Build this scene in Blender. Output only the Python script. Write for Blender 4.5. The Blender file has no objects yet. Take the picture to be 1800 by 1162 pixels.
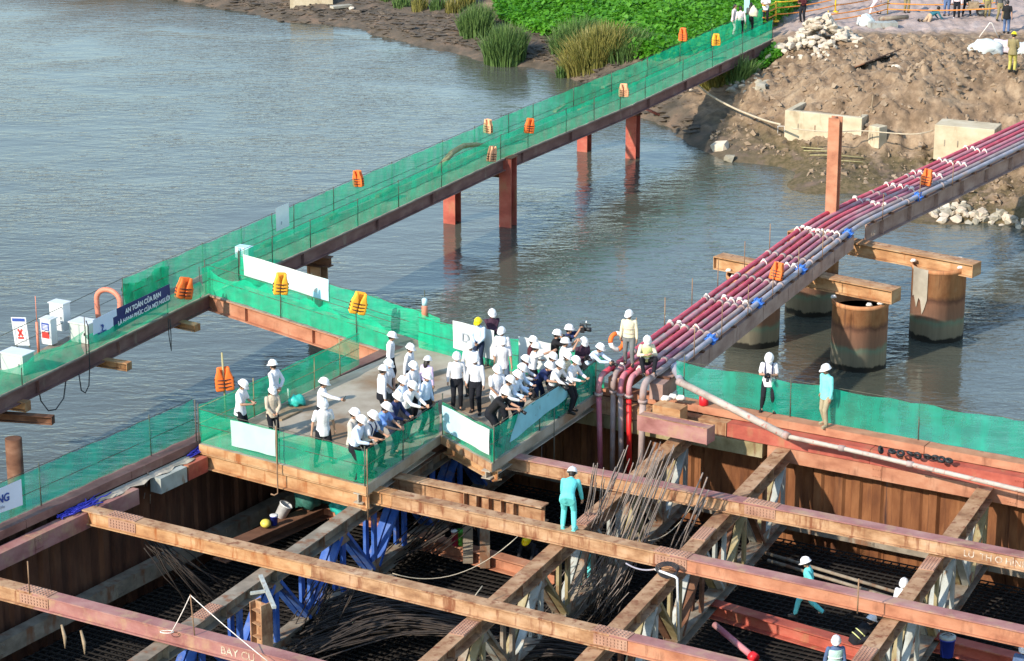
import bpy, bmesh, math, random
import numpy as np
from mathutils import Vector, Matrix, Quaternion

random.seed(7)
RNG = np.random.default_rng(7)
SC = bpy.context.scene
COL = SC.collection
R = math.radians

# ------------------------------------------------------------------ camera, sky, sun, exposure
CAM_H, PITCH, FPX = 24.3, R(17.43), 4400.0
cd = bpy.data.cameras.new('camera')
cd.sensor_width = 36.0
cd.lens = 36.0 * FPX / 1800.0
cd.clip_start, cd.clip_end = 1.0, 2000.0
cam = bpy.data.objects.new('camera', cd)
COL.objects.link(cam)
cam.location = (0, 0, CAM_H)
cam.rotation_euler = (math.pi / 2 - PITCH, 0, 0)
SC.camera = cam

SUN_AZ, SUN_EL = R(226), R(31)          # azimuth clockwise from +Y (view direction): low left, behind the camera
w = bpy.data.worlds.new('World')
SC.world = w
w.use_nodes = True
wn = w.node_tree
sky = wn.nodes.new('ShaderNodeTexSky')
sky.sky_type = 'NISHITA'
sky.sun_disc = False
sky.sun_elevation = SUN_EL
sky.sun_rotation = SUN_AZ
sky.air_density = 1.5
sky.dust_density = 0.3
sky.ozone_density = 3.0
wn.links.new(sky.outputs[0], wn.nodes['Background'].inputs[0])
wn.nodes['Background'].inputs[1].default_value = 0.15
sl = bpy.data.lights.new('sun', 'SUN')
sl.energy = 3.4
sl.angle = R(1.0)
sl.color = (1.0, 0.89, 0.75)
sun = bpy.data.objects.new('sun', sl)
COL.objects.link(sun)
SUN_DIR = Vector((math.sin(SUN_AZ) * math.cos(SUN_EL), math.cos(SUN_AZ) * math.cos(SUN_EL), math.sin(SUN_EL)))
sun.rotation_euler = SUN_DIR.to_track_quat('Z', 'Y').to_euler()
sun.location = (-40, 20, 60)
SC.view_settings.view_transform = 'Standard'
SC.view_settings.look = 'None'
SC.view_settings.gamma = 1.0
SC.view_settings.exposure = 0.90
SC.view_settings.use_curve_mapping = False

# ------------------------------------------------------------------ helpers
_C, _S = math.cos(PITCH), math.sin(PITCH)

def P(px, py, z=0.0):
    """photo pixel (1800 x 1162) -> point of the place on the horizontal plane z"""
    u, v = (px - 900.0) / FPX, -(py - 581.0) / FPX
    d = Vector((u, _C + v * _S, -_S + v * _C))
    return Vector((0, 0, CAM_H)) + d * ((z - CAM_H) / d.z)

def zfor(x, y, py):
    """height at plan position x,y whose picture row is py"""
    v = -(py - 581) / FPX
    return CAM_H + y / (_C + v * _S) * (-_S + v * _C)

def tag(o, label=None, cat=None, group=None, kind=None):
    if label: o['label'] = label
    if cat: o['category'] = cat
    if group: o['group'] = group
    if kind: o['kind'] = kind
    return o

def empty(name, loc, label, cat, group=None, rz=0.0):
    o = bpy.data.objects.new(name, None)
    o.empty_display_size = 0.3
    COL.objects.link(o)
    o.location = loc
    o.rotation_euler = (0, 0, rz)
    return tag(o, label, cat, group)

def wloc(o):
    l = Vector((0, 0, 0))
    while o is not None:
        l += o.location
        o = o.parent
    return l

class MB:
    """collects geometry in world (or local) coordinates and links it as ONE mesh object"""
    def __init__(s):
        s.v, s.f, s.m = [], [], []
        s.mi = 0
        s.smooth = []
        s.sm = False
    def add(s, vs, fs):
        b = len(s.v)
        s.v.extend([tuple(x) for x in vs])
        for f in fs:
            s.f.append(tuple(b + i for i in f)); s.m.append(s.mi); s.smooth.append(s.sm)
    def box(s, c, size, rot=None):
        c = Vector(c); hx, hy, hz = size[0] / 2, size[1] / 2, size[2] / 2
        vs = [Vector((x, y, z)) for x in (-hx, hx) for y in (-hy, hy) for z in (-hz, hz)]
        if rot is not None: vs = [rot @ q for q in vs]
        s.add([c + q for q in vs], [(0, 1, 3, 2), (4, 6, 7, 5), (0, 4, 5, 1), (2, 3, 7, 6), (0, 2, 6, 4), (1, 5, 7, 3)])
    def prism(s, prof, p0, p1, up=Vector((0, 0, 1)), cap=True):
        """profile [(side, up)] swept from p0 to p1"""
        p0, p1 = Vector(p0), Vector(p1)
        d = (p1 - p0).normalized()
        sd = d.cross(up).normalized(); u = sd.cross(d).normalized()
        n = len(prof)
        vs = [p + sd * a + u * b for p in (p0, p1) for a, b in prof]
        fs = [(i, (i + 1) % n, n + (i + 1) % n, n + i) for i in range(n)]
        if cap: fs += [tuple(range(n - 1, -1, -1)), tuple(range(n, 2 * n))]
        s.add(vs, fs)
    def bar(s, p0, p1, a, b, up=Vector((0, 0, 1))):
        d = (Vector(p1) - Vector(p0)).normalized()
        if abs(d.dot(up)) > 0.98: up = Vector((0, 1, 0))
        s.prism([(-a / 2, -b / 2), (a / 2, -b / 2), (a / 2, b / 2), (-a / 2, b / 2)], p0, p1, up)
    def ibeam(s, p0, p1, h=0.4, b=0.4, tf=0.03, tw=0.03, top=True, up=Vector((0, 0, 1))):
        """steel I section; p0,p1 on the centre line of the top face (top=True)"""
        o = -h if top else -h / 2
        d = (Vector(p1) - Vector(p0)).normalized()
        if abs(d.dot(up)) > 0.98: up = Vector((0.45, 0.89, 0))
        hb, hw = b / 2, tw / 2
        prof = [(-hb, o), (hb, o), (hb, o + tf), (hw, o + tf), (hw, o + h - tf), (hb, o + h - tf), (hb, o + h),
                (-hb, o + h), (-hb, o + h - tf), (-hw, o + h - tf), (-hw, o + tf), (-hb, o + tf)]
        s.prism(prof, p0, p1, up)
    def tube(s, pts, r, seg=8, cap=True):
        pts = [Vector(p) for p in pts]
        n = len(pts)
        rr = r if isinstance(r, (list, tuple)) else [r] * n
        t0 = (pts[1] - pts[0]).normalized()
        a = t0.orthogonal().normalized()
        rings = []
        for i, p in enumerate(pts):
            if i == 0: t = t0
            elif i == n - 1: t = (pts[-1] - pts[-2]).normalized()
            else: t = ((pts[i] - pts[i - 1]).normalized() + (pts[i + 1] - pts[i]).normalized()).normalized()
            a = (a - t * a.dot(t)).normalized()
            b = t.cross(a)
            rings.append([p + (a * math.cos(2 * math.pi * k / seg) + b * math.sin(2 * math.pi * k / seg)) * rr[i] for k in range(seg)])
        vs = [q for rg in rings for q in rg]
        fs = [(i * seg + k, i * seg + (k + 1) % seg, (i + 1) * seg + (k + 1) % seg, (i + 1) * seg + k) for i in range(n - 1) for k in range(seg)]
        if cap: fs += [tuple(range(seg - 1, -1, -1)), tuple(range((n - 1) * seg, n * seg))]
        o = s.sm; s.sm = True; s.add(vs, fs); s.sm = o
    def lathe(s, c, prof, seg=16, M=None):
        """profile [(r, z)] turned about z at c"""
        c = Vector(c)
        vs = []
        for r_, z_ in prof:
            for k in range(seg):
                q = Vector((r_ * math.cos(2 * math.pi * k / seg), r_ * math.sin(2 * math.pi * k / seg), z_))
                vs.append(c + (M @ q if M is not None else q))
        n = len(prof)
        fs = [(i * seg + k, i * seg + (k + 1) % seg, (i + 1) * seg + (k + 1) % seg, (i + 1) * seg + k) for i in range(n - 1) for k in range(seg)]
        if prof[0][0] > 1e-4: fs.append(tuple(range(seg - 1, -1, -1)))
        if prof[-1][0] > 1e-4: fs.append(tuple(range((n - 1) * seg, n * seg)))
        o = s.sm; s.sm = True; s.add(vs, fs); s.sm = o
    def ell(s, c, r, M=None, seg=12, rings=8):
        c = Vector(c)
        vs, fs = [], []
        for i in range(1, rings):
            th = math.pi * i / rings
            for k in range(seg):
                q = Vector((r[0] * math.sin(th) * math.cos(2 * math.pi * k / seg), r[1] * math.sin(th) * math.sin(2 * math.pi * k / seg), r[2] * math.cos(th)))
                vs.append(c + (M @ q if M is not None else q))
        t = len(vs)
        for z in (r[2], -r[2]):
            q = Vector((0, 0, z)); vs.append(c + (M @ q if M is not None else q))
        for i in range(rings - 2):
            for k in range(seg):
                fs.append((i * seg + k, (i + 1) * seg + k, (i + 1) * seg + (k + 1) % seg, i * seg + (k + 1) % seg))
        for k in range(seg):
            fs.append((t, k, (k + 1) % seg)); fs.append((t + 1, (rings - 2) * seg + (k + 1) % seg, (rings - 2) * seg + k))
        o = s.sm; s.sm = True; s.add(vs, fs); s.sm = o
    def mesh(s, name, mats, origin=Vector((0, 0, 0))):
        me = bpy.data.meshes.new(name)
        ox, oy, oz = origin
        me.from_pydata([(x - ox, y - oy, z - oz) for x, y, z in s.v], [], s.f)
        for m in (mats if isinstance(mats, (list, tuple)) else [mats]): me.materials.append(m)
        me.polygons.foreach_set('material_index', s.m)
        me.polygons.foreach_set('use_smooth', s.smooth)
        bm = bmesh.new(); bm.from_mesh(me)
        bmesh.ops.recalc_face_normals(bm, faces=bm.faces)
        bm.to_mesh(me); bm.free()
        me.update()
        return me
    def build(s, name, mats, parent=None, origin=None, label=None, cat=None, group=None, kind=None):
        if parent is not None: org = wloc(parent)
        elif origin is not None: org = Vector(origin)
        else:
            a = np.array(s.v)
            org = Vector(((a[:, 0].min() + a[:, 0].max()) / 2, (a[:, 1].min() + a[:, 1].max()) / 2, a[:, 2].min()))
        o = bpy.data.objects.new(name, s.mesh(name, mats, org))
        COL.objects.link(o)
        if parent is not None: o.parent = parent
        else: o.location = org
        return tag(o, label, cat, group, kind)

def inst(name, me, parent, M, mat=None):
    """object sharing a mesh; M = matrix relative to the parent"""
    o = bpy.data.objects.new(name, me)
    COL.objects.link(o)
    if parent is not None: o.parent = parent
    o.matrix_local = M
    if mat is not None:
        o.material_slots[0].link = 'OBJECT'
        o.material_slots[0].material = mat
    return o

def copy_tree(o, parent=None):
    c = o.copy(); COL.objects.link(c)
    if parent is not None: c.parent = parent
    for ch in o.children: copy_tree(ch, c)
    return c

def lerp(a, b, t): return Vector(a) * (1 - t) + Vector(b) * t

def frame(d, up=Vector((0, 0, 1))):
    """matrix whose x axis is d, z near up"""
    x = Vector(d).normalized()
    y = up.cross(x).normalized(); z = x.cross(y)
    return Matrix((x, y, z)).transposed()

def sag(p0, p1, drop, n=10):
    return [lerp(p0, p1, i / n) - Vector((0, 0, drop * 4 * (i / n) * (1 - i / n))) for i in range(n + 1)]

# ------------------------------------------------------------------ materials (procedural, colour mostly the thing's own, some light and shade painted in)
def new_mat(name):
    m = bpy.data.materials.new(name); m.use_nodes = True
    nt = m.node_tree
    return m, nt, nt.nodes['Principled BSDF']

def N(nt, t, **kw):
    n = nt.nodes.new(t)
    for k, v in kw.items():
        if k in n.inputs: n.inputs[k].default_value = v
        else: setattr(n, k, v)
    return n

def ramp(nt, src, stops):
    r = nt.nodes.new('ShaderNodeValToRGB')
    while len(r.color_ramp.elements) < len(stops): r.color_ramp.elements.new(0.5)
    for e, (p, c) in zip(r.color_ramp.elements, stops):
        e.position = p; e.color = (c[0], c[1], c[2], 1)
    nt.links.new(src, r.inputs[0])
    return r

def vecscale(nt, sc):
    g = nt.nodes.new('ShaderNodeNewGeometry')
    mp = nt.nodes.new('ShaderNodeMapping'); mp.inputs['Scale'].default_value = sc
    nt.links.new(g.outputs['Position'], mp.inputs[0])
    return mp.outputs[0]

def mixc(nt, fac, a, b, mode='MIX'):
    m = nt.nodes.new('ShaderNodeMix'); m.data_type = 'RGBA'; m.blend_type = mode
    for i, v in ((0, fac), (6, a), (7, b)):
        if hasattr(v, 'is_linked') or hasattr(v, 'links'): nt.links.new(v, m.inputs[i])
        elif i == 0: m.inputs[0].default_value = v
        else: m.inputs[i].default_value = (v[0], v[1], v[2], 1)
    return m.outputs[2]

def mat(name, stops, scale=(3, 3, 3), detail=6, rough=0.8, bump=0.0, bscale=30, spec=0.3, metal=0.0, streak=None, dist=0.0, rgh=0.6):
    m, nt, b = new_mat(name)
    nz = N(nt, 'ShaderNodeTexNoise', Detail=detail, Roughness=rgh, Scale=1.0, Distortion=dist)
    nt.links.new(vecscale(nt, scale), nz.inputs['Vector'])
    col = ramp(nt, nz.outputs[0], stops).outputs[0]
    if streak:
        sn = N(nt, 'ShaderNodeTexNoise', Detail=4.0, Roughness=0.6, Scale=1.0)
        nt.links.new(vecscale(nt, streak[1]), sn.inputs['Vector'])
        f = ramp(nt, sn.outputs[0], [(streak[2], (0, 0, 0)), (streak[3], (1, 1, 1))]).outputs[0]
        col = mixc(nt, f, col, streak[0])
    nt.links.new(col, b.inputs['Base Color'])
    b.inputs['Roughness'].default_value = rough
    b.inputs['Specular IOR Level'].default_value = spec
    b.inputs['Metallic'].default_value = metal
    if bump:
        bn = N(nt, 'ShaderNodeTexNoise', Detail=5.0, Roughness=0.65, Scale=1.0)
        nt.links.new(vecscale(nt, (bscale,) * 3), bn.inputs['Vector'])
        bp = N(nt, 'ShaderNodeBump', Strength=bump, Distance=0.02)
        nt.links.new(bn.outputs[0], bp.inputs['Height'])
        nt.links.new(bp.outputs[0], b.inputs['Normal'])
    return m

def paint(name, c, rough=0.5, var=0.12, scale=6, spec=0.4, bump=0.0, bscale=40):
    d = tuple(max(0, x * (1 - var)) for x in c)
    l = tuple(min(1, x * (1 + var)) for x in c)
    return mat(name, [(0.3, d), (0.7, l)], (scale,) * 3, 3, rough, bump, bscale, spec)

M = {}
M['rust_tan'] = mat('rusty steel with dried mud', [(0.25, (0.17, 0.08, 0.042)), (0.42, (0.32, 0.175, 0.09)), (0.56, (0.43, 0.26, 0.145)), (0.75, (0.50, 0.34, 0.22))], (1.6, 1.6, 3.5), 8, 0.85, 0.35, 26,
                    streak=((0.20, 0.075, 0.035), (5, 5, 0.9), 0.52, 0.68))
M['rust_gold'] = mat('bright orange rust', [(0.25, (0.22, 0.095, 0.042)), (0.45, (0.40, 0.21, 0.095)), (0.62, (0.50, 0.31, 0.16)), (0.8, (0.55, 0.41, 0.26))], (1.3, 1.3, 3), 8, 0.85, 0.3, 26,
                    streak=((0.30, 0.10, 0.03), (4, 4, 0.7), 0.55, 0.7))
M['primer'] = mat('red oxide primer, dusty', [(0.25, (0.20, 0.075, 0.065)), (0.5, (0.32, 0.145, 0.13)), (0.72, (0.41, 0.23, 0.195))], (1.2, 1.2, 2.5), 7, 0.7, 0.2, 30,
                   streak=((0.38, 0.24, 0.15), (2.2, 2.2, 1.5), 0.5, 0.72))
M['splice'] = mat('bolted splice, dusty pink', [(0.25, (0.23, 0.11, 0.075)), (0.5, (0.37, 0.21, 0.145)), (0.75, (0.45, 0.29, 0.21))], (2, 2, 2), 7, 0.8, 0.2, 30)
M['primer_red'] = mat('red primer, fresher', [(0.25, (0.24, 0.05, 0.035)), (0.5, (0.40, 0.095, 0.065)), (0.75, (0.46, 0.16, 0.11))], (1.4, 1.4, 2.5), 7, 0.68, 0.2, 30,
                   streak=((0.36, 0.17, 0.09), (2.5, 2.5, 0.9), 0.56, 0.75))
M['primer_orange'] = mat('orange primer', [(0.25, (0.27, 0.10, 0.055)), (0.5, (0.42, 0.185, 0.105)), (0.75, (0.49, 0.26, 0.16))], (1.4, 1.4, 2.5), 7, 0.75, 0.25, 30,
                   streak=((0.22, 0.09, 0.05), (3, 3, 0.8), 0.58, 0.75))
M['rust_dark'] = mat('old dark rust', [(0.25, (0.07, 0.03, 0.018)), (0.5, (0.15, 0.07, 0.04)), (0.75, (0.24, 0.13, 0.08))], (1.5, 1.5, 3), 7, 0.9, 0.3, 26)
M['girder_brown'] = mat('brown bridge girder', [(0.25, (0.11, 0.05, 0.042)), (0.5, (0.20, 0.10, 0.085)), (0.75, (0.29, 0.17, 0.14))], (1.0, 1.0, 2.2), 7, 0.75, 0.2, 26,
                   streak=((0.30, 0.22, 0.17), (2.5, 2.5, 0.6), 0.6, 0.8))
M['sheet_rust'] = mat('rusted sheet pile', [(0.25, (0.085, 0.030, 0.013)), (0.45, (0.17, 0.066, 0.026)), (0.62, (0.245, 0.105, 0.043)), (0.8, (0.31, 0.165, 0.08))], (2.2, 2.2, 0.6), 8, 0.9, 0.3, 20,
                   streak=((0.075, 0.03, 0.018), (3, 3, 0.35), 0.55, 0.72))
M['sheet_shaded'] = mat('shade darkened sheet pile', [(0.25, (0.05, 0.022, 0.014)), (0.5, (0.10, 0.042, 0.024)), (0.75, (0.16, 0.075, 0.042))], (2.2, 2.2, 0.6), 7, 0.9, 0.3, 20)  # darker copy of the sheet rust: the left wall's shade put into colour
M['grey_steel'] = mat('mud grey steel', [(0.25, (0.12, 0.10, 0.075)), (0.5, (0.24, 0.20, 0.15)), (0.75, (0.36, 0.31, 0.24))], (1.8, 1.8, 2.5), 8, 0.8, 0.3, 26,
                   streak=((0.20, 0.095, 0.05), (2.5, 2.5, 1.0), 0.52, 0.66))
M['khaki_steel'] = mat('khaki painted web steel', [(0.25, (0.17, 0.125, 0.055)), (0.5, (0.29, 0.235, 0.12)), (0.75, (0.40, 0.36, 0.24))], (2.2, 2.2, 1.5), 8, 0.75, 0.2, 26,
                   streak=((0.15, 0.06, 0.03), (3.5, 3.5, 1.2), 0.56, 0.7))
M['pale_steel'] = mat('pale grey green steel', [(0.25, (0.22, 0.22, 0.19)), (0.5, (0.36, 0.38, 0.35)), (0.75, (0.48, 0.51, 0.49))], (2.2, 2.2, 1.5), 8, 0.7, 0.2, 26,
                   streak=((0.22, 0.13, 0.07), (3.5, 3.5, 1.2), 0.56, 0.7))
M['blue_steel'] = mat('blue painted steel', [(0.25, (0.02, 0.05, 0.20)), (0.5, (0.03, 0.10, 0.38)), (0.75, (0.12, 0.20, 0.45))], (1.6, 1.6, 1.6), 6, 0.55, 0.15, 26,
                   streak=((0.22, 0.19, 0.16), (2, 2, 2), 0.58, 0.75))
M['concrete'] = mat('stained concrete', [(0.25, (0.22, 0.19, 0.15)), (0.45, (0.36, 0.32, 0.25)), (0.6, (0.46, 0.41, 0.34)), (0.8, (0.55, 0.51, 0.44))], (0.8, 0.8, 0.8), 9, 0.9, 0.2, 25,
                   streak=((0.30, 0.19, 0.11), (0.6, 0.6, 0.6), 0.52, 0.68))
M['deck_concrete'] = mat('dusty deck concrete', [(0.22, (0.17, 0.135, 0.095)), (0.42, (0.29, 0.245, 0.185)), (0.58, (0.38, 0.335, 0.265)), (0.8, (0.46, 0.42, 0.36))], (0.7, 0.7, 0.7), 9, 0.9, 0.15, 25,
                   streak=((0.24, 0.15, 0.085), (0.45, 0.45, 0.45), 0.5, 0.66))
M['block'] = mat('cream concrete block', [(0.25, (0.36, 0.29, 0.19)), (0.5, (0.52, 0.44, 0.30)), (0.75, (0.60, 0.53, 0.40))], (1.2, 1.2, 1.6), 8, 0.9, 0.3, 18,
                   streak=((0.30, 0.22, 0.13), (1.5, 1.5, 0.5), 0.56, 0.72))
M['girder_dusty'] = mat('dusty brown box girder', [(0.25, (0.22, 0.125, 0.10)), (0.5, (0.36, 0.235, 0.19)), (0.75, (0.45, 0.32, 0.26))], (1.0, 1.0, 2.2), 7, 0.8, 0.2, 26,
                   streak=((0.24, 0.13, 0.09), (2.5, 2.5, 0.6), 0.56, 0.75))
M['plank'] = mat('weathered walkway plate', [(0.25, (0.14, 0.12, 0.09)), (0.5, (0.25, 0.215, 0.17)), (0.75, (0.35, 0.31, 0.25))], (1.5, 1.5, 1.5), 7, 0.85, 0.2, 26)
M['rebar'] = mat('dark reinforcing bar', [(0.3, (0.022, 0.019, 0.018)), (0.6, (0.055, 0.043, 0.036)), (0.8, (0.12, 0.08, 0.058))], (4, 4, 4), 4, 0.75, 0.3, 60)
M['rebar_floor_shade'] = mat('floor bars with shade in colour', [(0.3, (0.008, 0.007, 0.006)), (0.6, (0.018, 0.015, 0.013)), (0.85, (0.045, 0.032, 0.024))], (1.2, 1.2, 1.2), 6, 0.8, 0.2, 60)  # near black stands in for the shade on the pit floor
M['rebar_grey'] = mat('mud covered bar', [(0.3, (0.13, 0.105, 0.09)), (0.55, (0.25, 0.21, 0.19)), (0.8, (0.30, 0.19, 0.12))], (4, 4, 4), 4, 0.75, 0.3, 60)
M['pit_mud_shade'] = mat('pit mud with shade in colour', [(0.3, (0.007, 0.006, 0.005)), (0.6, (0.016, 0.013, 0.010)), (0.8, (0.035, 0.028, 0.02))], (1.5, 1.5, 1.5), 8, 0.7, 0.4, 14)  # mud colour lowered to paint in the shade of the pit
M['rubber'] = paint('black rubber', (0.02, 0.02, 0.022), 0.55)
M['cable'] = paint('black cable', (0.025, 0.025, 0.028), 0.5)
M['rope'] = paint('beige rope', (0.50, 0.42, 0.30), 0.9)
M['rope_white'] = paint('white lashing', (0.72, 0.66, 0.60), 0.9, 0.2, 20)
M['bamboo'] = mat('bamboo pole', [(0.3, (0.26, 0.22, 0.10)), (0.7, (0.40, 0.37, 0.20))], (8, 8, 2), 4, 0.6)
M['post'] = mat('thin steel post', [(0.3, (0.035, 0.06, 0.045)), (0.7, (0.14, 0.12, 0.09))], (5, 5, 2), 4, 0.7)
M['rod'] = mat('rusty rod', [(0.3, (0.16, 0.085, 0.05)), (0.7, (0.34, 0.22, 0.13))], (5, 5, 2), 4, 0.8)
M['white_cloth'] = paint('white printed cloth', (0.56, 0.60, 0.58), 0.8, 0.06, 2)
M['mint_cloth'] = paint('pale mint cloth', (0.38, 0.55, 0.48), 0.8, 0.06, 2)
M['aqua_cloth'] = paint('aqua cloth', (0.22, 0.52, 0.60), 0.8, 0.12, 2)
M['paleblue_cloth'] = paint('pale blue cloth', (0.45, 0.68, 0.76), 0.8, 0.08, 2)
M['navy_cloth'] = paint('navy banner cloth', (0.022, 0.03, 0.13), 0.7, 0.15, 2)
M['banner_white'] = paint('banner white', (0.66, 0.72, 0.84), 0.7, 0.04, 2)
M['ink_white'] = paint('white lettering', (0.80, 0.80, 0.82), 0.7, 0.03)
M['ink_blue'] = paint('blue lettering', (0.03, 0.07, 0.30), 0.7, 0.03)
M['ink_grey'] = paint('grey print', (0.30, 0.33, 0.38), 0.7, 0.05)
M['ink_red'] = paint('red print', (0.55, 0.04, 0.03), 0.7, 0.05)
M['stencil'] = mat('worn stencil paint', [(0.42, (0.36, 0.24, 0.17)), (0.60, (0.56, 0.49, 0.40))], (14, 14, 14), 3, 0.8)
M['cabinet'] = paint('pale cabinet paint', (0.46, 0.52, 0.48), 0.45, 0.06, 3)
M['cabinet_w'] = paint('white cabinet paint', (0.60, 0.63, 0.64), 0.45, 0.05, 3)
M['hose_orange'] = paint('salmon hose', (0.62, 0.22, 0.14), 0.55, 0.12)
M['jacket_o'] = paint('orange life jacket', (0.80, 0.16, 0.025), 0.65, 0.12, 9, bump=0.3)
M['jacket_y'] = paint('amber life jacket', (0.86, 0.40, 0.03), 0.65, 0.12, 9, bump=0.3)
M['jacket_w'] = paint('faded life jacket', (0.76, 0.38, 0.20), 0.7, 0.12, 9, bump=0.3)
M['strap'] = paint('dark strap', (0.05, 0.022, 0.02), 0.7)
M['float_white'] = paint('white float', (0.78, 0.76, 0.72), 0.5)
M['pipe_red'] = mat('crimson pipe', [(0.25, (0.44, 0.04, 0.07)), (0.5, (0.58, 0.07, 0.105)), (0.75, (0.60, 0.16, 0.18))], (2, 2, 2), 6, 0.55, 0.1, 40, streak=((0.44, 0.22, 0.21), (1.6, 1.6, 1.6), 0.60, 0.80))
M['pipe_pink'] = mat('dusty pink pipe', [(0.25, (0.42, 0.11, 0.15)), (0.5, (0.54, 0.19, 0.22)), (0.75, (0.58, 0.32, 0.31))], (1.6, 1.6, 1.6), 6, 0.6, 0.1, 40, streak=((0.38, 0.30, 0.27), (1.2, 1.2, 1.2), 0.5, 0.68))
M['pipe_plum'] = mat('plum pipe', [(0.25, (0.32, 0.075, 0.12)), (0.5, (0.45, 0.135, 0.18)), (0.75, (0.52, 0.26, 0.28))], (1.6, 1.6, 1.6), 6, 0.6, 0.1, 40)
M['pipe_grey'] = mat('grout grey pipe', [(0.25, (0.24, 0.175, 0.165)), (0.5, (0.36, 0.28, 0.26)), (0.75, (0.46, 0.38, 0.355))], (1.6, 1.6, 1.6), 7, 0.75, 0.2, 40, streak=((0.36, 0.20, 0.15), (2, 2, 2), 0.56, 0.72))
M['pipe_paleblue'] = mat('pale blue grey pipe', [(0.25, (0.24, 0.22, 0.25)), (0.5, (0.34, 0.33, 0.38)), (0.75, (0.44, 0.42, 0.44))], (1.4, 1.4, 1.4), 6, 0.65, 0.1, 40, streak=((0.42, 0.30, 0.24), (1.2, 1.2, 1.2), 0.52, 0.7))
M['pipe_bright'] = paint('fresh red pipe', (0.62, 0.02, 0.02), 0.4, 0.1)
M['pipe_white'] = mat('white pipe with red flakes', [(0.3, (0.29, 0.235, 0.20)), (0.5, (0.42, 0.36, 0.31)), (0.75, (0.52, 0.46, 0.40))], (2, 2, 2), 6, 0.7, 0.1, 40, streak=((0.38, 0.14, 0.11), (6, 6, 6), 0.58, 0.66))
M['clamp_blue'] = paint('blue clamp', (0.04, 0.16, 0.55), 0.5, 0.2, 12)
M['plastic_teal'] = paint('teal plastic sheet', (0.03, 0.42, 0.36), 0.45, 0.25, 5)
M['sack_green'] = paint('dark green sack', (0.035, 0.14, 0.11), 0.6, 0.3, 6)
M['plastic_white'] = paint('white plastic', (0.72, 0.73, 0.72), 0.4)
M['plastic_blue'] = paint('blue plastic', (0.025, 0.05, 0.40), 0.4)
M['plastic_yellow'] = paint('yellow plastic', (0.75, 0.62, 0.10), 0.4)
M['plastic_red'] = paint('red plastic', (0.70, 0.02, 0.03), 0.4)
M['plastic_pink'] = paint('pink plastic', (0.48, 0.04, 0.10), 0.4)
M['plastic_green'] = paint('green plastic', (0.08, 0.45, 0.06), 0.4)
M['blue_net'] = paint('blue strap mesh', (0.035, 0.04, 0.40), 0.6, 0.25)
M['barrier'] = paint('orange barrier tape', (0.82, 0.28, 0.05), 0.6, 0.1)
M['barrier_y'] = paint('yellow barrier post', (0.80, 0.48, 0.03), 0.6, 0.1)
M['stone'] = mat('pale quarry stone', [(0.25, (0.36, 0.29, 0.21)), (0.5, (0.54, 0.46, 0.36)), (0.75, (0.64, 0.58, 0.48))], (1.2, 1.2, 1.2), 7, 0.9, 0.5, 12)
M['stone_grey'] = mat('grey wet stone', [(0.25, (0.20, 0.175, 0.13)), (0.5, (0.34, 0.31, 0.24)), (0.75, (0.46, 0.43, 0.36))], (1.2, 1.2, 1.2), 7, 0.9, 0.5, 12)
M['clod'] = mat('dry clay clod', [(0.25, (0.17, 0.12, 0.078)), (0.5, (0.28, 0.205, 0.138)), (0.75, (0.37, 0.29, 0.205))], (1.5, 1.5, 1.5), 7, 0.95, 0.5, 14)
M['wood'] = mat('weathered timber', [(0.3, (0.20, 0.14, 0.08)), (0.7, (0.38, 0.29, 0.19))], (5, 5, 5), 5, 0.85)
M['skin'] = paint('skin', (0.42, 0.235, 0.15), 0.55, 0.08, 8)
M['hair'] = paint('black hair', (0.014, 0.011, 0.010), 0.5, 0.2, 20)
M['helmet_w'] = paint('white helmet', (0.76, 0.76, 0.77), 0.3, 0.02, 4, 0.5)
M['helmet_y'] = paint('yellow helmet', (0.85, 0.66, 0.01), 0.3, 0.03, 4, 0.5)
M['shoe'] = paint('black shoe', (0.02, 0.018, 0.017), 0.5)
M['eye'] = paint('dark eye', (0.015, 0.012, 0.01), 0.3)
M['lip'] = paint('lip', (0.30, 0.11, 0.09), 0.5)
M['camera_black'] = paint('camera black', (0.018, 0.018, 0.02), 0.45)
M['lens_glass'] = paint('lens glass', (0.03, 0.035, 0.06), 0.08, 0.05, 4, 0.8)

def cloth(name, c, var=0.10):
    return paint(name, c, 0.85, var, 7, 0.15, 0.55, 16)
for k, c in dict(white=(0.70, 0.70, 0.72), cream=(0.66, 0.60, 0.44), paleblue=(0.55, 0.66, 0.82), blue=(0.16, 0.30, 0.66), navy=(0.025, 0.035, 0.10),
                 black=(0.018, 0.018, 0.02), beige=(0.50, 0.42, 0.33), greybeige=(0.50, 0.46, 0.40), turq=(0.14, 0.62, 0.62), turq2=(0.20, 0.66, 0.62), darkred=(0.07, 0.018, 0.022),
                 lilac=(0.66, 0.52, 0.72), vest=(0.66, 0.70, 0.30), vestg=(0.45, 0.66, 0.60), tblack=(0.016, 0.017, 0.022), tnavy=(0.02, 0.03, 0.06), jeans=(0.10, 0.14, 0.20),
                 jeansgrey=(0.16, 0.17, 0.17), khaki=(0.34, 0.29, 0.19), tan=(0.42, 0.30, 0.20), tgrey=(0.09, 0.095, 0.095), camo=(0.24, 0.20, 0.10), pinkw=(0.74, 0.60, 0.60),
                 steelblue=(0.09, 0.14, 0.26), teal=(0.04, 0.16, 0.20), olive=(0.42, 0.38, 0.10), plaid=(0.06, 0.03, 0.05)).items():
    M['c_' + k] = cloth('cloth ' + k, c)

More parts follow.
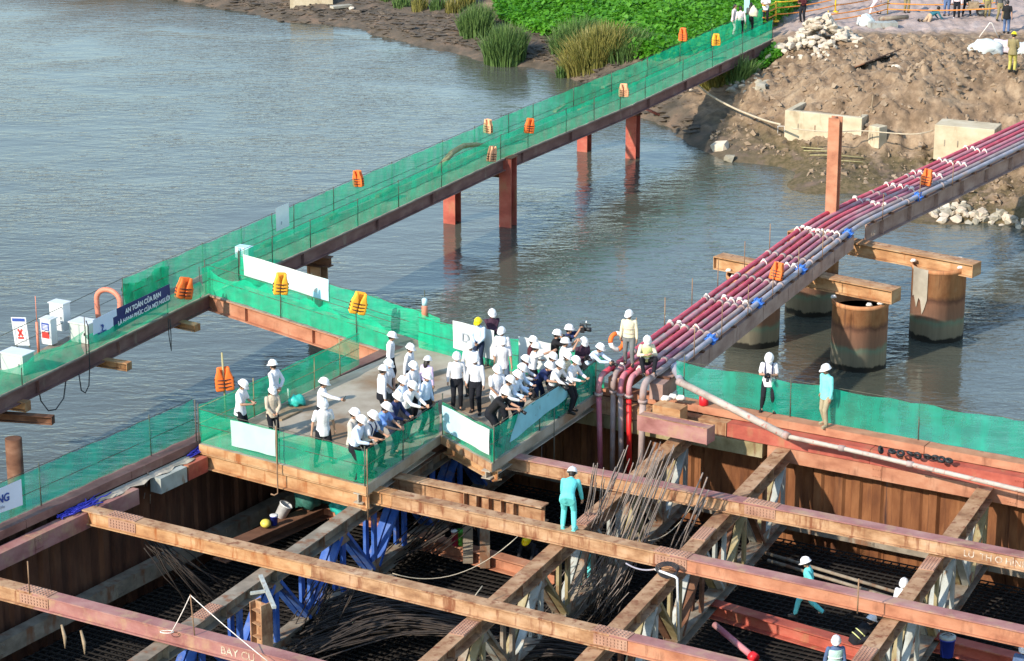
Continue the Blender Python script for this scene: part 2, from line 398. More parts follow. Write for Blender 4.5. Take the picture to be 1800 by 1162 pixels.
# green debris netting: a woven sheet that lets part of what lies behind through
def net_mat(name, c, alpha):
    m, nt, b = new_mat(name)
    out = nt.nodes['Material Output']
    nt.nodes.remove(b)
    df = N(nt, 'ShaderNodeBsdfDiffuse'); tl = N(nt, 'ShaderNodeBsdfTranslucent'); tr = N(nt, 'ShaderNodeBsdfTransparent')
    nz = N(nt, 'ShaderNodeTexNoise', Detail=4.0, Scale=1.0)
    nt.links.new(vecscale(nt, (1.5, 1.5, 2.5)), nz.inputs['Vector'])
    cc = ramp(nt, nz.outputs[0], [(0.3, tuple(x * 0.8 for x in c)), (0.7, tuple(min(1, x * 1.2) for x in c))]).outputs[0]
    nt.links.new(cc, df.inputs[0]); nt.links.new(cc, tl.inputs[0])
    a = N(nt, 'ShaderNodeMixShader', Fac=0.4)
    nt.links.new(df.outputs[0], a.inputs[1]); nt.links.new(tl.outputs[0], a.inputs[2])
    mx = N(nt, 'ShaderNodeMixShader')
    fr = N(nt, 'ShaderNodeMapRange')
    fr.inputs['From Min'].default_value = 0.3; fr.inputs['From Max'].default_value = 0.7
    fr.inputs['To Min'].default_value = alpha - 0.13; fr.inputs['To Max'].default_value = alpha + 0.13
    n2 = N(nt, 'ShaderNodeTexNoise', Detail=3.0, Scale=1.0)
    nt.links.new(vecscale(nt, (3, 3, 0.8)), n2.inputs['Vector'])
    nt.links.new(n2.outputs[0], fr.inputs['Value'])
    nt.links.new(fr.outputs[0], mx.inputs[0])
    nt.links.new(tr.outputs[0], mx.inputs[1]); nt.links.new(a.outputs[0], mx.inputs[2])
    nt.links.new(mx.outputs[0], out.inputs[0])
    return m
M['net'] = net_mat('green debris netting', (0.022, 0.60, 0.31), 0.66)
M['net_pl'] = net_mat('thin green debris netting', (0.018, 0.52, 0.28), 0.50)
M['net_teal'] = net_mat('teal debris netting', (0.020, 0.47, 0.31), 0.55)
M['net_dense'] = net_mat('folded green netting', (0.02, 0.36, 0.17), 0.85)

# ------------------------------------------------------------------ the setting: terrain, water, pit floor
def vnoise(x, y, seed):
    xi, yi = np.floor(x).astype(np.int64), np.floor(y).astype(np.int64)
    fx, fy = x - xi, y - yi
    fx, fy = fx * fx * (3 - 2 * fx), fy * fy * (3 - 2 * fy)
    def h(a, b):
        n = (a * 374761393 + b * 668265263 + seed * 974634) & 0x7fffffff
        n = ((n ^ (n >> 13)) * 1274126177) & 0x7fffffff
        return ((n ^ (n >> 16)) & 0xffff) / 65535.0
    return (h(xi, yi) * (1 - fx) + h(xi + 1, yi) * fx) * (1 - fy) + (h(xi, yi + 1) * (1 - fx) + h(xi + 1, yi + 1) * fx) * fy

def fbm(x, y, seed, octs=4, gain=0.5):
    a, s, t = 1.0, 0.0, 0.0
    for i in range(octs):
        s = s + a * vnoise(x * 2 ** i, y * 2 ** i, seed + i); t += a; a *= gain
    return s / t

WATER_Z = -3.0
# photo pixel + height of the ground there
TC = [(-200, -60, -2.9), (270, 0, -3), (360, 14, -3), (500, 40, -3), (640, 64, -3), (740, 86, -3), (850, 117, -3), (1000, 142, -3), (1090, 200, -3), (1190, 240, -3), (1210, 266, -3), (1260, 286, -3),
      (1350, 316, -3), (1430, 343, -3), (1480, 357, -3), (1560, 385, -3), (1640, 396, -3), (1720, 402, -3), (1800, 426, -3), (1950, 470, -3),
      (300, 60, -4.6), (620, 115, -4.6), (840, 170, -4.6), (980, 200, -4.6), (1100, 280, -4.6), (1200, 330, -4.6), (1330, 370, -4.6), (1500, 420, -4.6), (1750, 470, -4.6), (1950, 540, -4.6),
      (430, 2, -2.7), (560, 18, -2.6), (660, 25, -2.55), (760, 40, -2.5), (860, 70, -2.55), (940, 88, -2.45), (1010, 95, -2.3), (700, 0, -2.1), (830, 10, -1.8), (540, -30, -1.8),
      (900, 25, -1.7), (1000, 30, -1.4), (1100, 60, -1.3), (1150, 110, -1.7), (1180, 80, -1.2), (1250, 75, -1.1), (1190, 190, -2.3), (1230, 140, -1.9), (1290, 115, -1.3), (1330, 105, -0.9),
      (1000, -30, -0.8), (1200, -20, -0.5), (800, -60, -0.9), (300, -60, -1.6), (1200, -90, 0.0), (1500, -60, 0.1), (1800, -60, 0.2), (600, -110, -0.4), (100, -110, -0.6),
      (1300, 20, -0.4), (1365, 66, -0.15), (1420, 20, 0.0), (1500, 20, 0.0), (1600, 20, 0.0), (1700, 20, 0.05), (1800, 20, 0.1), (1560, 50, 0.0), (1650, 48, 0.0), (1740, 55, 0.0), (1800, 62, 0.1),
      (1390, 110, -0.3), (1360, 150, -0.9), (1290, 200, -2.0), (1320, 235, -2.3), (1250, 230, -2.5), (1300, 262, -2.6), (1380, 182, -1.2), (1450, 150, -0.1), (1450, 178, -0.75), (1530, 130, 0.4), (1530, 185, -0.4),
      (1600, 110, 0.75), (1660, 105, 0.9), (1620, 160, 0.2), (1680, 170, 0.1), (1720, 130, 0.75), (1780, 130, 0.9), (1640, 95, 0.45), (1740, 100, 0.55), (1790, 90, 0.5), (1500, 95, 0.05), (1440, 100, 0.05),
      (1560, 215, -0.9), (1620, 215, -1.0), (1720, 205, -0.9), (1790, 190, -0.5), (1900, 200, -0.3),
      (1378, 250, -2.25), (1450, 262, -2.25), (1535, 272, -2.2), (1600, 255, -1.9), (1640, 285, -2.1), (1760, 290, -1.9), (1880, 300, -1.5), (1440, 300, -2.6), (1530, 320, -2.6), (1640, 345, -2.55), (1740, 350, -2.3), (1820, 360, -2.1), (1900, 380, -2.2)]
tp = np.array([list(P(*c)) for c in TC])
def tps_fit(p):
    n = len(p)
    d = np.linalg.norm(p[:, None, :2] - p[None, :, :2], axis=2)
    K = np.where(d > 0, d * d * np.log(d + 1e-9), 0) + np.eye(n) * 2.0
    Q = np.c_[np.ones(n), p[:, :2]]
    A = np.block([[K, Q], [Q.T, np.zeros((3, 3))]])
    return np.linalg.solve(A, np.r_[p[:, 2], 0, 0, 0])
TW = tps_fit(tp)
def ground0(x, y):
    x, y = np.asarray(x, float), np.asarray(y, float)
    out = TW[-3] + TW[-2] * x + TW[-1] * y
    for i, (a, b, _) in enumerate(tp):
        d2 = (x - a) ** 2 + (y - b) ** 2
        out = out + TW[i] * 0.5 * d2 * np.log(d2 + 1e-9)
    return np.clip(out, -5.5, 2.2)
def dirtmask(x, y):
    """1 on the dug earth right of the footbridge"""
    m = np.clip((x - (7.0 + (y - 113) * 0.42)) / 1.5, 0, 1)
    return m * np.clip((128.0 + 0.0 * x - y) / 3.0, 0, 1)
def ground(x, y):
    x, y = np.asarray(x, float), np.asarray(y, float)
    z = ground0(x, y)
    dm = dirtmask(x, y)
    up = np.clip((z + 2.85) / 0.9, 0.10, 1)
    n1 = fbm(x * 0.5, y * 0.5, 11, 3) - 0.5
    n2 = np.abs(fbm(x * 1.5, y * 1.5, 23, 3) - 0.5) * 2
    n3 = fbm(x * 4.0, y * 4.0, 37, 2) - 0.5
    z = z + dm * up * (0.5 * n1 + 0.62 * (n2 - 0.3) + 0.30 * n3 + 1.0 * (fbm(x * 0.22 + 5, y * 0.22, 51, 2) - 0.5))
    z = z + (1 - dm) * (0.16 * n1 + 0.26 * (n2 - 0.3) + 0.10 * n3)
    # a smooth shoulder just above the water line keeps the shore where it is
    return z
def gz(x, y): return float(ground(np.array([x]), np.array([y]))[0])
def PG(px, py):
    """photo pixel -> point on the ground"""
    z = -1.0
    for _ in range(25):
        p = P(px, py, z); z = 0.5 * z + 0.5 * gz(p.x, p.y)
    p = P(px, py, z); return Vector((p.x, p.y, gz(p.x, p.y)))

gx = np.r_[np.arange(-70, -40, 3.0), np.arange(-40, 4, 0.45), np.arange(4, 33, 0.12), np.arange(33, 62, 1.5)]
gy = np.r_[np.arange(92, 99, 0.5), np.arange(99, 131, 0.13), np.arange(131, 162, 0.4), np.arange(162, 215, 3.0), np.arange(215, 900, 40.0)]
GX, GY = np.meshgrid(gx, gy)
GZ = ground(GX, GY)
nx, ny = len(gx), len(gy)
idx = np.arange(nx * ny).reshape(ny, nx)
quads = np.stack([idx[:-1, :-1], idx[:-1, 1:], idx[1:, 1:], idx[1:, :-1]], -1).reshape(-1, 4)
zq = GZ.ravel()[quads].max(1)
quads = quads[zq > -4.4]
me = bpy.data.meshes.new('river_bank')
me.from_pydata(np.c_[GX.ravel(), GY.ravel(), GZ.ravel()].tolist(), [], quads.tolist())
me.polygons.foreach_set('use_smooth', [True] * len(me.polygons))
bm = bmesh.new(); bm.from_mesh(me)
bmesh.ops.delete(bm, geom=[v for v in bm.verts if not v.link_faces], context='VERTS')
bm.to_mesh(me); bm.free()
def bank_mat():
    m, nt, b = new_mat('river bank earth')
    g = nt.nodes.new('ShaderNodeNewGeometry')
    sp = nt.nodes.new('ShaderNodeSeparateXYZ'); nt.links.new(g.outputs['Position'], sp.inputs[0])
    n1 = N(nt, 'ShaderNodeTexNoise', Detail=9.0, Roughness=0.65, Scale=1.0); nt.links.new(vecscale(nt, (0.8,) * 3), n1.inputs['Vector'])
    n2 = N(nt, 'ShaderNodeTexNoise', Detail=6.0, Roughness=0.7, Scale=1.0); nt.links.new(vecscale(nt, (4.5,) * 3), n2.inputs['Vector'])
    dry = ramp(nt, n1.outputs[0], [(0.28, (0.13, 0.088, 0.053)), (0.45, (0.24, 0.165, 0.104)), (0.6, (0.345, 0.25, 0.162)), (0.78, (0.43, 0.33, 0.225))]).outputs[0]
    spk = ramp(nt, n2.outputs[0], [(0.35, (0.62, 0.60, 0.58)), (0.6, (1, 1, 1)), (0.75, (1.25, 1.2, 1.12))]).outputs[0]
    dry = mixc(nt, 0.8, dry, spk, 'MULTIPLY')
    mud = ramp(nt, n1.outputs[0], [(0.3, (0.055, 0.047, 0.035)), (0.5, (0.11, 0.088, 0.065)), (0.7, (0.19, 0.13, 0.09))]).outputs[0]
    weed = ramp(nt, n2.outputs[0], [(0.38, (0.075, 0.062, 0.028)), (0.62, (0.17, 0.125, 0.07))]).outputs[0]
    # wet mud below, earth above
    zz = N(nt, 'ShaderNodeMath', operation='MULTIPLY_ADD'); nt.links.new(n1.outputs[0], zz.inputs[0]); zz.inputs[1].default_value = 1.5
    nt.links.new(sp.outputs['Z'], zz.inputs[2])
    xs = N(nt, 'ShaderNodeMapRange'); nt.links.new(sp.outputs['X'], xs.inputs['Value']); xs.inputs['From Min'].default_value = 6.0; xs.inputs['From Max'].default_value = 10.0; xs.inputs['To Min'].default_value = -0.75; xs.inputs['To Max'].default_value = 0.0
    z2 = N(nt, 'ShaderNodeMath', operation='ADD'); nt.links.new(zz.outputs[0], z2.inputs[0]); nt.links.new(xs.outputs[0], z2.inputs[1]); zz = z2
    f = N(nt, 'ShaderNodeMapRange'); nt.links.new(zz.outputs[0], f.inputs['Value'])
    f.inputs['From Min'].default_value = -1.75; f.inputs['From Max'].default_value = -1.05
    fx = N(nt, 'ShaderNodeMapRange'); nt.links.new(sp.outputs['X'], fx.inputs['Value'])
    fx.inputs['From Min'].default_value = 9.0; fx.inputs['From Max'].default_value = 12.5
    low = mixc(nt, fx.outputs[0], mud, weed)
    low = mixc(nt, ramp(nt, n1.outputs[0], [(0.5, (0, 0, 0)), (0.6, (1, 1, 1))]).outputs[0], low, mud)
    col = mixc(nt, f.outputs[0], low, dry)
    # worn road and trampled ground along the top of the bank
    fy = N(nt, 'ShaderNodeMapRange'); nt.links.new(sp.outputs['Y'], fy.inputs['Value'])
    fy.inputs['From Min'].default_value = 128.6; fy.inputs['From Max'].default_value = 130.5
    fx2 = N(nt, 'ShaderNodeMapRange'); nt.links.new(sp.outputs['X'], fx2.inputs['Value'])
    fx2.inputs['From Min'].default_value = 13.0; fx2.inputs['From Max'].default_value = 15.0
    rd = N(nt, 'ShaderNodeMath', operation='MULTIPLY'); nt.links.new(fy.outputs[0], rd.inputs[0]); nt.links.new(fx2.outputs[0], rd.inputs[1])
    road = ramp(nt, n1.outputs[0], [(0.3, (0.30, 0.235, 0.20)), (0.55, (0.42, 0.33, 0.29)), (0.75, (0.40, 0.36, 0.34))]).outputs[0]
    col = mixc(nt, rd.outputs[0], col, road)
    nt.links.new(col, b.inputs['Base Color'])
    b.inputs['Roughness'].default_value = 0.92
    b.inputs['Specular IOR Level'].default_value = 0.2
    bp = N(nt, 'ShaderNodeBump', Strength=0.6, Distance=0.08); nt.links.new(n2.outputs[0], bp.inputs['Height']); nt.links.new(bp.outputs[0], b.inputs['Normal'])
    return m
me.materials.append(bank_mat())
terr = bpy.data.objects.new('river_bank', me); COL.objects.link(terr)
tag(terr, 'muddy river bank with dug brown earth and a worn track on top', 'river bank', kind='structure')

# cofferdam corners (outer face of the sheet pile caps)
CC = P(690, 605, 0)                                     # far corner
LD = (P(0, 918, 0) - CC).normalized(); LD.z = 0
RD = (P(1800, 806, 0) - CC).normalized(); RD.z = 0
LE, RE = CC + LD * 26.0, CC + RD * 27.5
nL = Vector((-LD.y, LD.x, 0));  nL = nL if nL.x > 0 else -nL    # into the pit
nR = Vector((-RD.y, RD.x, 0));  nR = nR if nR.y < 0 else -nR

# water sheet with the cofferdam left out
def water_mat():
    m, nt, b = new_mat('river water')
    n0 = N(nt, 'ShaderNodeTexNoise', Detail=4.0, Scale=1.0); nt.links.new(vecscale(nt, (0.05, 0.05, 1)), n0.inputs['Vector'])
    col = ramp(nt, n0.outputs[0], [(0.35, (0.066, 0.068, 0.050)), (0.65, (0.086, 0.090, 0.072))]).outputs[0]
    nt.links.new(col, b.inputs['Base Color'])
    b.inputs['Roughness'].default_value = 0.06
    b.inputs['IOR'].default_value = 1.40
    b.inputs['Specular IOR Level'].default_value = 0.5
    def wv(sc, rot, det, dst):
        g = nt.nodes.new('ShaderNodeNewGeometry'); mp = nt.nodes.new('ShaderNodeMapping')
        mp.inputs['Rotation'].default_value = (0, 0, R(rot)); mp.inputs['Scale'].default_value = sc
        nt.links.new(g.outputs['Position'], mp.inputs[0])
        n = N(nt, 'ShaderNodeTexNoise', Detail=det, Roughness=0.55, Scale=1.0, Distortion=dst)
        nt.links.new(mp.outputs[0], n.inputs['Vector']); return n.outputs[0]
    a, c_, d_ = wv((1.1, 2.6, 1), 25, 3.0, 0.4), wv((2.6, 5.0, 1), -12, 3.0, 0.2), wv((0.22, 0.4, 1), 30, 2.0, 0.0)
    # calm and ruffled patches
    pt = wv((0.09, 0.13, 1), 40, 3.0, 0.6)
    pr = N(nt, 'ShaderNodeMapRange'); nt.links.new(pt, pr.inputs['Value'])
    pr.inputs['From Min'].default_value = 0.35; pr.inputs['From Max'].default_value = 0.65
    pr.inputs['To Min'].default_value = 0.22; pr.inputs['To Max'].default_value = 1.0
    s1 = N(nt, 'ShaderNodeMath', operation='MULTIPLY_ADD'); nt.links.new(c_, s1.inputs[0]); s1.inputs[1].default_value = 0.38; nt.links.new(a, s1.inputs[2])
    s1b = N(nt, 'ShaderNodeMath', operation='MULTIPLY'); nt.links.new(s1.outputs[0], s1b.inputs[0]); nt.links.new(pr.outputs[0], s1b.inputs[1])
    s2 = N(nt, 'ShaderNodeMath', operation='MULTIPLY_ADD'); nt.links.new(d_, s2.inputs[0]); s2.inputs[1].default_value = 0.9; nt.links.new(s1b.outputs[0], s2.inputs[2])
    bp = N(nt, 'ShaderNodeBump', Strength=1.0, Distance=0.05)
    nt.links.new(s2.outputs[0], bp.inputs['Height']); nt.links.new(bp.outputs[0], b.inputs['Normal'])
    return m
bm = bmesh.new()
outer = [(-220, 20), (220, 20), (220, 175), (-220, 175)]
hole = [CC, LE, Vector((LE.x + 20, LE.y - 26, 0)), RE]
e = []
for ring in (outer, [(q[0], q[1]) for q in hole]):
    vs = [bm.verts.new((q[0], q[1], WATER_Z)) for q in ring]
    e += [bm.edges.new((vs[i], vs[(i + 1) % 4])) for i in range(4)]
bmesh.ops.triangle_fill(bm, use_beauty=True, edges=e, normal=(0, 0, 1))
me = bpy.data.meshes.new('river_water'); bm.to_mesh(me); bm.free()
me.materials.append(water_mat())
o = bpy.data.objects.new('river_water', me); COL.objects.link(o)
tag(o, 'rippled grey green river water', 'water', kind='structure')

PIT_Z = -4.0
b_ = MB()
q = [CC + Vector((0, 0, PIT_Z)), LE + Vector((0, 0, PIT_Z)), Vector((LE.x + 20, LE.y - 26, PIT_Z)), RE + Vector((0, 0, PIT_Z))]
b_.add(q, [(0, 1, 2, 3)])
b_.build('pit_floor', M['pit_mud_shade'], kind='structure', label='dark muddy floor of the cofferdam pit', cat='pit floor')

# ------------------------------------------------------------------ cofferdam walls: every sheet pile a part
def sheet_mesh(name, m, dp=0.10, x=0.0):
    f = [(0, 0), (0.10 + x, 0), (0.17 + x, dp), (0.40 + x, dp), (0.47 + x, 0), (0.598, 0)]
    pl = f + [(x, y - 0.018) for x, y in reversed(f)]
    n = len(pl); vs = [(x, y, z) for z in (-4.6, -0.24) for x, y in pl]
    fs = [(i, (i + 1) % n, n + (i + 1) % n, n + i) for i in range(n)] + [tuple(range(n - 1, -1, -1)), tuple(range(n, 2 * n))]
    b = MB(); b.add(vs, fs); return b.mesh(name, m)

def wall(a, d, n, length, label, mats, skip_pieces):
    root = empty('sheet_pile_wall', a, label, 'sheet pile wall', 'sheet pile walls of the cofferdam')
    mesh = [sheet_mesh('sheet_pile', mats['sheet'], dp_, x_) for dp_, x_ in ((.10, 0), (.06, .04), (.13, -.03), (.03, .02), (.09, .06))]
    k = int(length / 0.6)
    ang = math.atan2(d.y, d.x)
    flip = d.cross(n).z < 0
    for i in range(k):
        off = d * (i * 0.6 + 0.12) + n * (0.10 + random.uniform(-0.012, 0.012))
        rot = Matrix.Rotation(ang, 4, 'Z')
        if flip: rot = rot @ Matrix.Diagonal((1, -1, 1, 1))
        inst('sheet_pile', random.choice(mesh), root, Matrix.Translation(off) @ rot)
    s = 0.0
    while s < length:                                    # cap pieces
        L = min(random.uniform(3.6, 5.2), length - s)
        b = MB(); p0, p1 = a + d * (s + 0.01) + n * 0.22, a + d * (s + L - 0.01) + n * 0.22
        dz = random.uniform(-0.012, 0.006)
        b.bar(p0 + Vector((0, 0, -0.118 + dz)), p1 + Vector((0, 0, -0.118 + dz)), 0.46, 0.235)
        b.build('cap_beam', mats['cap'], root)
        s += L
    return root

WL = wall(CC, LD, nL, 25.5, 'dark rust brown sheet pile wall left of the pit', dict(sheet=M['sheet_shaded'], cap=M['cap_l'] if 'cap_l' in M else M['girder_brown']), 0)
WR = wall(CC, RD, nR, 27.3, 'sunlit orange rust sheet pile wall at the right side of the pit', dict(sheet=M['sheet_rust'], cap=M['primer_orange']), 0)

def waler(root, a, d, n, s0, s1, off, ztop, h, m, name='waler', wid=0.38, seg=4.2):
    s = s0
    while s < s1 - 0.1:
        L = min(seg * random.uniform(0.85, 1.15), s1 - s)
        b = MB(); dz = random.uniform(-0.01, 0.01)
        p0 = a + d * (s + 0.006) + n * (off + wid / 2) + Vector((0, 0, ztop + dz)); p1 = a + d * (s + L - 0.006) + n * (off + wid / 2) + Vector((0, 0, ztop + dz))
        b.bar(p0 - Vector((0, 0, h / 2)), p1 - Vector((0, 0, h / 2)), wid, h)
        # welded splice plate and stiffeners on the face
        q = p1 - Vector((0, 0, h / 2)) + n * (wid / 2 + 0.008)
        if s + L < s1 - 1:
            b.bar(q - d * 0.30 , q - d * 0.02, 0.016, h * 0.8)
            for bx in range(4):
                for bz in (-1, 1):
                    c = q - d * (0.05 + bx * 0.07) + n * 0.012 + Vector((0, 0, bz * h * 0.25))
                    b.bar(c - n * 0.005, c + n * 0.018, 0.03, 0.03)
        b.build(name, m, root)
        s += L
def sR(px, py, z=0): return (P(px, py, z) - CC).dot(RD)
def sL(px, py, z=0): return (P(px, py, z) - CC).dot(LD)
waler(WR, CC, RD, nR, sR(1262, 740), 27, 0.42, -0.27, 0.43, M['primer_red'])
waler(WR, CC, RD, nR, 5.0, sR(1262, 740) - 0.02, 0.42, -0.27, 0.43, M['rust_tan'])
waler(WR, CC, RD, nR, 0.8, sR(1325, 760) - 0.06, 0.44, -0.715, 0.42, M['khaki_steel'])
waler(WR, CC, RD, nR, sR(1325, 760), 27, 0.44, -0.715, 0.42, M['primer_orange'])
waler(WR, CC, RD, nR, 0.8, 27, 0.44, -2.75, 0.45, M['grey_steel'])
waler(WL, CC, LD, nL, sL(350, 780) , sL(352, 780) + 0.9, 0.55, -0.33, 0.45, M['primer_red'])
waler(WL, CC, LD, nL, sL(350, 780) + 0.95, sL(350, 780) + 2.1, 0.56, -0.33, 0.45, M['pale_steel'])
waler(WL, CC, LD, nL, sL(350, 780) + 3.0, 25, 0.55, -0.33, 0.45, M['primer'])
waler(WL, CC, LD, nL, 0.8, 25, 0.5, -2.75, 0.45, M['grey_steel'])

# slurry spilled along the left ledge, with blue strapping lying on it
b = MB()
pts = []
for i in range(25):
    s = sL(345, 778) + 0.4 + i * 0.21
    wdt = 0.30 + 0.07 * math.sin(i * 1.3) - (0.22 if i > 21 else 0) * (i - 21) / 3
    pts.append((CC + LD * s + nL * 0.455 + Vector((0, 0, -0.27)), CC + LD * s + nL * (0.47 + max(0.04, wdt)) + Vector((0, 0, -0.305 + 0.02 * math.sin(i * 2.1)))))
vs = [q for pr in pts for q in pr]
b.add(vs, [(2 * i, 2 * i + 1, 2 * i + 3, 2 * i + 2) for i in range(24)])
b.build('spilled_slurry', M['concrete'], WL)

def tangle(name, c, d, L, wd, m, label, n=16):
    b = MB()
    for i in range(n):
        a0 = c + d * random.uniform(-L, L * 0.3) + Vector((random.uniform(-wd, wd), random.uniform(-wd, wd), random.uniform(0.0, 0.08)))
        pts = [a0]
        for k in range(6):
            pts.append(pts[-1] + d * random.uniform(0.06, 0.2) + Vector((random.uniform(-0.07, 0.07), random.uniform(-0.07, 0.07), random.uniform(-0.02, 0.03))))
        b.tube(pts, 0.018, 5)
    return b.build(name, m, label=label, cat='strapping', group='blue strapping on the left wall')
tangle('strap_tangle', CC + LD * sL(128, 895, -.3) + nL * 0.62 + Vector((0, 0, -0.30)), -LD, 0.75, 0.10, M['blue_net'], 'blue strapping bundled on the left wall where the rusty beam ends', 26)
tangle('strap_tangle', CC + LD * sL(335, 797, -.3) + nL * 0.58 + Vector((0, 0, -0.28)), -LD, 0.45, 0.08, M['blue_net'], 'blue strapping tangled beside the platform corner', 16)

# ------------------------------------------------------------------ trussed struts across the pit
ZS, ZB = -0.70, -0.25
def hit_wall(p, d, off):
    """where the line p + t d (plan) meets the right wall's line moved in by off"""
    a = CC + nR * off
    den = d.x * RD.y - d.y * RD.x
    t = ((a.x - p.x) * RD.y - (a.y - p.y) * RD.x) / den
    return p + d * t

def strut(e0, e1, mats, label, webs, off=0.84):
    a, c = P(*e0, ZS), P(*e1, ZS)
    d = (a - c).normalized()
    sd = Vector((d.y, -d.x, 0))                          # to the right
    a, c = a + sd * 0.2, c + sd * 0.2
    far = hit_wall(a, d, off); near = c - d * max(0.0, (c.y - 48.5) / d.y)
    root = empty('trussed_strut', Vector((near.x, near.y, PIT_Z)), label, 'strut', 'trussed struts across the pit')
    L = (far - near).length
    nseg = 3
    for i in range(nseg):
        b = MB(); b.ibeam(near + d * (L * i / nseg + 0.004), near + d * (L * (i + 1) / nseg - 0.004), 0.4, 0.42, 0.035, 0.04)
        for k in range(int(L / nseg / 1.25)):
            for s_ in (-1, 1):
                q = near + d * (L * i / nseg + 0.6 + k * 1.25) + sd * s_ * 0.105
                b.box(q + Vector((0, 0, -0.2)), (0.02, 0.17, 0.325), frame(d))
        b.build('top_chord', mats[0], root)
        b = MB(); p0, p1 = near + d * (L * i / nseg + 0.004), near + d * (L * (i + 1) / nseg - 0.004)
        zz = Vector((0, 0, -2.05)); b.ibeam(p0 + zz, p1 + zz, 0.36, 0.40, 0.03, 0.035); b.build('bottom_chord', mats[1], root)
        b = MB()                                         # bolted splice on the top flange
        q = near + d * (L * (i + 1) / nseg)
        if i < nseg - 1:
            b.box(q + Vector((0, 0, 0.011)), (0.9, 0.40, 0.018), frame(d))
            for bx in range(10):
                for by in range(5):
                    b.box(q + d * (-0.4 + bx * 0.088) + sd * (-0.16 + by * 0.08) + Vector((0, 0, 0.028)), (0.04, 0.04, 0.018), frame(d))
            b.build('splice_plate', M['splice'], root)
    step = 1.8
    k = int(L / step)
    for i in range(k):
        t0, t1 = L - 0.35 - i * step, L - 0.35 - (i + 1) * step
        if t1 < 0.1: break
        top0, bot1 = near + d * t0 + Vector((0, 0, -0.405)), near + d * t1 + Vector((0, 0, -2.045))
        top1, bot0 = near + d * t1 + Vector((0, 0, -0.405)), near + d * t0 + Vector((0, 0, -2.045))
        for s_ in (-1, 1):
            o_ = sd * 0.125 * s_
            x = MB()
            if i % 2 == 0: x.bar(top0 + o_ - d * 0.14, bot1 + o_ + d * 0.14, 0.09, 0.20, up=sd)
            else: x.bar(bot0 + o_ - d * 0.14, top1 + o_ + d * 0.14, 0.09, 0.20, up=sd)
            x.build('diagonal', M[webs[(i + (s_ > 0)) % len(webs)]], root)
            x = MB(); x.bar(top0 + o_ * 1.02, bot0 + o_ * 1.02, 0.085, 0.19, up=d); x.build('vertical', M[webs[(i + 1) % len(webs)]], root)
        g0 = (bot1 if i % 2 == 0 else bot0)
        for s_ in (-1, 1):
            gb = MB(); gb.box((bot1 if i % 2 == 0 else top1) + sd * 0.19 * s_ + Vector((0, 0, 0.12 if i % 2 == 0 else -0.12)), (0.55, 0.014, 0.26), frame(d)); gb.build('gusset_plate', mats[1], root)
    return root, near, far, d, sd

S2 = strut((625.4, 881.7), (223.7, 1162), (M['grey_steel'], M['grey_steel']), 'blue webbed strut under the front corner of the platform', ['blue_steel', 'blue_steel'])
S3 = strut((1186, 762.5), (861.8, 1049.4), (M['rust_tan'], M['grey_steel']), 'tan strut that passes under the bent over turquoise worker', ['khaki_steel', 'pale_steel', 'grey_steel'])
S4 = strut((1365.1, 787.5), (1010, 1162), (M['rust_tan'], M['grey_steel']), 'rusty strut under the white angled pipe', ['khaki_steel', 'pale_steel', 'rust_dark'])
S5 = strut((1718.7, 855.9), (1496.8, 1162), (M['rust_tan'], M['grey_steel']), 'dusty strut nearest the right edge of the pit', ['pale_steel', 'khaki_steel', 'pale_steel'])

# ------------------------------------------------------------------ long beams lying on the struts
def crossbeam(pieces, label, edge, splices=()):
    """pieces: [(px0, px1, top mat, web mat)] along the far top edge line edge=((x,y),(x,y))"""
    a, c = P(*edge[0], ZB), P(*edge[1], ZB)
    d = (c - a).normalized(); sd = Vector((-d.y, d.x, 0))
    if sd.y > 0: sd = -sd
    pt = lambda px: _on(a, d, px)
    root = empty('cross_beam', a + Vector((0, 0, -0.4)), label, 'beam', 'long H beams laid over the struts')
    for px0, px1, mt, mw in pieces:
        p0, p1 = pt(px0) + sd * 0.2, pt(px1) + sd * 0.2
        b = MB()
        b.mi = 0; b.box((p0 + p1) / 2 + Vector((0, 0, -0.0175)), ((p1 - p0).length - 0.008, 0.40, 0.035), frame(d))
        b.mi = 1; b.box((p0 + p1) / 2 + Vector((0, 0, -0.20)), ((p1 - p0).length - 0.008, 0.26, 0.33), frame(d))  # web coloured apart from the top flange: partly dust, partly painted sunlight
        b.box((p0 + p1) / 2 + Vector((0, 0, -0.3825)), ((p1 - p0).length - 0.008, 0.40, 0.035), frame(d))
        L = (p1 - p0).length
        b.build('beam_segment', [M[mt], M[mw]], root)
    for px in splices:
        q = pt(px) + sd * 0.2
        b = MB()
        b.box(q + Vector((0, 0, 0.011)), (0.95, 0.38, 0.02), frame(d))
        b.box(q + sd * 0.142 + Vector((0, 0, -0.2)), (0.9, 0.02, 0.28), frame(d))
        for i in range(9):
            for j in range(4): b.box(q + d * (-0.41 + i * 0.1) + sd * (-0.14 + j * 0.095) + Vector((0, 0, 0.029)), (0.045, 0.045, 0.018), frame(d))
            for j in range(3): b.box(q + d * (-0.38 + i * 0.095) + sd * 0.163 + Vector((0, 0, -0.28 + j * 0.08)), (0.04, 0.022, 0.04), frame(d))
        b.build('splice_plate', M['splice'], root)
    return root, a, d, sd, pt
def _on(a, d, px):
    """point of the line a + t d whose picture column is px"""
    lo, hi = -60.0, 80.0
    for _ in range(60):
        t = (lo + hi) / 2; q = a + d * t - Vector((0, 0, CAM_H))
        yc = q.y * _C - q.z * _S
        x = 900 + FPX * q.x / yc
        if x < px: lo = t
        else: hi = t
    return a + d * t
B1 = crossbeam([(800, 1345, 'primer', 'rust_tan'), (1345, 2050, 'primer', 'rust_tan')], 'long beam with pink top that starts under the right wing of the platform', ((905, 795), (1800, 969)), (1345,))
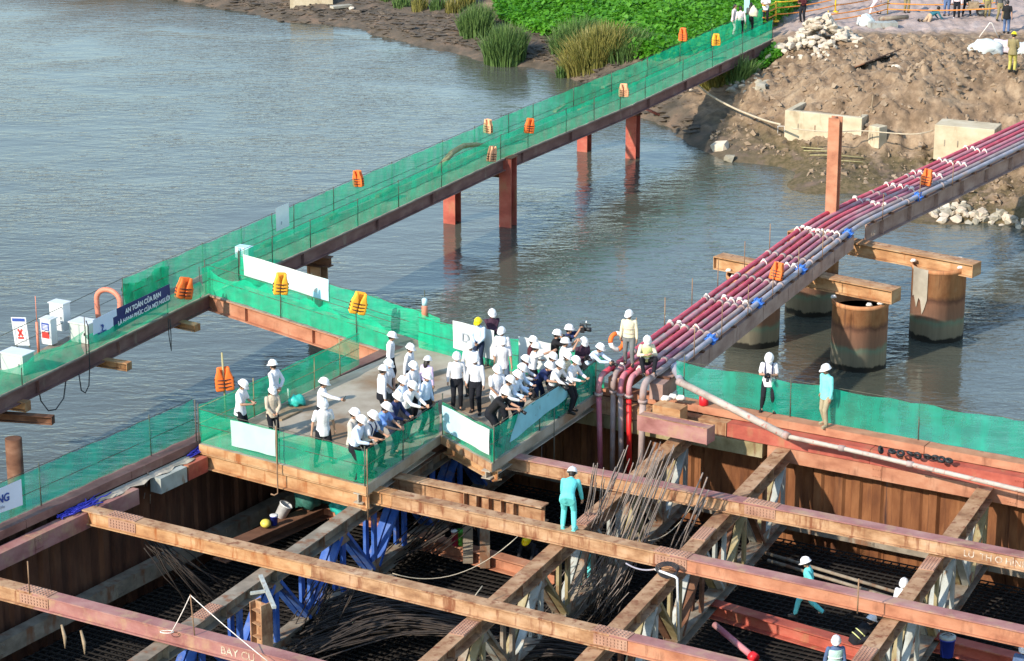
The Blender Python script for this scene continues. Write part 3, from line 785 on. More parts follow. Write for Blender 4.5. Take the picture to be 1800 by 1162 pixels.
B2 = crossbeam([(600, 700, 'rust_gold', 'rust_gold'), (700, 1190, 'rust_tan', 'rust_tan'), (1190, 2050, 'primer', 'primer_orange')], 'long beam on which the bent over turquoise worker stands', ((686, 858), (1740, 1085.7)), (1190,))
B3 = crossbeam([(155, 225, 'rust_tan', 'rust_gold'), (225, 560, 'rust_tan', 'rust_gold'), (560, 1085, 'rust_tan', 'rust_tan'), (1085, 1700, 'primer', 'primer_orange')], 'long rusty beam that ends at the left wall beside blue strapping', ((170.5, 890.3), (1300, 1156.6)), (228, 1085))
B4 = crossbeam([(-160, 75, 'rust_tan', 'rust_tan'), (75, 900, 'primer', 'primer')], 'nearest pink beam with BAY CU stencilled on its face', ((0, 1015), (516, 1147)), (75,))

# stencilled lettering
def text_obj(name, body, m, size, parent, loc, xdir, ndir, depth=0.004, align='LEFT', bold=0.0):
    cu = bpy.data.curves.new(name, 'FONT'); cu.body = body; cu.size = size; cu.extrude = depth; cu.align_x = align; cu.offset = bold
    t = bpy.data.objects.new('tmp', cu); COL.objects.link(t)
    dg = bpy.context.evaluated_depsgraph_get()
    me = bpy.data.meshes.new_from_object(t.evaluated_get(dg)); me.name = name
    bpy.data.objects.remove(t)
    me.materials.clear(); me.materials.append(m)
    x = Vector(xdir).normalized(); n = Vector(ndir); n = (n - x * n.dot(x)).normalized(); y = n.cross(x)
    o = bpy.data.objects.new(name, me); COL.objects.link(o)
    mw = Matrix((x, y, n)).transposed().to_4x4(); mw.translation = Vector(loc) - (wloc(parent) if parent else Vector((0, 0, 0)))
    if parent: o.parent = parent
    o.matrix_local = mw
    return o
root, a, d, sd, pt = B4
text_obj('lettering', 'BAY CU', M['stencil'], 0.28, root, pt(402) + sd * 0.335 + Vector((0, 0, -0.31)), d, sd, bold=0.002)
root, a, d, sd, pt = B1
text_obj('lettering', 'LU  TH O HÌNH', M['stencil'], 0.25, root, pt(1702) + sd * 0.335 + Vector((0, 0, -0.31)), d, sd, bold=0.002)

# ------------------------------------------------------------------ netting fences
Z = Vector((0, 0, 1))
def netstrip(b, base, h, droop=0.06, lift=0.02, wav=0.035, step=0.32, seed=0, belly=0.0):
    """loosely hung sheet along the base polyline; droops between the ends of each span"""
    rnd = random.Random(seed)
    cols = []
    for a, c in zip(base, base[1:]):
        a, c = Vector(a), Vector(c); L = (c - a).length; n = max(2, int(L / step))
        d = (c - a).normalized(); sd = Vector((d.y, -d.x, 0))
        for i in range(n + (1 if c == Vector(base[-1]) else 0)):
            t = i / n
            ph = (L * t) % 2.2 / 2.2
            hh = h - droop * math.sin(math.pi * ph) - rnd.uniform(0, 0.025)
            col = []
            for k in range(5):
                f = k / 4
                wv = wav * (math.sin(i * 1.9 + k * 1.3 + seed) * 0.5 + rnd.uniform(-0.6, 0.6)) + belly * math.sin(math.pi * f)
                col.append(lerp(a, c, t) + Z * (lift + (hh - lift) * f) + sd * wv)
            cols.append(col)
    vs = [q for c in cols for q in c]
    fs = [(i * 5 + k, (i + 1) * 5 + k, (i + 1) * 5 + k + 1, i * 5 + k + 1) for i in range(len(cols) - 1) for k in range(4)]
    o = b.sm; b.sm = True; b.add(vs, fs); b.sm = o

def netfence(base, h, label, m, posts, group=None, ph=1.2, pm='post', rails=(0.55, 1.02), seed=1, droop=0.06, pr=0.018, belly=0.0, netbase=None):
    base = [Vector(p) for p in base]
    root = empty('net_fence', base[0], label, 'net fence', group)
    b = MB(); netstrip(b, netbase or base, h, seed=seed, droop=droop, belly=belly); b.build('net', M[m], root)
    for q in posts:
        q, hh = (q if isinstance(q, tuple) else (q, ph))
        b = MB(); b.tube([q, q + Z * hh + Vector((random.uniform(-.015, .015), random.uniform(-.015, .015), 0))], pr, 6); b.build('post', M[pm], root)
    for r in rails:
        b = MB(); b.tube([p + Z * r for p in base], 0.010, 5); b.build('rail_wire', M[pm], root)
    return root

# ------------------------------------------------------------------ viewing platform
A0, A1, A2, A3, A4, F1 = P(350, 780), P(645, 855), P(775, 765), P(865, 815), P(1050, 692), P(733, 605)
LEFT = [P(676, 629), P(560, 678), P(480, 716)]
deck_root = empty('viewing_platform', (A0 + A4) / 2 - Z * 0.75, 'concrete topped steel viewing platform crowded with people over the pit corner', 'platform')
b = MB()
poly = [A0, A1, A2, A3, A4, P(1060, 686), F1] + LEFT
n = len(poly)
b.add([p - Z * 0.26 for p in poly] + poly, [tuple(range(n - 1, -1, -1)), tuple(range(n, 2 * n))] + [(i, (i + 1) % n, n + (i + 1) % n, n + i) for i in range(n)])
b.build('deck', M['deck_concrete'], deck_root)
def edge(a, c, m, inset, h, z0, name='edge_beam', bb=0.28):
    d = (c - a).normalized(); nn = Vector((d.y, -d.x, 0))
    b = MB(); b.ibeam(a + d * 0.03 + nn * inset + Z * z0, c - d * 0.03 + nn * inset + Z * z0, h, bb, 0.03, 0.03)
    return b.build(name, M[m], deck_root)
edge(A0, A1, 'rust_gold', -0.13, 0.46, -0.264)
edge(A1, A2, 'concrete', -0.30, 0.30, -0.264)
edge(A2, A3, 'rust_gold', -0.20, 0.30, -0.264)
edge(A3, A4, 'concrete', -0.22, 0.24, -0.264)
# bearers underneath
for t in (0.15, 0.5, 0.85):
    b = MB(); p0 = lerp(A0, A1, t) + (F1 - A0).normalized() * 0.5; b.ibeam(p0 - Z * 0.262, p0 + (F1 - A0).normalized() * 6.5 - Z * 0.262, 0.4, 0.3); b.build('bearer', M['rust_dark'], deck_root)
# gold lip strip along the front deck edge: dusty steel plate
d = (A1 - A0).normalized(); nn = Vector((d.y, -d.x, 0))
b = MB(); b.box((A0 + A1) / 2 + nn * 0.012 - Z * 0.125, ((A1 - A0).length - 0.02, 0.02, 0.235), frame(d)); b.build('edge_plate', M['rust_gold'], deck_root)
d = (A3 - A2).normalized(); nn = Vector((d.y, -d.x, 0))
b = MB(); b.box((A2 + A3) / 2 + nn * 0.012 - Z * 0.125, ((A3 - A2).length - 0.02, 0.02, 0.235), frame(d)); b.build('edge_plate', M['rust_tan'], deck_root)

G_PN = 'green net fences round the platform'
e_in = lambda a, c, o=0.06: (lambda nn: (a - nn * o, c - nn * o))(Vector(((c - a).normalized().y, -(c - a).normalized().x, 0)))
a, c = e_in(A0, A1)
netfence([a, c], 1.02, 'green net fence along the sunlit front edge of the platform, with a pale mint banner', 'net_pl', [(A0 + nn * 0.0, 1.22), (P(488, 816), 1.30)], G_PN, seed=3)
a, c = e_in(A1, A2)
netfence([a, c], 1.02, 'green net fence in front of the row of leaning visitors', 'net_pl', [(a, 1.15), ((a + c) / 2, 1.05)], G_PN, seed=4)
a, c = e_in(A2, A3)
netfence([a, c], 1.02, 'short green net fence behind the pale blue and white banner', 'net_pl', [(a, 1.25), (c, 1.12)], G_PN, seed=5)
a, c = e_in(A3, A4)
netfence([a, c], 1.02, 'teal net fence under the photographers, hung with an aqua sheet', 'net_teal', [lerp(a, c, .45), (c, 1.15)], G_PN, seed=6)
netfence([P(736, 612), P(830, 637), P(930, 660), P(1062, 684)], 1.18, 'green net fence behind the crowd on the river side of the platform', 'net', [(P(762, 617), 1.0), P(830, 637), P(930, 660), P(1000, 672)], G_PN, seed=7, droop=0.12)
netfence([P(352, 776), P(447, 733), P(548, 686), P(632, 642)], 1.12, 'green net fence behind the left edge of the platform', 'net', [P(447, 733), (P(553, 684), 1.0), P(598, 660)], G_PN, seed=8, pm='bamboo', droop=0.05)

def banner(corners, m, name, label, cat='banner', group=None, nx=10, nz=4, wav=0.02, extra=None):
    """cloth between four corner points: lower left, lower right, upper right, upper left"""
    ll, lr, ur, ul = [Vector(q) for q in corners]
    nn = (lr - ll).cross(ul - ll).normalized()
    b = MB(); b.sm = True
    f = lambda u, v: lerp(lerp(ll, lr, u), lerp(ul, ur, u), v) + nn * wav * (math.sin(u * 9 + v * 2) * 0.6 + math.sin(u * 17 - v * 5) * 0.4)
    vs = [f(i / nx, k / nz) for k in range(nz + 1) for i in range(nx + 1)]
    w_ = nx + 1
    fs = [(k * w_ + i, k * w_ + i + 1, (k + 1) * w_ + i + 1, (k + 1) * w_ + i) for k in range(nz) for i in range(nx)]
    k0 = len(vs)
    vs2 = [q - nn * 0.006 for q in vs]
    b.add(vs + vs2, fs + [tuple(k0 + i for i in reversed(q)) for q in fs])
    b.mi = 0
    if extra:
        for fi in range(len(fs)):
            i, k = fi % nx, fi // nx
            if extra(i / nx, k / nz): b.m[fi] = 1
    mats = [M[x] for x in m] if isinstance(m, (list, tuple)) else M[m]
    return b.build(name, mats, label=label, cat=cat, group=group), f, nn
def along(a, c, t0, t1, z0, z1, o=0.05):
    d = (c - a).normalized(); nn = Vector((d.y, -d.x, 0))
    p, q = lerp(a, c, t0) + nn * o, lerp(a, c, t1) + nn * o
    return [p + Z * z0, q + Z * z0, q + Z * z1, p + Z * z1]
banner(along(A0, A1, 0.21, 0.475, 0.22, 0.98), 'mint_cloth', 'banner', 'pale mint blank banner tied to the front net near the left corner', group='banners on the platform nets')
banner(along(A2, A3, 0.07, 0.97, 0.24, 0.98), ['white_cloth', 'paleblue_cloth'], 'banner', 'white banner with a pale blue end on the short net', group='banners on the platform nets', extra=lambda u, v: u < 0.32 + 0.1 * v)
banner([lerp(A3, A4, .17) + Z * .26 + nn * .05, lerp(A3, A4, .72) + Z * .50 + nn * .05, lerp(A3, A4, .84) + Z * 1.03 + nn * .05, lerp(A3, A4, .24) + Z * .98 + nn * .05], 'aqua_cloth', 'banner', 'slanting aqua sheet under the photographers', group='banners on the platform nets', wav=0.035)
bo, f, bn = banner([P(797, 629) + Z * .36 - Vector((0, .1, 0)), P(868, 647) + Z * .30 - Vector((0, .1, 0)), P(868, 647) + Z * 1.24 - Vector((0, .1, 0)), P(797, 629) + Z * 1.26 - Vector((0, .1, 0))], 'white_cloth', 'banner', 'white board sheet behind the man in the yellow helmet', group='banners on the platform nets')
text_obj('print', 'D I', M['ink_grey'], 0.42, bo, f(0.22, 0.35) + bn * 0.03, f(1, .5) - f(0, .5), bn)
bo, f, bn = banner([P(912, 657) + Z * .30 - Vector((0, .1, 0)), P(976, 670) + Z * .30 - Vector((0, .1, 0)), P(976, 670) + Z * 1.2 - Vector((0, .1, 0)), P(912, 657) + Z * 1.24 - Vector((0, .1, 0))], 'white_cloth', 'banner', 'white sheet on the river side net behind the photographers', group='banners on the platform nets')
text_obj('print', 'Q.', M['ink_blue'], 0.3, bo, f(0.08, 0.12) + bn * 0.03, f(1, .5) - f(0, .5), bn)

# hooked pole hanging from the front edge and the pole at the corner
b = MB(); q = P(489, 818) + Vector((-.02, -.12, 0)); b.tube([q + Z * 1.2, q, q - Z * 0.78, q + Vector((-.10, 0, -.84)), q + Vector((-.2, 0, -.80))], 0.022, 6)
b.build('hooked_pole', M['rod'], label='rusty hooked pole hanging from the front edge of the platform', cat='pole')
b = MB(); q = A1 + Vector((.02, -.08, 0)); b.tube([q + Z * 1.1, q - Z * 0.95], 0.02, 6); b.build('corner_pole', M['rod'], label='thin pole hung at the front corner of the platform', cat='pole')
b = MB(); q = P(968, 745) + Vector((.1, -.08, 0)); b.tube([q + Z * .5, q - Z * 1.5], 0.016, 6); b.build('camera_pole', M['post'], label='thin dark pole hanging below the camera of the navy shirted man', cat='pole')
b = MB(); q = P(425, 725, 0); 

# ------------------------------------------------------------------ steel fence along the left wall and its sign
lw = lambda px, py: (CC + LD * sL(px, py) + nL * 0.10)
netfence([lw(350, 768), lw(250, 808), lw(120, 865), lw(0, 918), lw(-60, 945)], 1.12, 'teal net fence along the left sheet pile wall with the white sign', 'net_teal', [lw(262, 800), lw(70, 888), (A0 + Vector((-.1, .2, 0)), 1.25)], seed=9, rails=(0.5, 1.12), droop=0.03)
p, q = lw(-70, 950), lw(34, 903)
bo, f, bn = banner([p + Z * 0.42 + nL * .06, q + Z * 0.28 + nL * .06, q + Z * 1.0 + nL * .06, p + Z * 1.02 + nL * .06], 'banner_white', 'sign_board', 'pale sign with blue letters ending in ONG cut off by the left edge', 'sign', wav=0.008)
text_obj('lettering', 'ƯƠNG', M['ink_blue'], 0.30, bo, f(0.36, 0.42) + bn * 0.03, f(1, .45) - f(0, .5), bn, bold=0.008)
text_obj('lettering', 'an Gia Hu', M['ink_grey'], 0.13, bo, f(0.44, 0.16) + bn * 0.03, f(1, .45) - f(0, .5), bn)

# right wall fence
rw = lambda px, py: _on(CC, RD, px) + nR * 0.05
netfence([rw(1190, 706), rw(1330, 733), rw(1445, 756), rw(1620, 785), rw(1800, 815), rw(1900, 832)], 1.14, 'long teal net fence behind the men on the right wall', 'net_teal', [(rw(1203, 710), 1.35), rw(1390, 744), rw(1615, 784), rw(1850, 823)], seed=10, rails=(1.13,), droop=0.08)

# ------------------------------------------------------------------ walkway linking the footbridge to the platform
W0, W1 = P(362, 516), P(690, 622)
wd = (W1 - W0).normalized(); wn_ = Vector((-wd.y, wd.x, 0)); wn_ = wn_ if wn_.y > 0 else -wn_
ww = 1.55
xroot = empty('link_walkway', (W0 + W1) / 2 - Z * 0.5, 'rusty girdered link walkway from the footbridge to the platform', 'walkway')
b = MB(); b.ibeam(W0 + wn_ * .15 - Z * .04, W1 + wn_ * .15 - Z * .04, 0.55, 0.3, 0.035, 0.03)
for k in (1, 4): b.box(W0 + wd * (0.9 + k * 1.15) + wn_ * 0.075 - Z * 0.31, (0.02, 0.13, 0.47), frame(wd))
b.build('girder', M['primer_orange'], xroot)
b = MB(); b.ibeam(W0 + wn_ * (ww - .15) - Z * .04, W1 + wn_ * (ww - .15) - Z * .04, 0.55, 0.3); b.build('girder', M['rust_dark'], xroot)
L = (W1 - W0).length; k = int(L / 0.62)
for i in range(k):
    b = MB(); q = W0 + wd * (L * (i + .5) / k) + wn_ * ww / 2; b.box(q - Z * (0.018 + random.uniform(0, .006)), (L / k - 0.012, ww, 0.034), frame(wd)); b.build('deck_plate', M['plank'], xroot)
netfence([W0 + wn_ * .05, lerp(W0, W1, .33) + wn_ * .05, lerp(W0, W1, .66) + wn_ * .05, W1 + wn_ * .05], 0.98, 'green net fence on the near side of the link walkway', 'net', [(W0, 1.2), lerp(W0, W1, .42), (lerp(W0, W1, .82), 1.55)], 'green net fences on the link walkway', seed=12, droop=0.3)
X0, X1 = W0 + wn_ * (ww - .05), W1 + wn_ * (ww - .05) + wd * 0.6
netfence([X0, lerp(X0, X1, .4), lerp(X0, X1, .7), X1], 1.08, 'green net fence on the river side of the link walkway', 'net', [X0, lerp(X0, X1, .38), (lerp(X0, X1, .93), 1.75)], 'green net fences on the link walkway', seed=13, droop=0.1)
banner(along(X0, X1, 0.03, 0.47, 0.42, 1.16, o=0.06), ['white_cloth', 'paleblue_cloth'], 'banner', 'long white banner with a pale blue end on the link walkway', nx=16, extra=lambda u, v: u > 0.85 + 0.1 * (v - .5))
# support pile and cap of the link walkway / footbridge junction
def hpile(x, y, z0, z1, size, yaw, m, label, group='H section piles standing in the river', cap=None):
    b = MB(); c, s = math.cos(yaw), math.sin(yaw)
    b.ibeam(Vector((x, y, z0)) , Vector((x, y, z1)), size, size, 0.05, 0.045, top=False, up=Vector((s, c, 0)))
    root = empty('steel_pile', (x, y, z0), label, 'pile', group)
    b.build('shaft', M[m], root)
    if cap:
        b = MB(); p0, p1 = cap; b.ibeam(p0, p1, 0.36, 0.34); b.build('cap_beam', M['rust_dark'], root)
        b = MB(); b.box((x, y, z1 + 0.012), (size + .12, size + .12, 0.02), Matrix.Rotation(-yaw, 3, 'Z')); b.build('cap_plate', M['rust_dark'], root)
    return root

# ------------------------------------------------------------------ footbridge over the river
FB = [P(-90, 738), P(0, 697), P(360, 521), P(620, 403), P(880, 281), P(1112, 184), P(1360, 68)]
fd = (FB[-1] - FB[0]).normalized(); fn = Vector((-fd.y, fd.x, 0)); fn = fn if fn.x < 0 else -fn
fw = 1.62
froot = empty('footbridge', (FB[0] + FB[-1]) / 2 - Z * 0.6, 'long netted steel footbridge crossing the river to the far bank', 'footbridge')
def offs(p, o, z=0.0): return p + fn * o + Z * z
for i, (a, c) in enumerate(zip(FB, FB[1:])):
    d = (c - a).normalized()
    b = MB(); b.ibeam(offs(a, .14, -.05) + d * .005, offs(c, .14, -.05) - d * .005, 0.50, 0.28, 0.035, 0.03)
    for k in range(int((c - a).length / 4.4)): b.box(offs(a, .065, -.3) + d * (2 + k * 4.4), (0.022, 0.11, 0.43), frame(d))
    b.build('girder', M['girder_brown'], froot)
    b = MB(); b.ibeam(offs(a, fw - .14, -.05) + d * .005, offs(c, fw - .14, -.05) - d * .005, 0.50, 0.28); b.build('girder', M['rust_dark'], froot)
    L = (c - a).length; k = int(L / 1.2)
    for j in range(k):
        q = a + d * (L * (j + .5) / k)
        b = MB(); b.box(offs(q, fw / 2, -.022 - random.uniform(0, .008)), (L / k - 0.015, fw, 0.04), frame(d)); b.build('deck_plate', M['plank'], froot)
def fpt(px, off=0.03, far=False):
    """point of the footbridge edge at picture column px"""
    o = fw - 0.03 if far else off
    for a, c in zip(FB, FB[1:]):
        a2, c2 = offs(a, o), offs(c, o)
        f_ = lambda q: 900 + FPX * q.x / (q.y * _C - (q.z - CAM_H) * _S)
        if f_(a2) <= px <= f_(c2) or c == FB[-1]:
            return _on(a2, (c2 - a2).normalized(), px)
near_px = [-60, 39, 150, 258, 357, 420, 479, 546, 629, 701, 776, 880, 928, 995, 1044, 1090, 1134, 1200, 1252, 1305, 1357]
far_px = [217, 289, 357, 426, 479, 517, 587, 689, 778, 835, 894, 937, 1008, 1075, 1137, 1195, 1250]
netfence([fpt(p_) for p_ in (357, 620, 880, 1112, 1357)], 1.02, 'long green net fence along the near side of the footbridge', 'net', [fpt(p_) for p_ in near_px if p_ > 357], 'green net fences along the footbridge', ph=1.08, seed=14, rails=(0.5, 1.03), droop=0.03)
netfence([fpt(p_, far=True) for p_ in (217, 620, 880, 1112, 1340)], 1.10, 'long green net fence along the far side of the footbridge', 'net', [fpt(p_, far=True) for p_ in far_px], 'green net fences along the footbridge', ph=1.14, seed=15, rails=(0.5, 1.11), droop=0.03)
netfence([fpt(p_) for p_ in (-60, 0, 75, 150)], 0.82, 'sagging green net beside the electrical cabinets at the left end of the footbridge', 'net', [(fpt(39), .55)], 'green net fences along the footbridge', ph=0.9, seed=16, rails=(), droop=0.16, belly=-0.16)
netfence([fpt(p_) for p_ in (150, 230, 300, 352)], 0.62, 'green net bulging below the navy banner on the footbridge', 'net', [(fpt(152), 1.2), (fpt(295), .9), (fpt(352), 1.1)], 'green net fences along the footbridge', seed=17, rails=(), droop=0.05, belly=0.18)
b = MB(); netstrip(b, [fpt(218, far=True), fpt(300, far=True)], 0.95, seed=20, droop=0.2, wav=0.12, step=0.2); b.build('folded_net', M['net_dense'], label='bunched bright green netting behind the navy banner', cat='net')
# life line wires on the far side at the left
b = MB(); b.tube([fpt(-60, far=True) + Z * 1.0, fpt(217, far=True) + Z * 1.1], 0.012, 5); b.tube([fpt(-60, far=True) + Z * .5, fpt(217, far=True) + Z * .55], 0.010, 5)
b.build('safety_wire', M['post'], label='dark safety wires on the far side of the footbridge behind the cabinets', cat='wire')

# piles under the footbridge
def bent(px_n, py_n, px_f, py_f, label_n, label_f, m, size=0.56, yaw=R(26)):
    n_ = P(px_n, py_n, WATER_Z)
    hpile(n_.x, n_.y, -5.5, -0.02 if px_n == 893 else -0.93, size, yaw, m, label_n, cap=(n_ + Vector((0, 0, 2.43)) - fn * .4, n_ + Vector((0, 0, 2.43)) + fn * 2.6) if px_n != 893 else (n_ + Vector((0, 0, 2.44)) + fn * .3, n_ + Vector((0, 0, 2.44)) + fn * 2.6))
    if px_f:
        f_ = P(px_f, py_f, WATER_Z)
        hpile(f_.x, f_.y, -5.5, -0.93, size, yaw, m, label_f)
bent(893, 397, 795, 391, 'tall bright red pile at the middle of the footbridge', 'brown pile half hidden behind the footbridge girder left of the red one', 'primer_red')
bent(1112, 277, 1027, 265, 'red pile of the footbridge nearest the far bank', 'short red pile on the far side of the footbridge near the bank', 'primer_red', size=0.52)
n_ = P(560, 560, WATER_Z)
hpile(n_.x, n_.y, -5.5, -0.93, 0.56, R(26), 'rust_tan', 'rusty pile under the corner of the footbridge and the link walkway', cap=(n_ + Vector((0, 0, 2.43)) - fn * .6, n_ + Vector((0, 0, 2.43)) + fn * 2.4))
# left round pile with crossing beams
q = P(31, 890, WATER_Z)
root = empty('steel_pile', (q.x, q.y, -5.5), 'brown round pile under the left end of the footbridge', 'pile', None)
b = MB(); b.lathe((q.x, q.y, 0), [(0.25, -5.5), (0.25, -0.85), (0.20, -0.845)], 20); b.build('shaft', M['rust_dark'], root)
def rawbeam(px0, py0, px1, py1, z, m, label, h=0.3, bb=0.3, grp='rusty beam ends sticking out below the footbridge'):
    b = MB(); p0, p1 = P(px0, py0, z), P(px1, py1, z); b.ibeam(p0, p1, h, bb); root = empty('beam_stub', (p0 + p1) / 2 - Z * h, label, 'beam', grp); b.build('section', M[m], root)
    b = MB(); d = (p1 - p0).normalized(); b.box(p1 + d * 0.012 - Z * h / 2, (0.02, bb, h), frame(d)); b.build('end_plate', M[m], root); return root
rawbeam(-60, 690, 48, 706, -0.50, 'rust_gold', 'orange rusty beam end just above the round pile')
rawbeam(-40, 722, 92, 731, -0.82, 'rust_dark', 'dark beam end with a cable over it on the round pile', 0.26, 0.26)
rawbeam(140, 624, 226, 637, -0.50, 'rust_gold', 'orange beam end sticking out below the sagging net', 0.26)
rawbeam(280, 556, 346, 570, -0.50, 'rust_gold', 'short orange beam end below the navy banner', 0.24)

# navy slogan banner
p, q = fpt(163) - fn * 0.0, fpt(298)
bo, f, bn = banner([p + Z * 0.28 - fn * .06, q + Z * 0.42 - fn * .06, q + Z * 1.02 - fn * .06, p + Z * 1.02 - fn * .06], ['banner_white', 'navy_cloth'], 'slogan_banner', 'navy and white slogan banner in Vietnamese on the footbridge', nx=20, nz=6, wav=0.012, extra=lambda u, v: u > 0.20 + 0.09 * v)
ux = f(1, .5) - f(.3, .5)
text_obj('lettering', 'AN TOÀN CỦA BẠN', M['ink_white'], 0.225, bo, f(0.40, 0.58) + bn * 0.035, ux, bn, bold=0.006)
text_obj('lettering', 'LÀ HẠNH PHÚC CỦA MỌI NGƯỜI', M['ink_white'], 0.20, bo, f(0.30, 0.20) + bn * 0.035, ux, bn, bold=0.005)
mk = MB(); o_ = f(0.10, 0.50) + bn * 0.03; uy = bn.cross(ux.normalized())
u_ = ux.normalized()
mk.add([o_ + u_ * x + uy * y for x, y in ((-.06, .1), (.05, .1), (.11, .03), (.03, -.12), (-.03, -.12), (.03, 0), (-.02, .05))], [(0, 1, 2, 3, 4, 5, 6)])
mk.build('emblem', M['ink_blue'], bo)
text_obj('lettering', 'ĐẠI DƯƠNG', M['ink_blue'], 0.085, bo, f(0.045, 0.26) + bn * 0.03, u_, bn)

# electrical cabinets, notice board, hose arch
def cabinet(px, py, z, sx, sy, sz, m, label, yaw=R(-28), roof=True, notice=False):
    p = P(px, py, z); root = empty('cabinet', p, label, 'cabinet', 'electrical boxes on the footbridge')
    rot = Matrix.Rotation(yaw, 3, 'Z')
    b = MB(); b.box(p + Z * sz / 2, (sx, sy, sz), rot); b.build('body', M[m], root)
    b = MB(); b.box(p + Z * (sz + .02), (sx + .06, sy + .08, 0.035), rot); b.build('lid', M['cabinet_w'], root)
    b = MB(); b.box(p + Z * sz * .5 + rot @ Vector((0, -sy / 2 - .008, 0)), (sx * .86, 0.012, sz * .88), rot); d_ = b.build('door', M[m], root)
    b = MB(); b.box(p + Z * sz * .5 + rot @ Vector((sx * .34, -sy / 2 - .024, 0)), (0.025, 0.02, 0.09), rot); b.build('handle', M['rubber'], d_)
    if notice:
        b = MB(); b.box(p + Z * sz * .72 + rot @ Vector((0, -sy / 2 - .0185, 0)), (sx * .7, 0.005, sz * .3), rot); b.build('notice', M['ink_blue'], d_)
        b = MB(); b.box(p + Z * sz * .38 + rot @ Vector((0, -sy / 2 - .0185, 0)), (sx * .7, 0.005, sz * .26), rot); b.build('notice', M['ink_red'], d_)
        b = MB()
        for k in range(4): b.box(p + Z * sz * (.62 + .055 * k) + rot @ Vector((0, -sy / 2 - .023, 0)), (sx * .5, 0.003, 0.018), rot)
        b.build('print', M['ink_white'], d_)
    return root
cabinet(107, 578, 0.25, 0.55, 0.36, 0.88, 'cabinet_w', 'taller white cabinet set back on the footbridge')
cabinet(87, 603, 0.05, 0.42, 0.30, 0.82, 'cabinet_w', 'white cabinet with a blue and red notice on its door', notice=True)
cabinet(148, 598, 0.02, 0.72, 0.55, 0.62, 'cabinet', 'low pale green box beside the slogan banner')
cabinet(32, 652, 0.02, 0.85, 0.55, 0.60, 'cabinet', 'low wide pale box behind the sagging net')
b = MB()
p = P(40, 608, .05); root = empty('notice_board', p, 'tilted white safety notice with a red symbol in a frame', 'notice board')
rot = Matrix.Rotation(R(-24), 3, 'Z') @ Matrix.Rotation(R(-6), 3, 'Y')
b.box(p + rot @ Vector((0, 0, .48)), (0.56, 0.03, 0.92), rot); b.build('board', M['cabinet_w'], root)
def onb(x, z, sx, sz, m, name, y=-0.02):
    b = MB(); b.box(p + rot @ Vector((x, y, z)), (sx, 0.008, sz), rot); b.build(name, M[m], root)
onb(0, .86, .48, .10, 'ink_blue', 'header')
for x, z, sx, sz in ((-.19, .40, .02, .50), (.19, .40, .02, .50), (0, .64, .36, .02), (0, .16, .36, .02)): onb(x, z, sx, sz, 'ink_grey', 'frame_line')
b = MB()
for a_ in (R(35), R(-35)): b.box(p + rot @ Vector((0, -.022, .44)), (0.07, 0.008, .28), rot @ Matrix.Rotation(a_, 3, 'Y'))
b.box(p + rot @ Vector((0, -.028, .27)), (0.22, 0.008, .06), rot); b.build('symbol', M['ink_red'], root)
for x in (-.24, .24):
    b = MB(); b.box(p + rot @ Vector((x, .03, .35)), (0.03, 0.03, .8), rot); b.build('leg', M['post'], root)
b = MB(); q = P(68, 622, 0); b.tube([q, q + Z * 1.05], 0.045, 8); b.tube([q + Z * 1.05, q + Z * 1.9], 0.014, 6); b.build('marker_post', M['hose_orange'], label='orange marker post with a thin rod beside the notice board', cat='post')
b = MB(); q = P(192, 560, 0.3); ud = Vector((.9, -.42, 0)).normalized()
pts = [q - ud * .42 - Z * .05, q - ud * .45 + Z * .45]
for k in range(13):
    a_ = math.pi * k / 12; pts.append(q - ud * .45 * math.cos(a_) + Z * (.62 + .36 * math.sin(a_)))
pts += [q + ud * .43 + Z * .35, q + ud * .30 - Z * .05]
fine = []
for a, c in zip(pts, pts[1:]):
    for k in range(4): fine.append(lerp(a, c, k / 4))
b.tube(fine, [0.092 if i % 2 else 0.078 for i in range(len(fine))], 10)
b.build('hose_arch', M['hose_orange'], label='salmon ribbed hose bent into an arch above the slogan banner', cat='hose')
# loops of cable
def cable(pts, r, m, label, cat='cable', group=None):
    b = MB(); b.tube(pts, r, 6); return b.build('cable', M[m], label=label, cat=cat, group=group)
G_CB = 'cables hanging from the footbridge'
q = fpt(152); cable([q + Z * 1.1 - fn * .05, q + Z * .9 - fn * .12, q - fn * .1 - Z * .4, q - fn * .12 - Z * 1.0 - fd * .12, q - fn * .1 - Z * 1.2 - fd * .3, q - fn * .1 - Z * 1.05 - fd * .5, q - fn * .08 - Z * .5 - fd * .55], 0.02, 'cable', 'dark cable looped below the orange beam end by the banner', group=G_CB)
q = fpt(291); cable([q - fn * .1 - Z * .1, q - fn * .1 - Z * .7, q - fn * .1 - Z * 1.25 + fd * .1, q - fn * .1 - Z * .7 + fd * .12, q - fn * .1 - Z * .15 + fd * .1], 0.016, 'cable', 'thin dark cable loop hanging below the right end of the banner', group=G_CB)
q = P(95, 722, -.8); cable([P(66, 676, -.5), P(72, 705, -.85), P(85, 722, -1.0), P(98, 720, -.95), P(112, 700, -.75), P(118, 652, -.45)], 0.022, 'cable', 'dark cable drooping over the dark beam end at the round pile', group=G_CB)
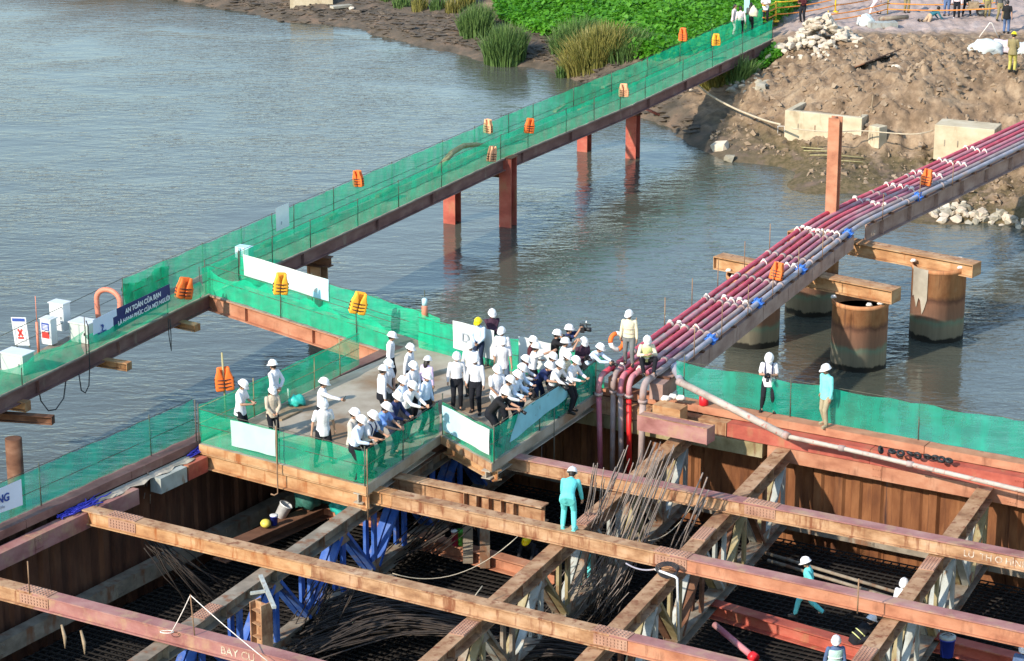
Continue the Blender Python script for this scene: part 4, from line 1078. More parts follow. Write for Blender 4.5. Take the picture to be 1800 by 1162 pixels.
# bits on the footbridge
bo, f, bn = banner([fpt(483, far=True) + Z * .42 - fn * .08, fpt(506, far=True) + Z * .42 - fn * .08, fpt(506, far=True) + Z * 1.3 - fn * .08, fpt(483, far=True) + Z * 1.3 - fn * .08], 'ink_white', 'notice_sheet', 'white notice sheet on the far rail of the footbridge', 'notice', wav=0.004)
text_obj('print', 'F', M['ink_grey'], 0.18, bo, f(.35, .2) + bn * .02, f(1, .5) - f(0, .5), bn)
b = MB(); p = P(430, 452, .4); root = empty('tool_crate', p, 'small blue grey crate on the footbridge behind the white banner', 'crate')
b.box(p + Z * .2, (.55, .35, .4), Matrix.Rotation(R(-26), 3, 'Z')); b.build('body', M['paleblue_cloth'], root)
b = MB()
for k in range(3): b.box(p + Z * .2 + Vector((-.2 + .2 * k, -.2, 0)), (.05, .03, .42), Matrix.Rotation(R(-26), 3, 'Z'))
b.build('slat', M['white_cloth'], root)
hp = [P(765, 303, .02), P(778, 288, .35), P(795, 268, .55), P(815, 256, .55), P(838, 254, .45), P(856, 256, .3)]
b = MB(); b.tube(hp, [0.10, 0.12, 0.12, 0.11, 0.09, 0.07], 8); b.build('hose', M['bamboo'], label='arched khaki hose lying on the footbridge near its middle', cat='hose')
for i, (x0, y0, x1, y1) in enumerate(((461, 432, 478, 424), (575, 385, 590, 375), (663, 345, 690, 330), (975, 196, 994, 184), (1060, 154, 1074, 148))):
    b = MB(); a_, c_ = P(x0, y0, .06), P(x1, y1, .06); b.bar(a_, c_, .18, .10)
    b.build('timber_offcut', M['wood'], label=['pale timber offcut on the footbridge near the crate', 'pale timber offcut between the notice sheet and the amber jacket', 'pale timber offcut on the footbridge left of the khaki hose', 'pale timber offcut on the footbridge behind the striped orange jacket', 'pale timber offcut furthest along the footbridge'][i], cat='timber', group='timber offcuts on the footbridge')

# ------------------------------------------------------------------ pipe bridge
g0, g1 = P(1165, 706), P(1501, 438); g1b, g2 = P(1530, 420), P(1830, 271)
g2 = g2 + (g2 - g1b).normalized() * 9.0
pd0, pd1 = (g1 - g0).normalized(), (g2 - g1b).normalized()
pn0, pn1 = Vector((-pd0.y, pd0.x, 0)), Vector((-pd1.y, pd1.x, 0))
proot = empty('pipe_bridge', (g0 + g2) / 2, 'steel girder bridge carrying the red and grey pipes', 'pipe bridge')
for o_, m_ in ((0.22, 'girder_dusty'), (1.55, 'primer_orange')):
    b = MB(); a, c = g0 + pn0 * o_ + Z * .27, g1 + pn0 * o_ + Z * .27; b.bar(a, c, 0.42, 0.50)
    for k in range(7): b.box(a + pd0 * (1.5 + 2.5 * k) - pn0 * .218, (0.25, 0.014, 0.44), frame(pd0))
    b.build('girder', M[m_], proot)
    b = MB(); a, c = g1b + pn1 * o_ + Z * .20, g2 + pn1 * o_ + Z * .20; b.ibeam(a + Z * .32, c + Z * .32, 0.66, 0.36, 0.04, 0.035)
    for k in range(6): b.box(a + pd1 * (1.2 + 2.4 * k) - pn1 * .10, (0.02, 0.15, 0.57), frame(pd1))
    b.build('girder', M['girder_dusty'], proot)
text_obj('lettering', 'E.8', M['stencil'], 0.28, proot, g1b + pd1 * .1 + pn1 * .03 + Z * .05, pd1, -pn1)
for k in range(13):
    t = 0.6 + k * 1.42
    b = MB(); q = g0 + pd0 * t; b.bar(q + pn0 * 0.0 + Z * .548, q + pn0 * 2.1 + Z * .548, 0.14, 0.05); b.build('cross_bearer', M['rust_dark'], proot)
for k in range(16):
    b = MB(); q = g1b + pd1 * (.4 + k * 1.5); b.bar(q + Z * .552, q + pn1 * 2.1 + Z * .552, 0.14, 0.05); b.build('cross_bearer', M['rust_dark'], proot)
for i, t in enumerate((2.6, 5.0, 7.4, 9.8, 12.4, 15.0)):
    for o_, hh in ((0.02, 1.15), (2.1, 1.0)):
        b = MB(); q = g0 + pd0 * (t + (.4 if o_ > 1 else 0)) + pn0 * o_; b.tube([q + Z * .5, q + Z * (0.5 + hh)], 0.016, 5); b.build('guard_rod', M['rod'], proot)
for i, t in enumerate((1.0, 4.2, 7.2)):
    b = MB(); q = g1b + pd1 * t + pn1 * 0.02; b.tube([q + Z * .5, q + Z * 1.5], 0.016, 5); b.build('guard_rod', M['rod'], proot)

PIPE_R = 0.088
def pipe_path(off, zc):
    return [g0 + pn0 * off + Z * zc, g0 + pd0 * 6 + pn0 * off + Z * zc, g0 + pd0 * 12 + pn0 * off + Z * zc, g1 + pn0 * off + Z * zc, g1b + pd1 * 1.5 + pn1 * off + Z * (zc + .02), g1b + pd1 * 7 + pn1 * off + Z * zc, g2 + pn1 * off + Z * zc]
def smooth_path(pts, n=6):
    out = []
    for i in range(len(pts) - 1):
        p0, p1, p2, p3 = pts[max(0, i - 1)], pts[i], pts[i + 1], pts[min(len(pts) - 1, i + 2)]
        for k in range(n):
            t = k / n
            out.append(0.5 * ((2 * p1) + (p2 - p0) * t + (2 * p0 - 5 * p1 + 4 * p2 - p3) * t * t + (3 * p1 - p0 - 3 * p2 + p3) * t ** 3))
    return out + [pts[-1]]
PIPES = [  # offset, bridge material, riser material, drop length, label
    (1.86, 'pipe_red', 'pipe_plum', 2.9, 'outermost crimson pipe on the river side of the pipe bridge'),
    (1.56, 'pipe_pink', 'pipe_grey', 3.0, 'dusty pink pipe second from the river side of the pipe bridge'),
    (1.26, 'pipe_red', 'pipe_grey', 3.0, 'bright crimson pipe in the middle of the bundle'),
    (0.97, 'pipe_pink', 'pipe_bright', 2.9, 'pink pipe whose riser is fresh bright red'),
    (0.68, 'pipe_plum', 'pipe_plum', 0, 'plum pipe between the pink pipe and the grey one'),
    (0.42, 'pipe_grey', 'pipe_grey', 2.6, 'mud grey pipe with a thick grey elbow'),
    (0.14, 'pipe_paleblue', 'pipe_paleblue', 0, 'pale blue grey pipe along the near edge of the pipe bridge')]
for off, m1, m2, drop, lab in PIPES:
    zc = 0.575 + PIPE_R
    root = empty('pipe', g0 + pn0 * off, lab, 'pipe', 'pipes on the pipe bridge')
    pts = smooth_path(pipe_path(off, zc))
    s0 = {1.86: -0.15, 1.56: .25, 1.26: .10, .97: .05, .68: .5, .42: -.2, .14: 1.5}[off]
    st = g0 + pd0 * s0 + pn0 * off + Z * zc
    pts = [st] + [q for q in pts if (q - g0).dot(pd0) > s0 + .4]
    # joints every few metres: pieces butted with collars
    b = MB(); b.tube(pts, PIPE_R, 10); b.build('barrel', M[m1], root)
    for k in range(9):
        t = 1.6 + k * 3.1 + off * 0.3
        q = g0 + pd0 * t + pn0 * off + Z * zc if t < 17.5 else g1b + pd1 * (t - 20) + pn1 * off + Z * zc
        dd = pd0 if t < 17.5 else pd1
        if 17.5 < t < 21.6 or t < s0 + .5: continue
        b = MB(); b.tube([q - dd * .07, q + dd * .07], PIPE_R + .028, 12); b.build('collar', M['pipe_grey'], root)
    if drop:
        r_ = PIPE_R * (1.12 if off == .42 else .92)
        el = [st + pd0 * .25]
        for k in range(7):
            a_ = math.pi / 2 * k / 6
            el.append(st - pd0 * (.34 * math.sin(a_)) - Z * (.34 * (1 - math.cos(a_))))
        e_ = el[-1]
        b = MB(); b.tube(el + [e_ - Z * .18], r_ * 1.06, 12); b.build('elbow', M['pipe_grey' if off in (1.56, .42) else 'pipe_pink'], root)
        b = MB(); b.tube([e_ - Z * .16, e_ - Z * .24], r_ + .05, 12); b.build('flange', M['pipe_grey'], root)
        b = MB(); b.tube([e_ - Z * .22, e_ - Z * drop + Vector((random.uniform(-.05, .1), 0, 0))], r_, 12); b.build('riser', M[m2], root)
# white lashings and blue clamps on the bundle
def on_bridge(t): return (g0 + pd0 * t, pn0, pd0) if t <= 18.6 else (g1b + pd1 * (t - 19.9), pn1, pd1)
def nodule(b, q, r):
    b.tube([q + Vector((-r, 0, 0)), q + Vector((-r * .4, r * .5, r * .3)), q + Vector((r * .4, -r * .3, r * .5)), q + Vector((r, r * .2, 0))], [r * .4, r * .8, r * .75, r * .35], 7)
ls = [('white lashings nearest the elbows', 0.35, (0.97, 1.56, 1.86)), ('white lashings beside the sitting worker', 5.0, (.97, 1.3, 1.56, 1.86)), ('white lashings below the first life vest', 8.3, (.42, .7, .97, 1.26, 1.86)), ('big white lashings at the bend of the pipe bridge', 17.7, (.42, .6, .75, .97, 1.1, 1.26, 1.45, 1.56, 1.75, 1.9)),
      ('white lashings before the orange life vest', 13.0, (.42, .7, 1.0, 1.56)), ('white lashings beyond the bend', 22.0, (.5, .75, .97, 1.26, 1.56, 1.86)), ('white lashings beside the second life vest', 24.8, (.68, .97, 1.26, 1.56, 1.86)), ('white lashings past the second life vest', 27.2, (.68, .97, 1.26, 1.56, 1.86)), ('white lashings close to the right edge of the picture', 29.6, (.68, .97, 1.26, 1.56, 1.86)), ('white lashings furthest along the pipe bridge', 32.2, (.97, 1.26, 1.56, 1.86))]
for lab, t, offs_ in ls:
    root = empty('lashing', on_bridge(t)[0] + on_bridge(t)[1] * 1.0 + Z * .6, lab, 'lashing', 'white lashings round the pipes')
    for o_ in offs_:
        b = MB()
        q, nn_, dd = on_bridge(t + random.uniform(-.12, .12) + o_ * .12)
        c = q + nn_ * o_ + Z * (.575 + PIPE_R)
        b.tube([c + (nn_ * math.cos(a_) + Z * math.sin(a_)) * (PIPE_R + .02) for a_ in [k * math.pi / 6 for k in range(13)]], 0.022, 6)
        nodule(b, c + Z * (PIPE_R + .02), random.uniform(.045, .08))
        b.build('tie', M['rope_white'], root)
for i, (t, lab) in enumerate(((4.4, 'blue clamp nearest the pit on the pale pipe'), (8.7, 'blue clamp midway to the first life vest'), (13.1, 'blue clamp below the first life vest'), (18.3, 'blue grey clamp at the bend of the pipe bridge'), (24.2, 'faded blue clamp beyond the second life vest'))):
    q, nn_, dd = on_bridge(t); c = q + nn_ * .14 + Z * (.575 + PIPE_R)
    root = empty('pipe_clamp', c, lab, 'clamp', 'blue clamps on the near pipe')
    b = MB(); b.tube([c - dd * .11, c - dd * .04, c + dd * .04, c + dd * .11], [.13, .155, .155, .13], 12); b.build('ring', M['clamp_blue'], root)
    for k in range(6):
        a_ = k * math.pi / 3; u_ = nn_ * math.cos(a_) + Z * math.sin(a_)
        b = MB(); b.tube([c + u_ * .16 - dd * .13, c + u_ * .16 + dd * .13], 0.035, 6); b.build('bolt', M['clamp_blue'], root)
# white delivery pipe leaning down to the wall and running along it
root = empty('delivery_pipe', P(1185, 668, .5), 'white flaking delivery pipe sloping down from the pipe bridge and along the right wall', 'pipe')
s_ = g0 + pd0 * 1.5 + pn0 * .14 + Z * .667
p0 = P(1196, 672, .55); p1 = P(1382, 766, .02)
b = MB(); b.tube(smooth_path([s_ + pd0 * .4, s_, s_ - pd0 * .25 - Z * .02, lerp(s_, p0, .7), p0]), .115, 12); b.build('elbow', M['pipe_paleblue'], root)
b = MB(); b.tube([p0, p1], .108, 12); b.build('barrel', M['pipe_white'], root)
pe = [P(1384, 767, .0), P(1480, 788, -.14), P(1600, 816, -.14), P(1800, 863, -.14), P(1930, 893, -.14)]
b = MB(); b.tube(pe, .066, 12); b.build('barrel', M['pipe_white'], root)
for q, d_ in ((p0, (p1 - p0).normalized()), (p1, (p1 - p0).normalized()), (pe[1], RD), (pe[2], RD)):
    b = MB(); b.tube([q - d_ * .09, q + d_ * .09], .12 if q in (p0, p1) else .088, 12); b.build('coupling', M['pipe_grey'], root)

# ------------------------------------------------------------------ casing piles and their cap beams
CAS = [(1508, 640, -0.62, 'rusty concrete filled casing pile in front of the pipe bridge'), (1645, 590, -0.30, 'casing pile furthest right, streaked with pale grout'), (1425, 545, -0.62, 'casing pile half hidden below the pipe bridge'), (1322, 600, -0.50, 'casing pile on the river side of the pipe bridge')]
def casing_mat():
    m, nt, b = new_mat('tide stained casing')
    g = nt.nodes.new('ShaderNodeNewGeometry'); sp = nt.nodes.new('ShaderNodeSeparateXYZ'); nt.links.new(g.outputs['Position'], sp.inputs[0])
    n = N(nt, 'ShaderNodeTexNoise', Detail=8.0, Roughness=0.65, Scale=1.0); nt.links.new(vecscale(nt, (2, 2, 1.2)), n.inputs['Vector'])
    st = N(nt, 'ShaderNodeTexNoise', Detail=5.0, Roughness=0.65, Scale=1.0); nt.links.new(vecscale(nt, (5, 5, .5)), st.inputs['Vector'])
    rust = ramp(nt, n.outputs[0], [(0.25, (0.25, 0.09, 0.035)), (0.42, (0.46, 0.19, 0.075)), (0.6, (0.56, 0.27, 0.12)), (0.8, (0.58, 0.35, 0.19))]).outputs[0]
    rust = mixc(nt, ramp(nt, st.outputs[0], [(0.55, (0, 0, 0)), (0.72, (1, 1, 1))]).outputs[0], rust, (0.15, 0.065, 0.035))
    z = N(nt, 'ShaderNodeMath', operation='MULTIPLY_ADD'); nt.links.new(n.outputs[0], z.inputs[0]); z.inputs[1].default_value = 0.45; nt.links.new(sp.outputs['Z'], z.inputs[2])
    mp = N(nt, 'ShaderNodeMapRange'); nt.links.new(z.outputs[0], mp.inputs['Value']); mp.inputs['From Min'].default_value = -3.0; mp.inputs['From Max'].default_value = 0.0
    band = nt.nodes.new('ShaderNodeValToRGB'); cr = band.color_ramp
    st_ = [(0.0, (0.03, 0.028, 0.022, 1)), (0.13, (0.03, 0.028, 0.022, 1)), (0.15, (0.36, 0.32, 0.24, 1)), (0.27, (0.38, 0.34, 0.25, 1)), (0.33, (0.28, 0.38, 0.28, 1)), (0.38, (0.40, 0.22, 0.15, 1)), (0.55, (0.44, 0.22, 0.135, 1)), (0.60, (0.22, 0.10, 0.065, 1))]
    while len(cr.elements) < len(st_): cr.elements.new(0.5)
    for e, (p_, c_) in zip(cr.elements, st_): e.position = p_; e.color = c_
    nt.links.new(mp.outputs[0], band.inputs[0])
    up = ramp(nt, mp.outputs[0], [(0.60, (0, 0, 0)), (0.66, (1, 1, 1))]).outputs[0]
    col = mixc(nt, up, band.outputs[0], rust)
    var = ramp(nt, st.outputs[0], [(0.3, (0.72, 0.72, 0.72)), (0.7, (1.15, 1.12, 1.1))]).outputs[0]
    col = mixc(nt, 0.8, col, var, 'MULTIPLY')
    nt.links.new(col, b.inputs['Base Color']); b.inputs['Roughness'].default_value = 0.85
    bp = N(nt, 'ShaderNodeBump', Strength=0.4, Distance=0.03); nt.links.new(n.outputs[0], bp.inputs['Height']); nt.links.new(bp.outputs[0], b.inputs['Normal'])
    return m
M['casing'] = casing_mat()
cpos = []
for px, py, zt, lab in CAS:
    q = P(px, py, WATER_Z); cpos.append(q)
    root = empty('casing_pile', (q.x, q.y, -5.5), lab, 'pile', 'big casing piles of the pipe bridge')
    r_ = 0.97
    b = MB(); b.lathe((q.x, q.y, 0), [(r_, -5.5), (r_, zt - .16), (r_ + .03, zt - .15), (r_ + .03, zt), (r_ - .02, zt + .001), (r_ - .02, zt - .9)], 40); b.build('shell', M['casing'], root)
    b = MB(); b.lathe((q.x, q.y, 0), [(0.0, zt - .34), (r_ - .025, zt - .34)], 24); b.build('fill', M['concrete'], root)
    for k in range(5):
        a_ = random.uniform(0, 6.28); b = MB(); c = q + Vector((math.cos(a_) * r_ * .96, math.sin(a_) * r_ * .96, zt + 3.0 + .03)); nodule(b, c, .09); b.build('grout_lump', M['rope_white'], root)
    if px == 1645:                                       # pale grout run down the sunlit flank
        b = MB(); vs = []; n_ = 9
        for k in range(n_):
            a_ = R(196 + k * 5.2); L_ = -.02 - random.uniform(1.0, 1.75) if k not in (0, n_ - 1) else -1.1
            for zz in (zt + 0.004, zt + L_): vs.append(q + Vector((math.cos(a_) * (r_ + .036), math.sin(a_) * (r_ + .036), zz + 3.0)))
        b.add(vs, [(2 * k, 2 * k + 1, 2 * k + 3, 2 * k + 2) for k in range(n_ - 1)]); b.build('grout_run', M['concrete'], root)
def capbeam(a, c, ext0, ext1, z, lab):
    d_ = (c - a).normalized(); d_.z = 0; sd_ = Vector((d_.y, -d_.x, 0))
    p0, p1 = a - d_ * ext0, c + d_ * ext1; p0.z = p1.z = z
    root = empty('cap_beam', (p0 + p1) / 2 - Z * .5, lab, 'beam', 'cap beams across the casing piles')
    for s_ in (-1, 1):
        b = MB(); b.ibeam(p0 + sd_ * .17 * s_, p1 + sd_ * .17 * s_, 0.48, 0.32, .035, .03); b.build('section', M['rust_gold' if s_ > 0 else 'rust_tan'], root)
    for q, s_ in ((p0, -1), (p1, 1)):
        b = MB(); b.box(q + d_ * .012 * s_ - Z * .24, (.022, .66, .48), frame(d_)); b.build('end_plate', M['rust_gold'], root)
capbeam(cpos[3], cpos[0], 1.5, 1.35, -0.02, 'orange cap beam over the front casing pile')
capbeam(cpos[2], cpos[1], .9, 1.45, -0.02, 'orange cap beam over the right hand casing pile')
q = P(1467, 376, .7) + Vector((-.05, .35, 0)); hpile(q.x, q.y, -5.5, zfor(q.x, q.y, 206), 0.42, R(24), 'primer_orange', 'tall red H pile standing up beside the bend of the pipe bridge', None)

# ------------------------------------------------------------------ inside the pit
MAT_Z = -3.45
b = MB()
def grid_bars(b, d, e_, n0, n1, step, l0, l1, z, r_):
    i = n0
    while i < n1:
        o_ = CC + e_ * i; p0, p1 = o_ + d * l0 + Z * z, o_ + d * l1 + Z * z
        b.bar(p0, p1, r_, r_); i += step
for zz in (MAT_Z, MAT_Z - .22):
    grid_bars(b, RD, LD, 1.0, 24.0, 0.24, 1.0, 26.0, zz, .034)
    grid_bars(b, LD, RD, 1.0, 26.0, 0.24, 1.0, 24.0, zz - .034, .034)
b.build('rebar_mat', M['rebar_floor_shade'], label='dark reinforcement grid laid over the floor of the pit', cat='rebar', kind='stuff')

def floorbeam(x0, y0, x1, y1, z, m, label, h=0.42, bb=0.4, stiff=0, cat='beam', name='floor_beam', grp=None):
    p0, p1 = P(x0, y0, z), P(x1, y1, z); d = (p1 - p0).normalized()
    root = empty(name, (p0 + p1) / 2 - Z * h, label, cat, grp)
    b = MB(); b.ibeam(p0, p1, h, bb, .035, .035); b.build('section', M[m], root)
    L = (p1 - p0).length; sd = Vector((d.y, -d.x, 0))
    for k in range(stiff):
        q = p0 + d * (L * (0.50 + 0.32 * k / max(1, stiff - 1)))
        for s_ in (-1, 1):
            b = MB(); b.box(q + sd * s_ * bb * .27 - Z * h / 2, (.022, bb * .44, h - .075), frame(d)); b.build('stiffener', M[m], root)
    return root
floorbeam(1240, 1054, 1560, 1146, -2.95, 'primer_red', 'dark red beam on the pit floor that the striding worker stands on', grp='beams low in the pit')
floorbeam(1600, 1105, 1900, 1180, -2.95, 'primer_red', 'red beam low in the pit beside the blue water cooler', grp='beams low in the pit')
floorbeam(740, 938, 975, 1003, -2.75, 'primer_orange', 'orange brown beam low in the pit that carries the green and pink tumblers', grp='beams low in the pit')
floorbeam(690, 1010, 560, 1085, -3.0, 'grey_steel', 'grey beam low in the pit beside the heap of dark bars', .3, .3, grp='beams low in the pit')
floorbeam(690, 833, 958, 888, -0.36, 'rust_tan', 'short ribbed beam hanging out from under the platform', .52, .42, 5, name='ribbed_beam')
for i, (x, y) in enumerate(((852, 868), (822, 860))):
    b = MB(); q = P(x, y, -.9); b.bar(q, q - Z * 2.2, .28, .2); b.build('prop', M['grey_steel'], label=['grey prop under the ribbed beam, nearer its free end', 'grey prop under the ribbed beam, nearer the platform'][i], cat='prop', group='props under the ribbed beam')
# box beam and packing on the right wall
def boxbeam(x0, y0, x1, y1, z, m, label, s=0.46, h=.46):
    p0, p1 = P(x0, y0, z), P(x1, y1, z); d = (p1 - p0).normalized(); sd = Vector((-d.y, d.x, 0)); sd = sd if sd.y > 0 else -sd
    root = empty('box_beam', (p0 + p1) / 2 + sd * s / 2 - Z * h, label, 'beam')
    b = MB(); c = (p0 + p1) / 2 + sd * s / 2 - Z * h / 2
    b.box(c, ((p1 - p0).length, s, h), frame(d)); b.build('body', M[m], root)
    b = MB(); b.box(p1 + sd * s / 2 - Z * h / 2 + d * .012, (.022, s + .03, h + .02), frame(d)); b.build('end_plate', M[m], root)
    b = MB()
    for s_ in (0.04, s - .04): b.box((p0 + p1) / 2 + sd * s_ + Z * .008, ((p1 - p0).length, .05, .016), frame(d))
    b.build('weld_strip', M['rust_tan'], root)
    return root
boxbeam(1120, 730, 1242, 755, .10, 'pipe_pink' if False else 'primer', 'dusty pink box beam lying on the far corner of the right wall')
p = P(1178, 712, .18); b = MB(); b.box(p - Z * .2, (.9, .5, .4), frame(RD)); b.build('packing_block', M['rust_gold'], label='orange packing block under the end of the pipe bridge girder', cat='block')
# tyres / rubber rings along the right wall, red can, debris
G_RR = 'black rubber rings behind the delivery pipe'
for i, (x, y) in enumerate(((1548, 796), (1568, 799), (1583, 802), (1600, 803), (1613, 806), (1630, 808), (1644, 810), (1655, 813), (1668, 815))):
    p = P(x, y, -.16); b = MB(); rr = .085
    mm = Matrix.Rotation(random.uniform(0, 3), 3, 'Z') @ Matrix.Rotation(random.uniform(.2, 1.2), 3, 'X')
    b.tube([p + mm @ Vector((math.cos(k * math.pi / 6) * rr, math.sin(k * math.pi / 6) * rr, 0)) + Z * .09 for k in range(13)], .042, 7)
    b.build('rubber_ring', M['rubber'], label='black rubber ring lying behind the white delivery pipe', cat='ring', group=G_RR)
p = P(1237, 712, .0); root = empty('red_can', p, 'bright red can on the right wall beside the sloping white pipe', 'can')
b = MB(); b.lathe(p, [(.12, 0), (.14, .02), (.14, .26), (.06, .31), (.05, .35)], 14); b.build('body', M['plastic_red'], root)
b = MB(); b.tube([p + Vector((-.1, 0, .28)), p + Vector((-.06, 0, .42)), p + Vector((.06, 0, .42)), p + Vector((.1, 0, .28))], .015, 5); b.build('handle', M['rubber'], root)
for i, (x, y) in enumerate(((1183, 700), (1197, 702), (1170, 703))):
    b = MB(); nodule(b, P(x, y, .2), .12); b.build('grout_lump', M['rope_white'], label=['pale lump of grout by the end of the pipe bridge, middle one', 'pale lump of grout by the end of the pipe bridge, nearest the red can', 'pale lump of grout by the end of the pipe bridge, nearest the elbows'][i], cat='lump', group='grout lumps')

def bars_thing(name, label, segs, m, r_=0.016, group=None, sides=5):
    root = empty(name, Vector(segs[0][0]), label, 'rebar', group)
    for pts in segs:
        b = MB(); b.tube(pts, r_, sides); b.build('bar', M[m], root)
    return root
def lean_bundle(tx, ty, tz, bx, by, bz, n, st, sb, m, label, r_=.016, bend=0.05):
    t0, b0 = P(tx, ty, tz), P(bx, by, bz); segs = []
    for i in range(n):
        a = t0 + Vector((random.uniform(-st, st), random.uniform(-st, st), random.uniform(-.5, .35))); c = b0 + Vector(((a.x - t0.x) * sb / st * .8 + random.uniform(-sb, sb) * .25, (a.y - t0.y) * sb / st * .8 + random.uniform(-sb, sb) * .25, 0))
        m_ = lerp(a, c, .5) + Vector((random.uniform(-bend, bend), random.uniform(-bend, bend), 0))
        segs.append([a, lerp(a, m_, .5) + Vector((random.uniform(-.03, .03), 0, 0)), m_, c])
    return bars_thing('rebar_bundle', label, segs, m, r_, 'bundles of reinforcing bars in the pit')
lean_bundle(1165, 800, 1.5, 1050, 1085, -3.4, 20, .40, .6, 'rebar_grey', 'grey bars leaning up past the strut end towards the box beam', .014)
lean_bundle(1105, 800, 1.3, 1010, 1060, -3.4, 11, .35, .5, 'rebar_grey', 'grey bars leaning below the red risers', .014)
lean_bundle(1052, 830, 1.0, 1020, 1020, -3.4, 9, .2, .5, 'rebar_grey', 'grey bars beside the turquoise worker bent over the beam', .014)
lean_bundle(1240, 850, .4, 1150, 1050, -3.4, 5, .15, .5, 'rebar_grey', 'few bent bars leaning on the right wall', .022)
lean_bundle(1060, 1000, -1.7, 1000, 1075, -3.4, 30, .9, 1.2, 'rebar_grey', 'thicket of thin bars between the two tan struts', .012)
lean_bundle(258, 935, -1.2, 380, 1060, -3.4, 24, .10, 1.1, 'rebar', 'dark bars fanned out below the left end of the long rusty beam', .016, .12)
lean_bundle(258, 850, -.5, 256, 930, -3.0, 6, .12, .2, 'rebar_grey', 'thin hooked bars hanging on the left wall', .014, .03)
lean_bundle(790, 900, -1.2, 690, 985, -3.4, 22, .6, .9, 'rebar', 'dark bars rising beside the blue strut under the platform', .016)
lean_bundle(600, 1020, -1.6, 540, 1120, -3.4, 22, .7, .9, 'rebar', 'dark bars standing between the blue strut and the heap of curved bars', .016)
# heap of long curved bars
segs = []
for i in range(110):
    t = random.random(); u = random.random()
    p0 = P(505 + 70 * u + random.uniform(-15, 15), 1065 + 95 * t, -3.1 + .45 * u); p2 = P(830 + 40 * u + random.uniform(-50, 30), 1052 + 70 * t, -3.0 + .3 * random.random())
    p1 = lerp(p0, p2, random.uniform(.35, .6)) + Vector((0, .55 * random.uniform(.5, 1.1), .5 * random.random()))
    segs.append(smooth_path([p0, p1, p2], 4))
bars_thing('rebar_heap', 'heap of long curved dark bars in the middle of the pit', segs, 'rebar', .021, 'bundles of reinforcing bars in the pit')
segs = []
for i in range(40):
    t = random.random(); p0 = P(880 + random.uniform(-30, 20), 1120 + 50 * t, -3.0); p2 = P(1060 + random.uniform(-30, 40), 1110 + 60 * t, -3.0 + .2 * random.random())
    segs.append(smooth_path([p0, lerp(p0, p2, .5) + Vector((0, .2, .25 * random.random())), p2], 4))
bars_thing('rebar_heap', 'smaller heap of dark bars near the bottom of the picture under the tan strut', segs, 'rebar', .021, 'bundles of reinforcing bars in the pit')

# odds and ends in the pit
p = P(1340, 1180, -3.3); root = empty('red_prop', p, 'slanting pink pipe prop near the bottom of the pit', 'prop')
a, c = P(1256, 1098, -2.75), P(1325, 1156, -3.0); b = MB(); b.tube([a, c], .085, 10); b.build('tube', M['pipe_pink'], root)
b = MB(); d = (c - a).normalized(); b.tube([c - d * .1, c + d * .06], .14, 10); b.build('flange', M['plastic_red'], root)
for i, (x0, y0, x1, y1) in enumerate(((1345, 972, 1592, 1046), (1350, 985, 1585, 1056))):
    b = MB(); b.tube([P(x0, y0, -2.95), P(x1, y1, -2.95)], .05, 8); b.build('slurry_line', M['grey_steel'], label=['upper grey tube lying along the foot of the right wall', 'lower grey tube lying along the foot of the right wall'][i], cat='tube', group='grey tubes in the pit')
p = P(458, 1058, -.40); root = empty('post_stub', p - Z * 1.8, 'tan H post stub standing in front of the blue strut with a white bracket', 'post')
b = MB(); b.ibeam(p - Z * 1.9, p, .42, .36, .035, .03, top=False, up=Vector((.75, -.66, 0))); b.build('shaft', M['rust_tan'], root)
for k in range(4):
    b = MB(); b.box(p - Z * (.2 + .35 * k), (.34, .34, .02), Matrix.Rotation(R(40), 3, 'Z')); b.build('stiffener', M['rust_tan'], root)
b = MB(); q = P(458, 1012, -.25); q2 = P(482, 1068, -.35); b.bar(q, q2, .10, .07); b.bar(lerp(q, q2, .5) + Vector((-.05, 0, .01)), P(440, 1043, -.35), .09, .06)
b.build('steel_bracket', M['pale_steel'], label='white T shaped steel bracket leaning over the post stub', cat='bracket')
b = MB(); pts = [P(1152, 1001, -.5), P(1187, 1014, -.5)]; pts += [pts[1] + Vector((.05, 0, -.05)), pts[1] + Vector((.12, 0, -1.75))]; b.tube(pts, .034, 8)
b.build('white_pipe', M['plastic_white'], label='thin white angled pipe hung from the bolted joint of the beam', cat='pipe')
q = P(1172, 992, -.45); b = MB()
for k in range(4): b.tube([q + Vector((math.cos(a_) * (.30 - .02 * k), -.25 - .03 * k + .1 * math.sin(a_), .13 * math.sin(a_) - .02 * k)) for a_ in [j * math.pi / 8 for j in range(17)]], .016, 5)
b.build('hose_coil', M['cable'], label='coil of dark hose hung on the beam beside the white angled pipe', cat='hose')
b = MB(); b.tube(sag(P(1100, 990, -.6), P(1160, 998, -.5), .12), .022, 6); b.build('blue_hose', M['pipe_paleblue'], label='blue grey hose sagging under the beam beside the dark coil', cat='hose')
b = MB(); b.tube(sag(P(910, 943, -.5), P(690, 1008, -.9), .55, 16), .012, 5); b.build('wire', M['rope'], label='long wire sagging across the pit below the beam', cat='wire')
b = MB(); b.tube(sag(P(1225, 876, -.65), P(1140, 950, -1.2), .3, 12), .014, 5); b.build('wire', M['rope'], label='pale wire sagging under the far beam', cat='wire')
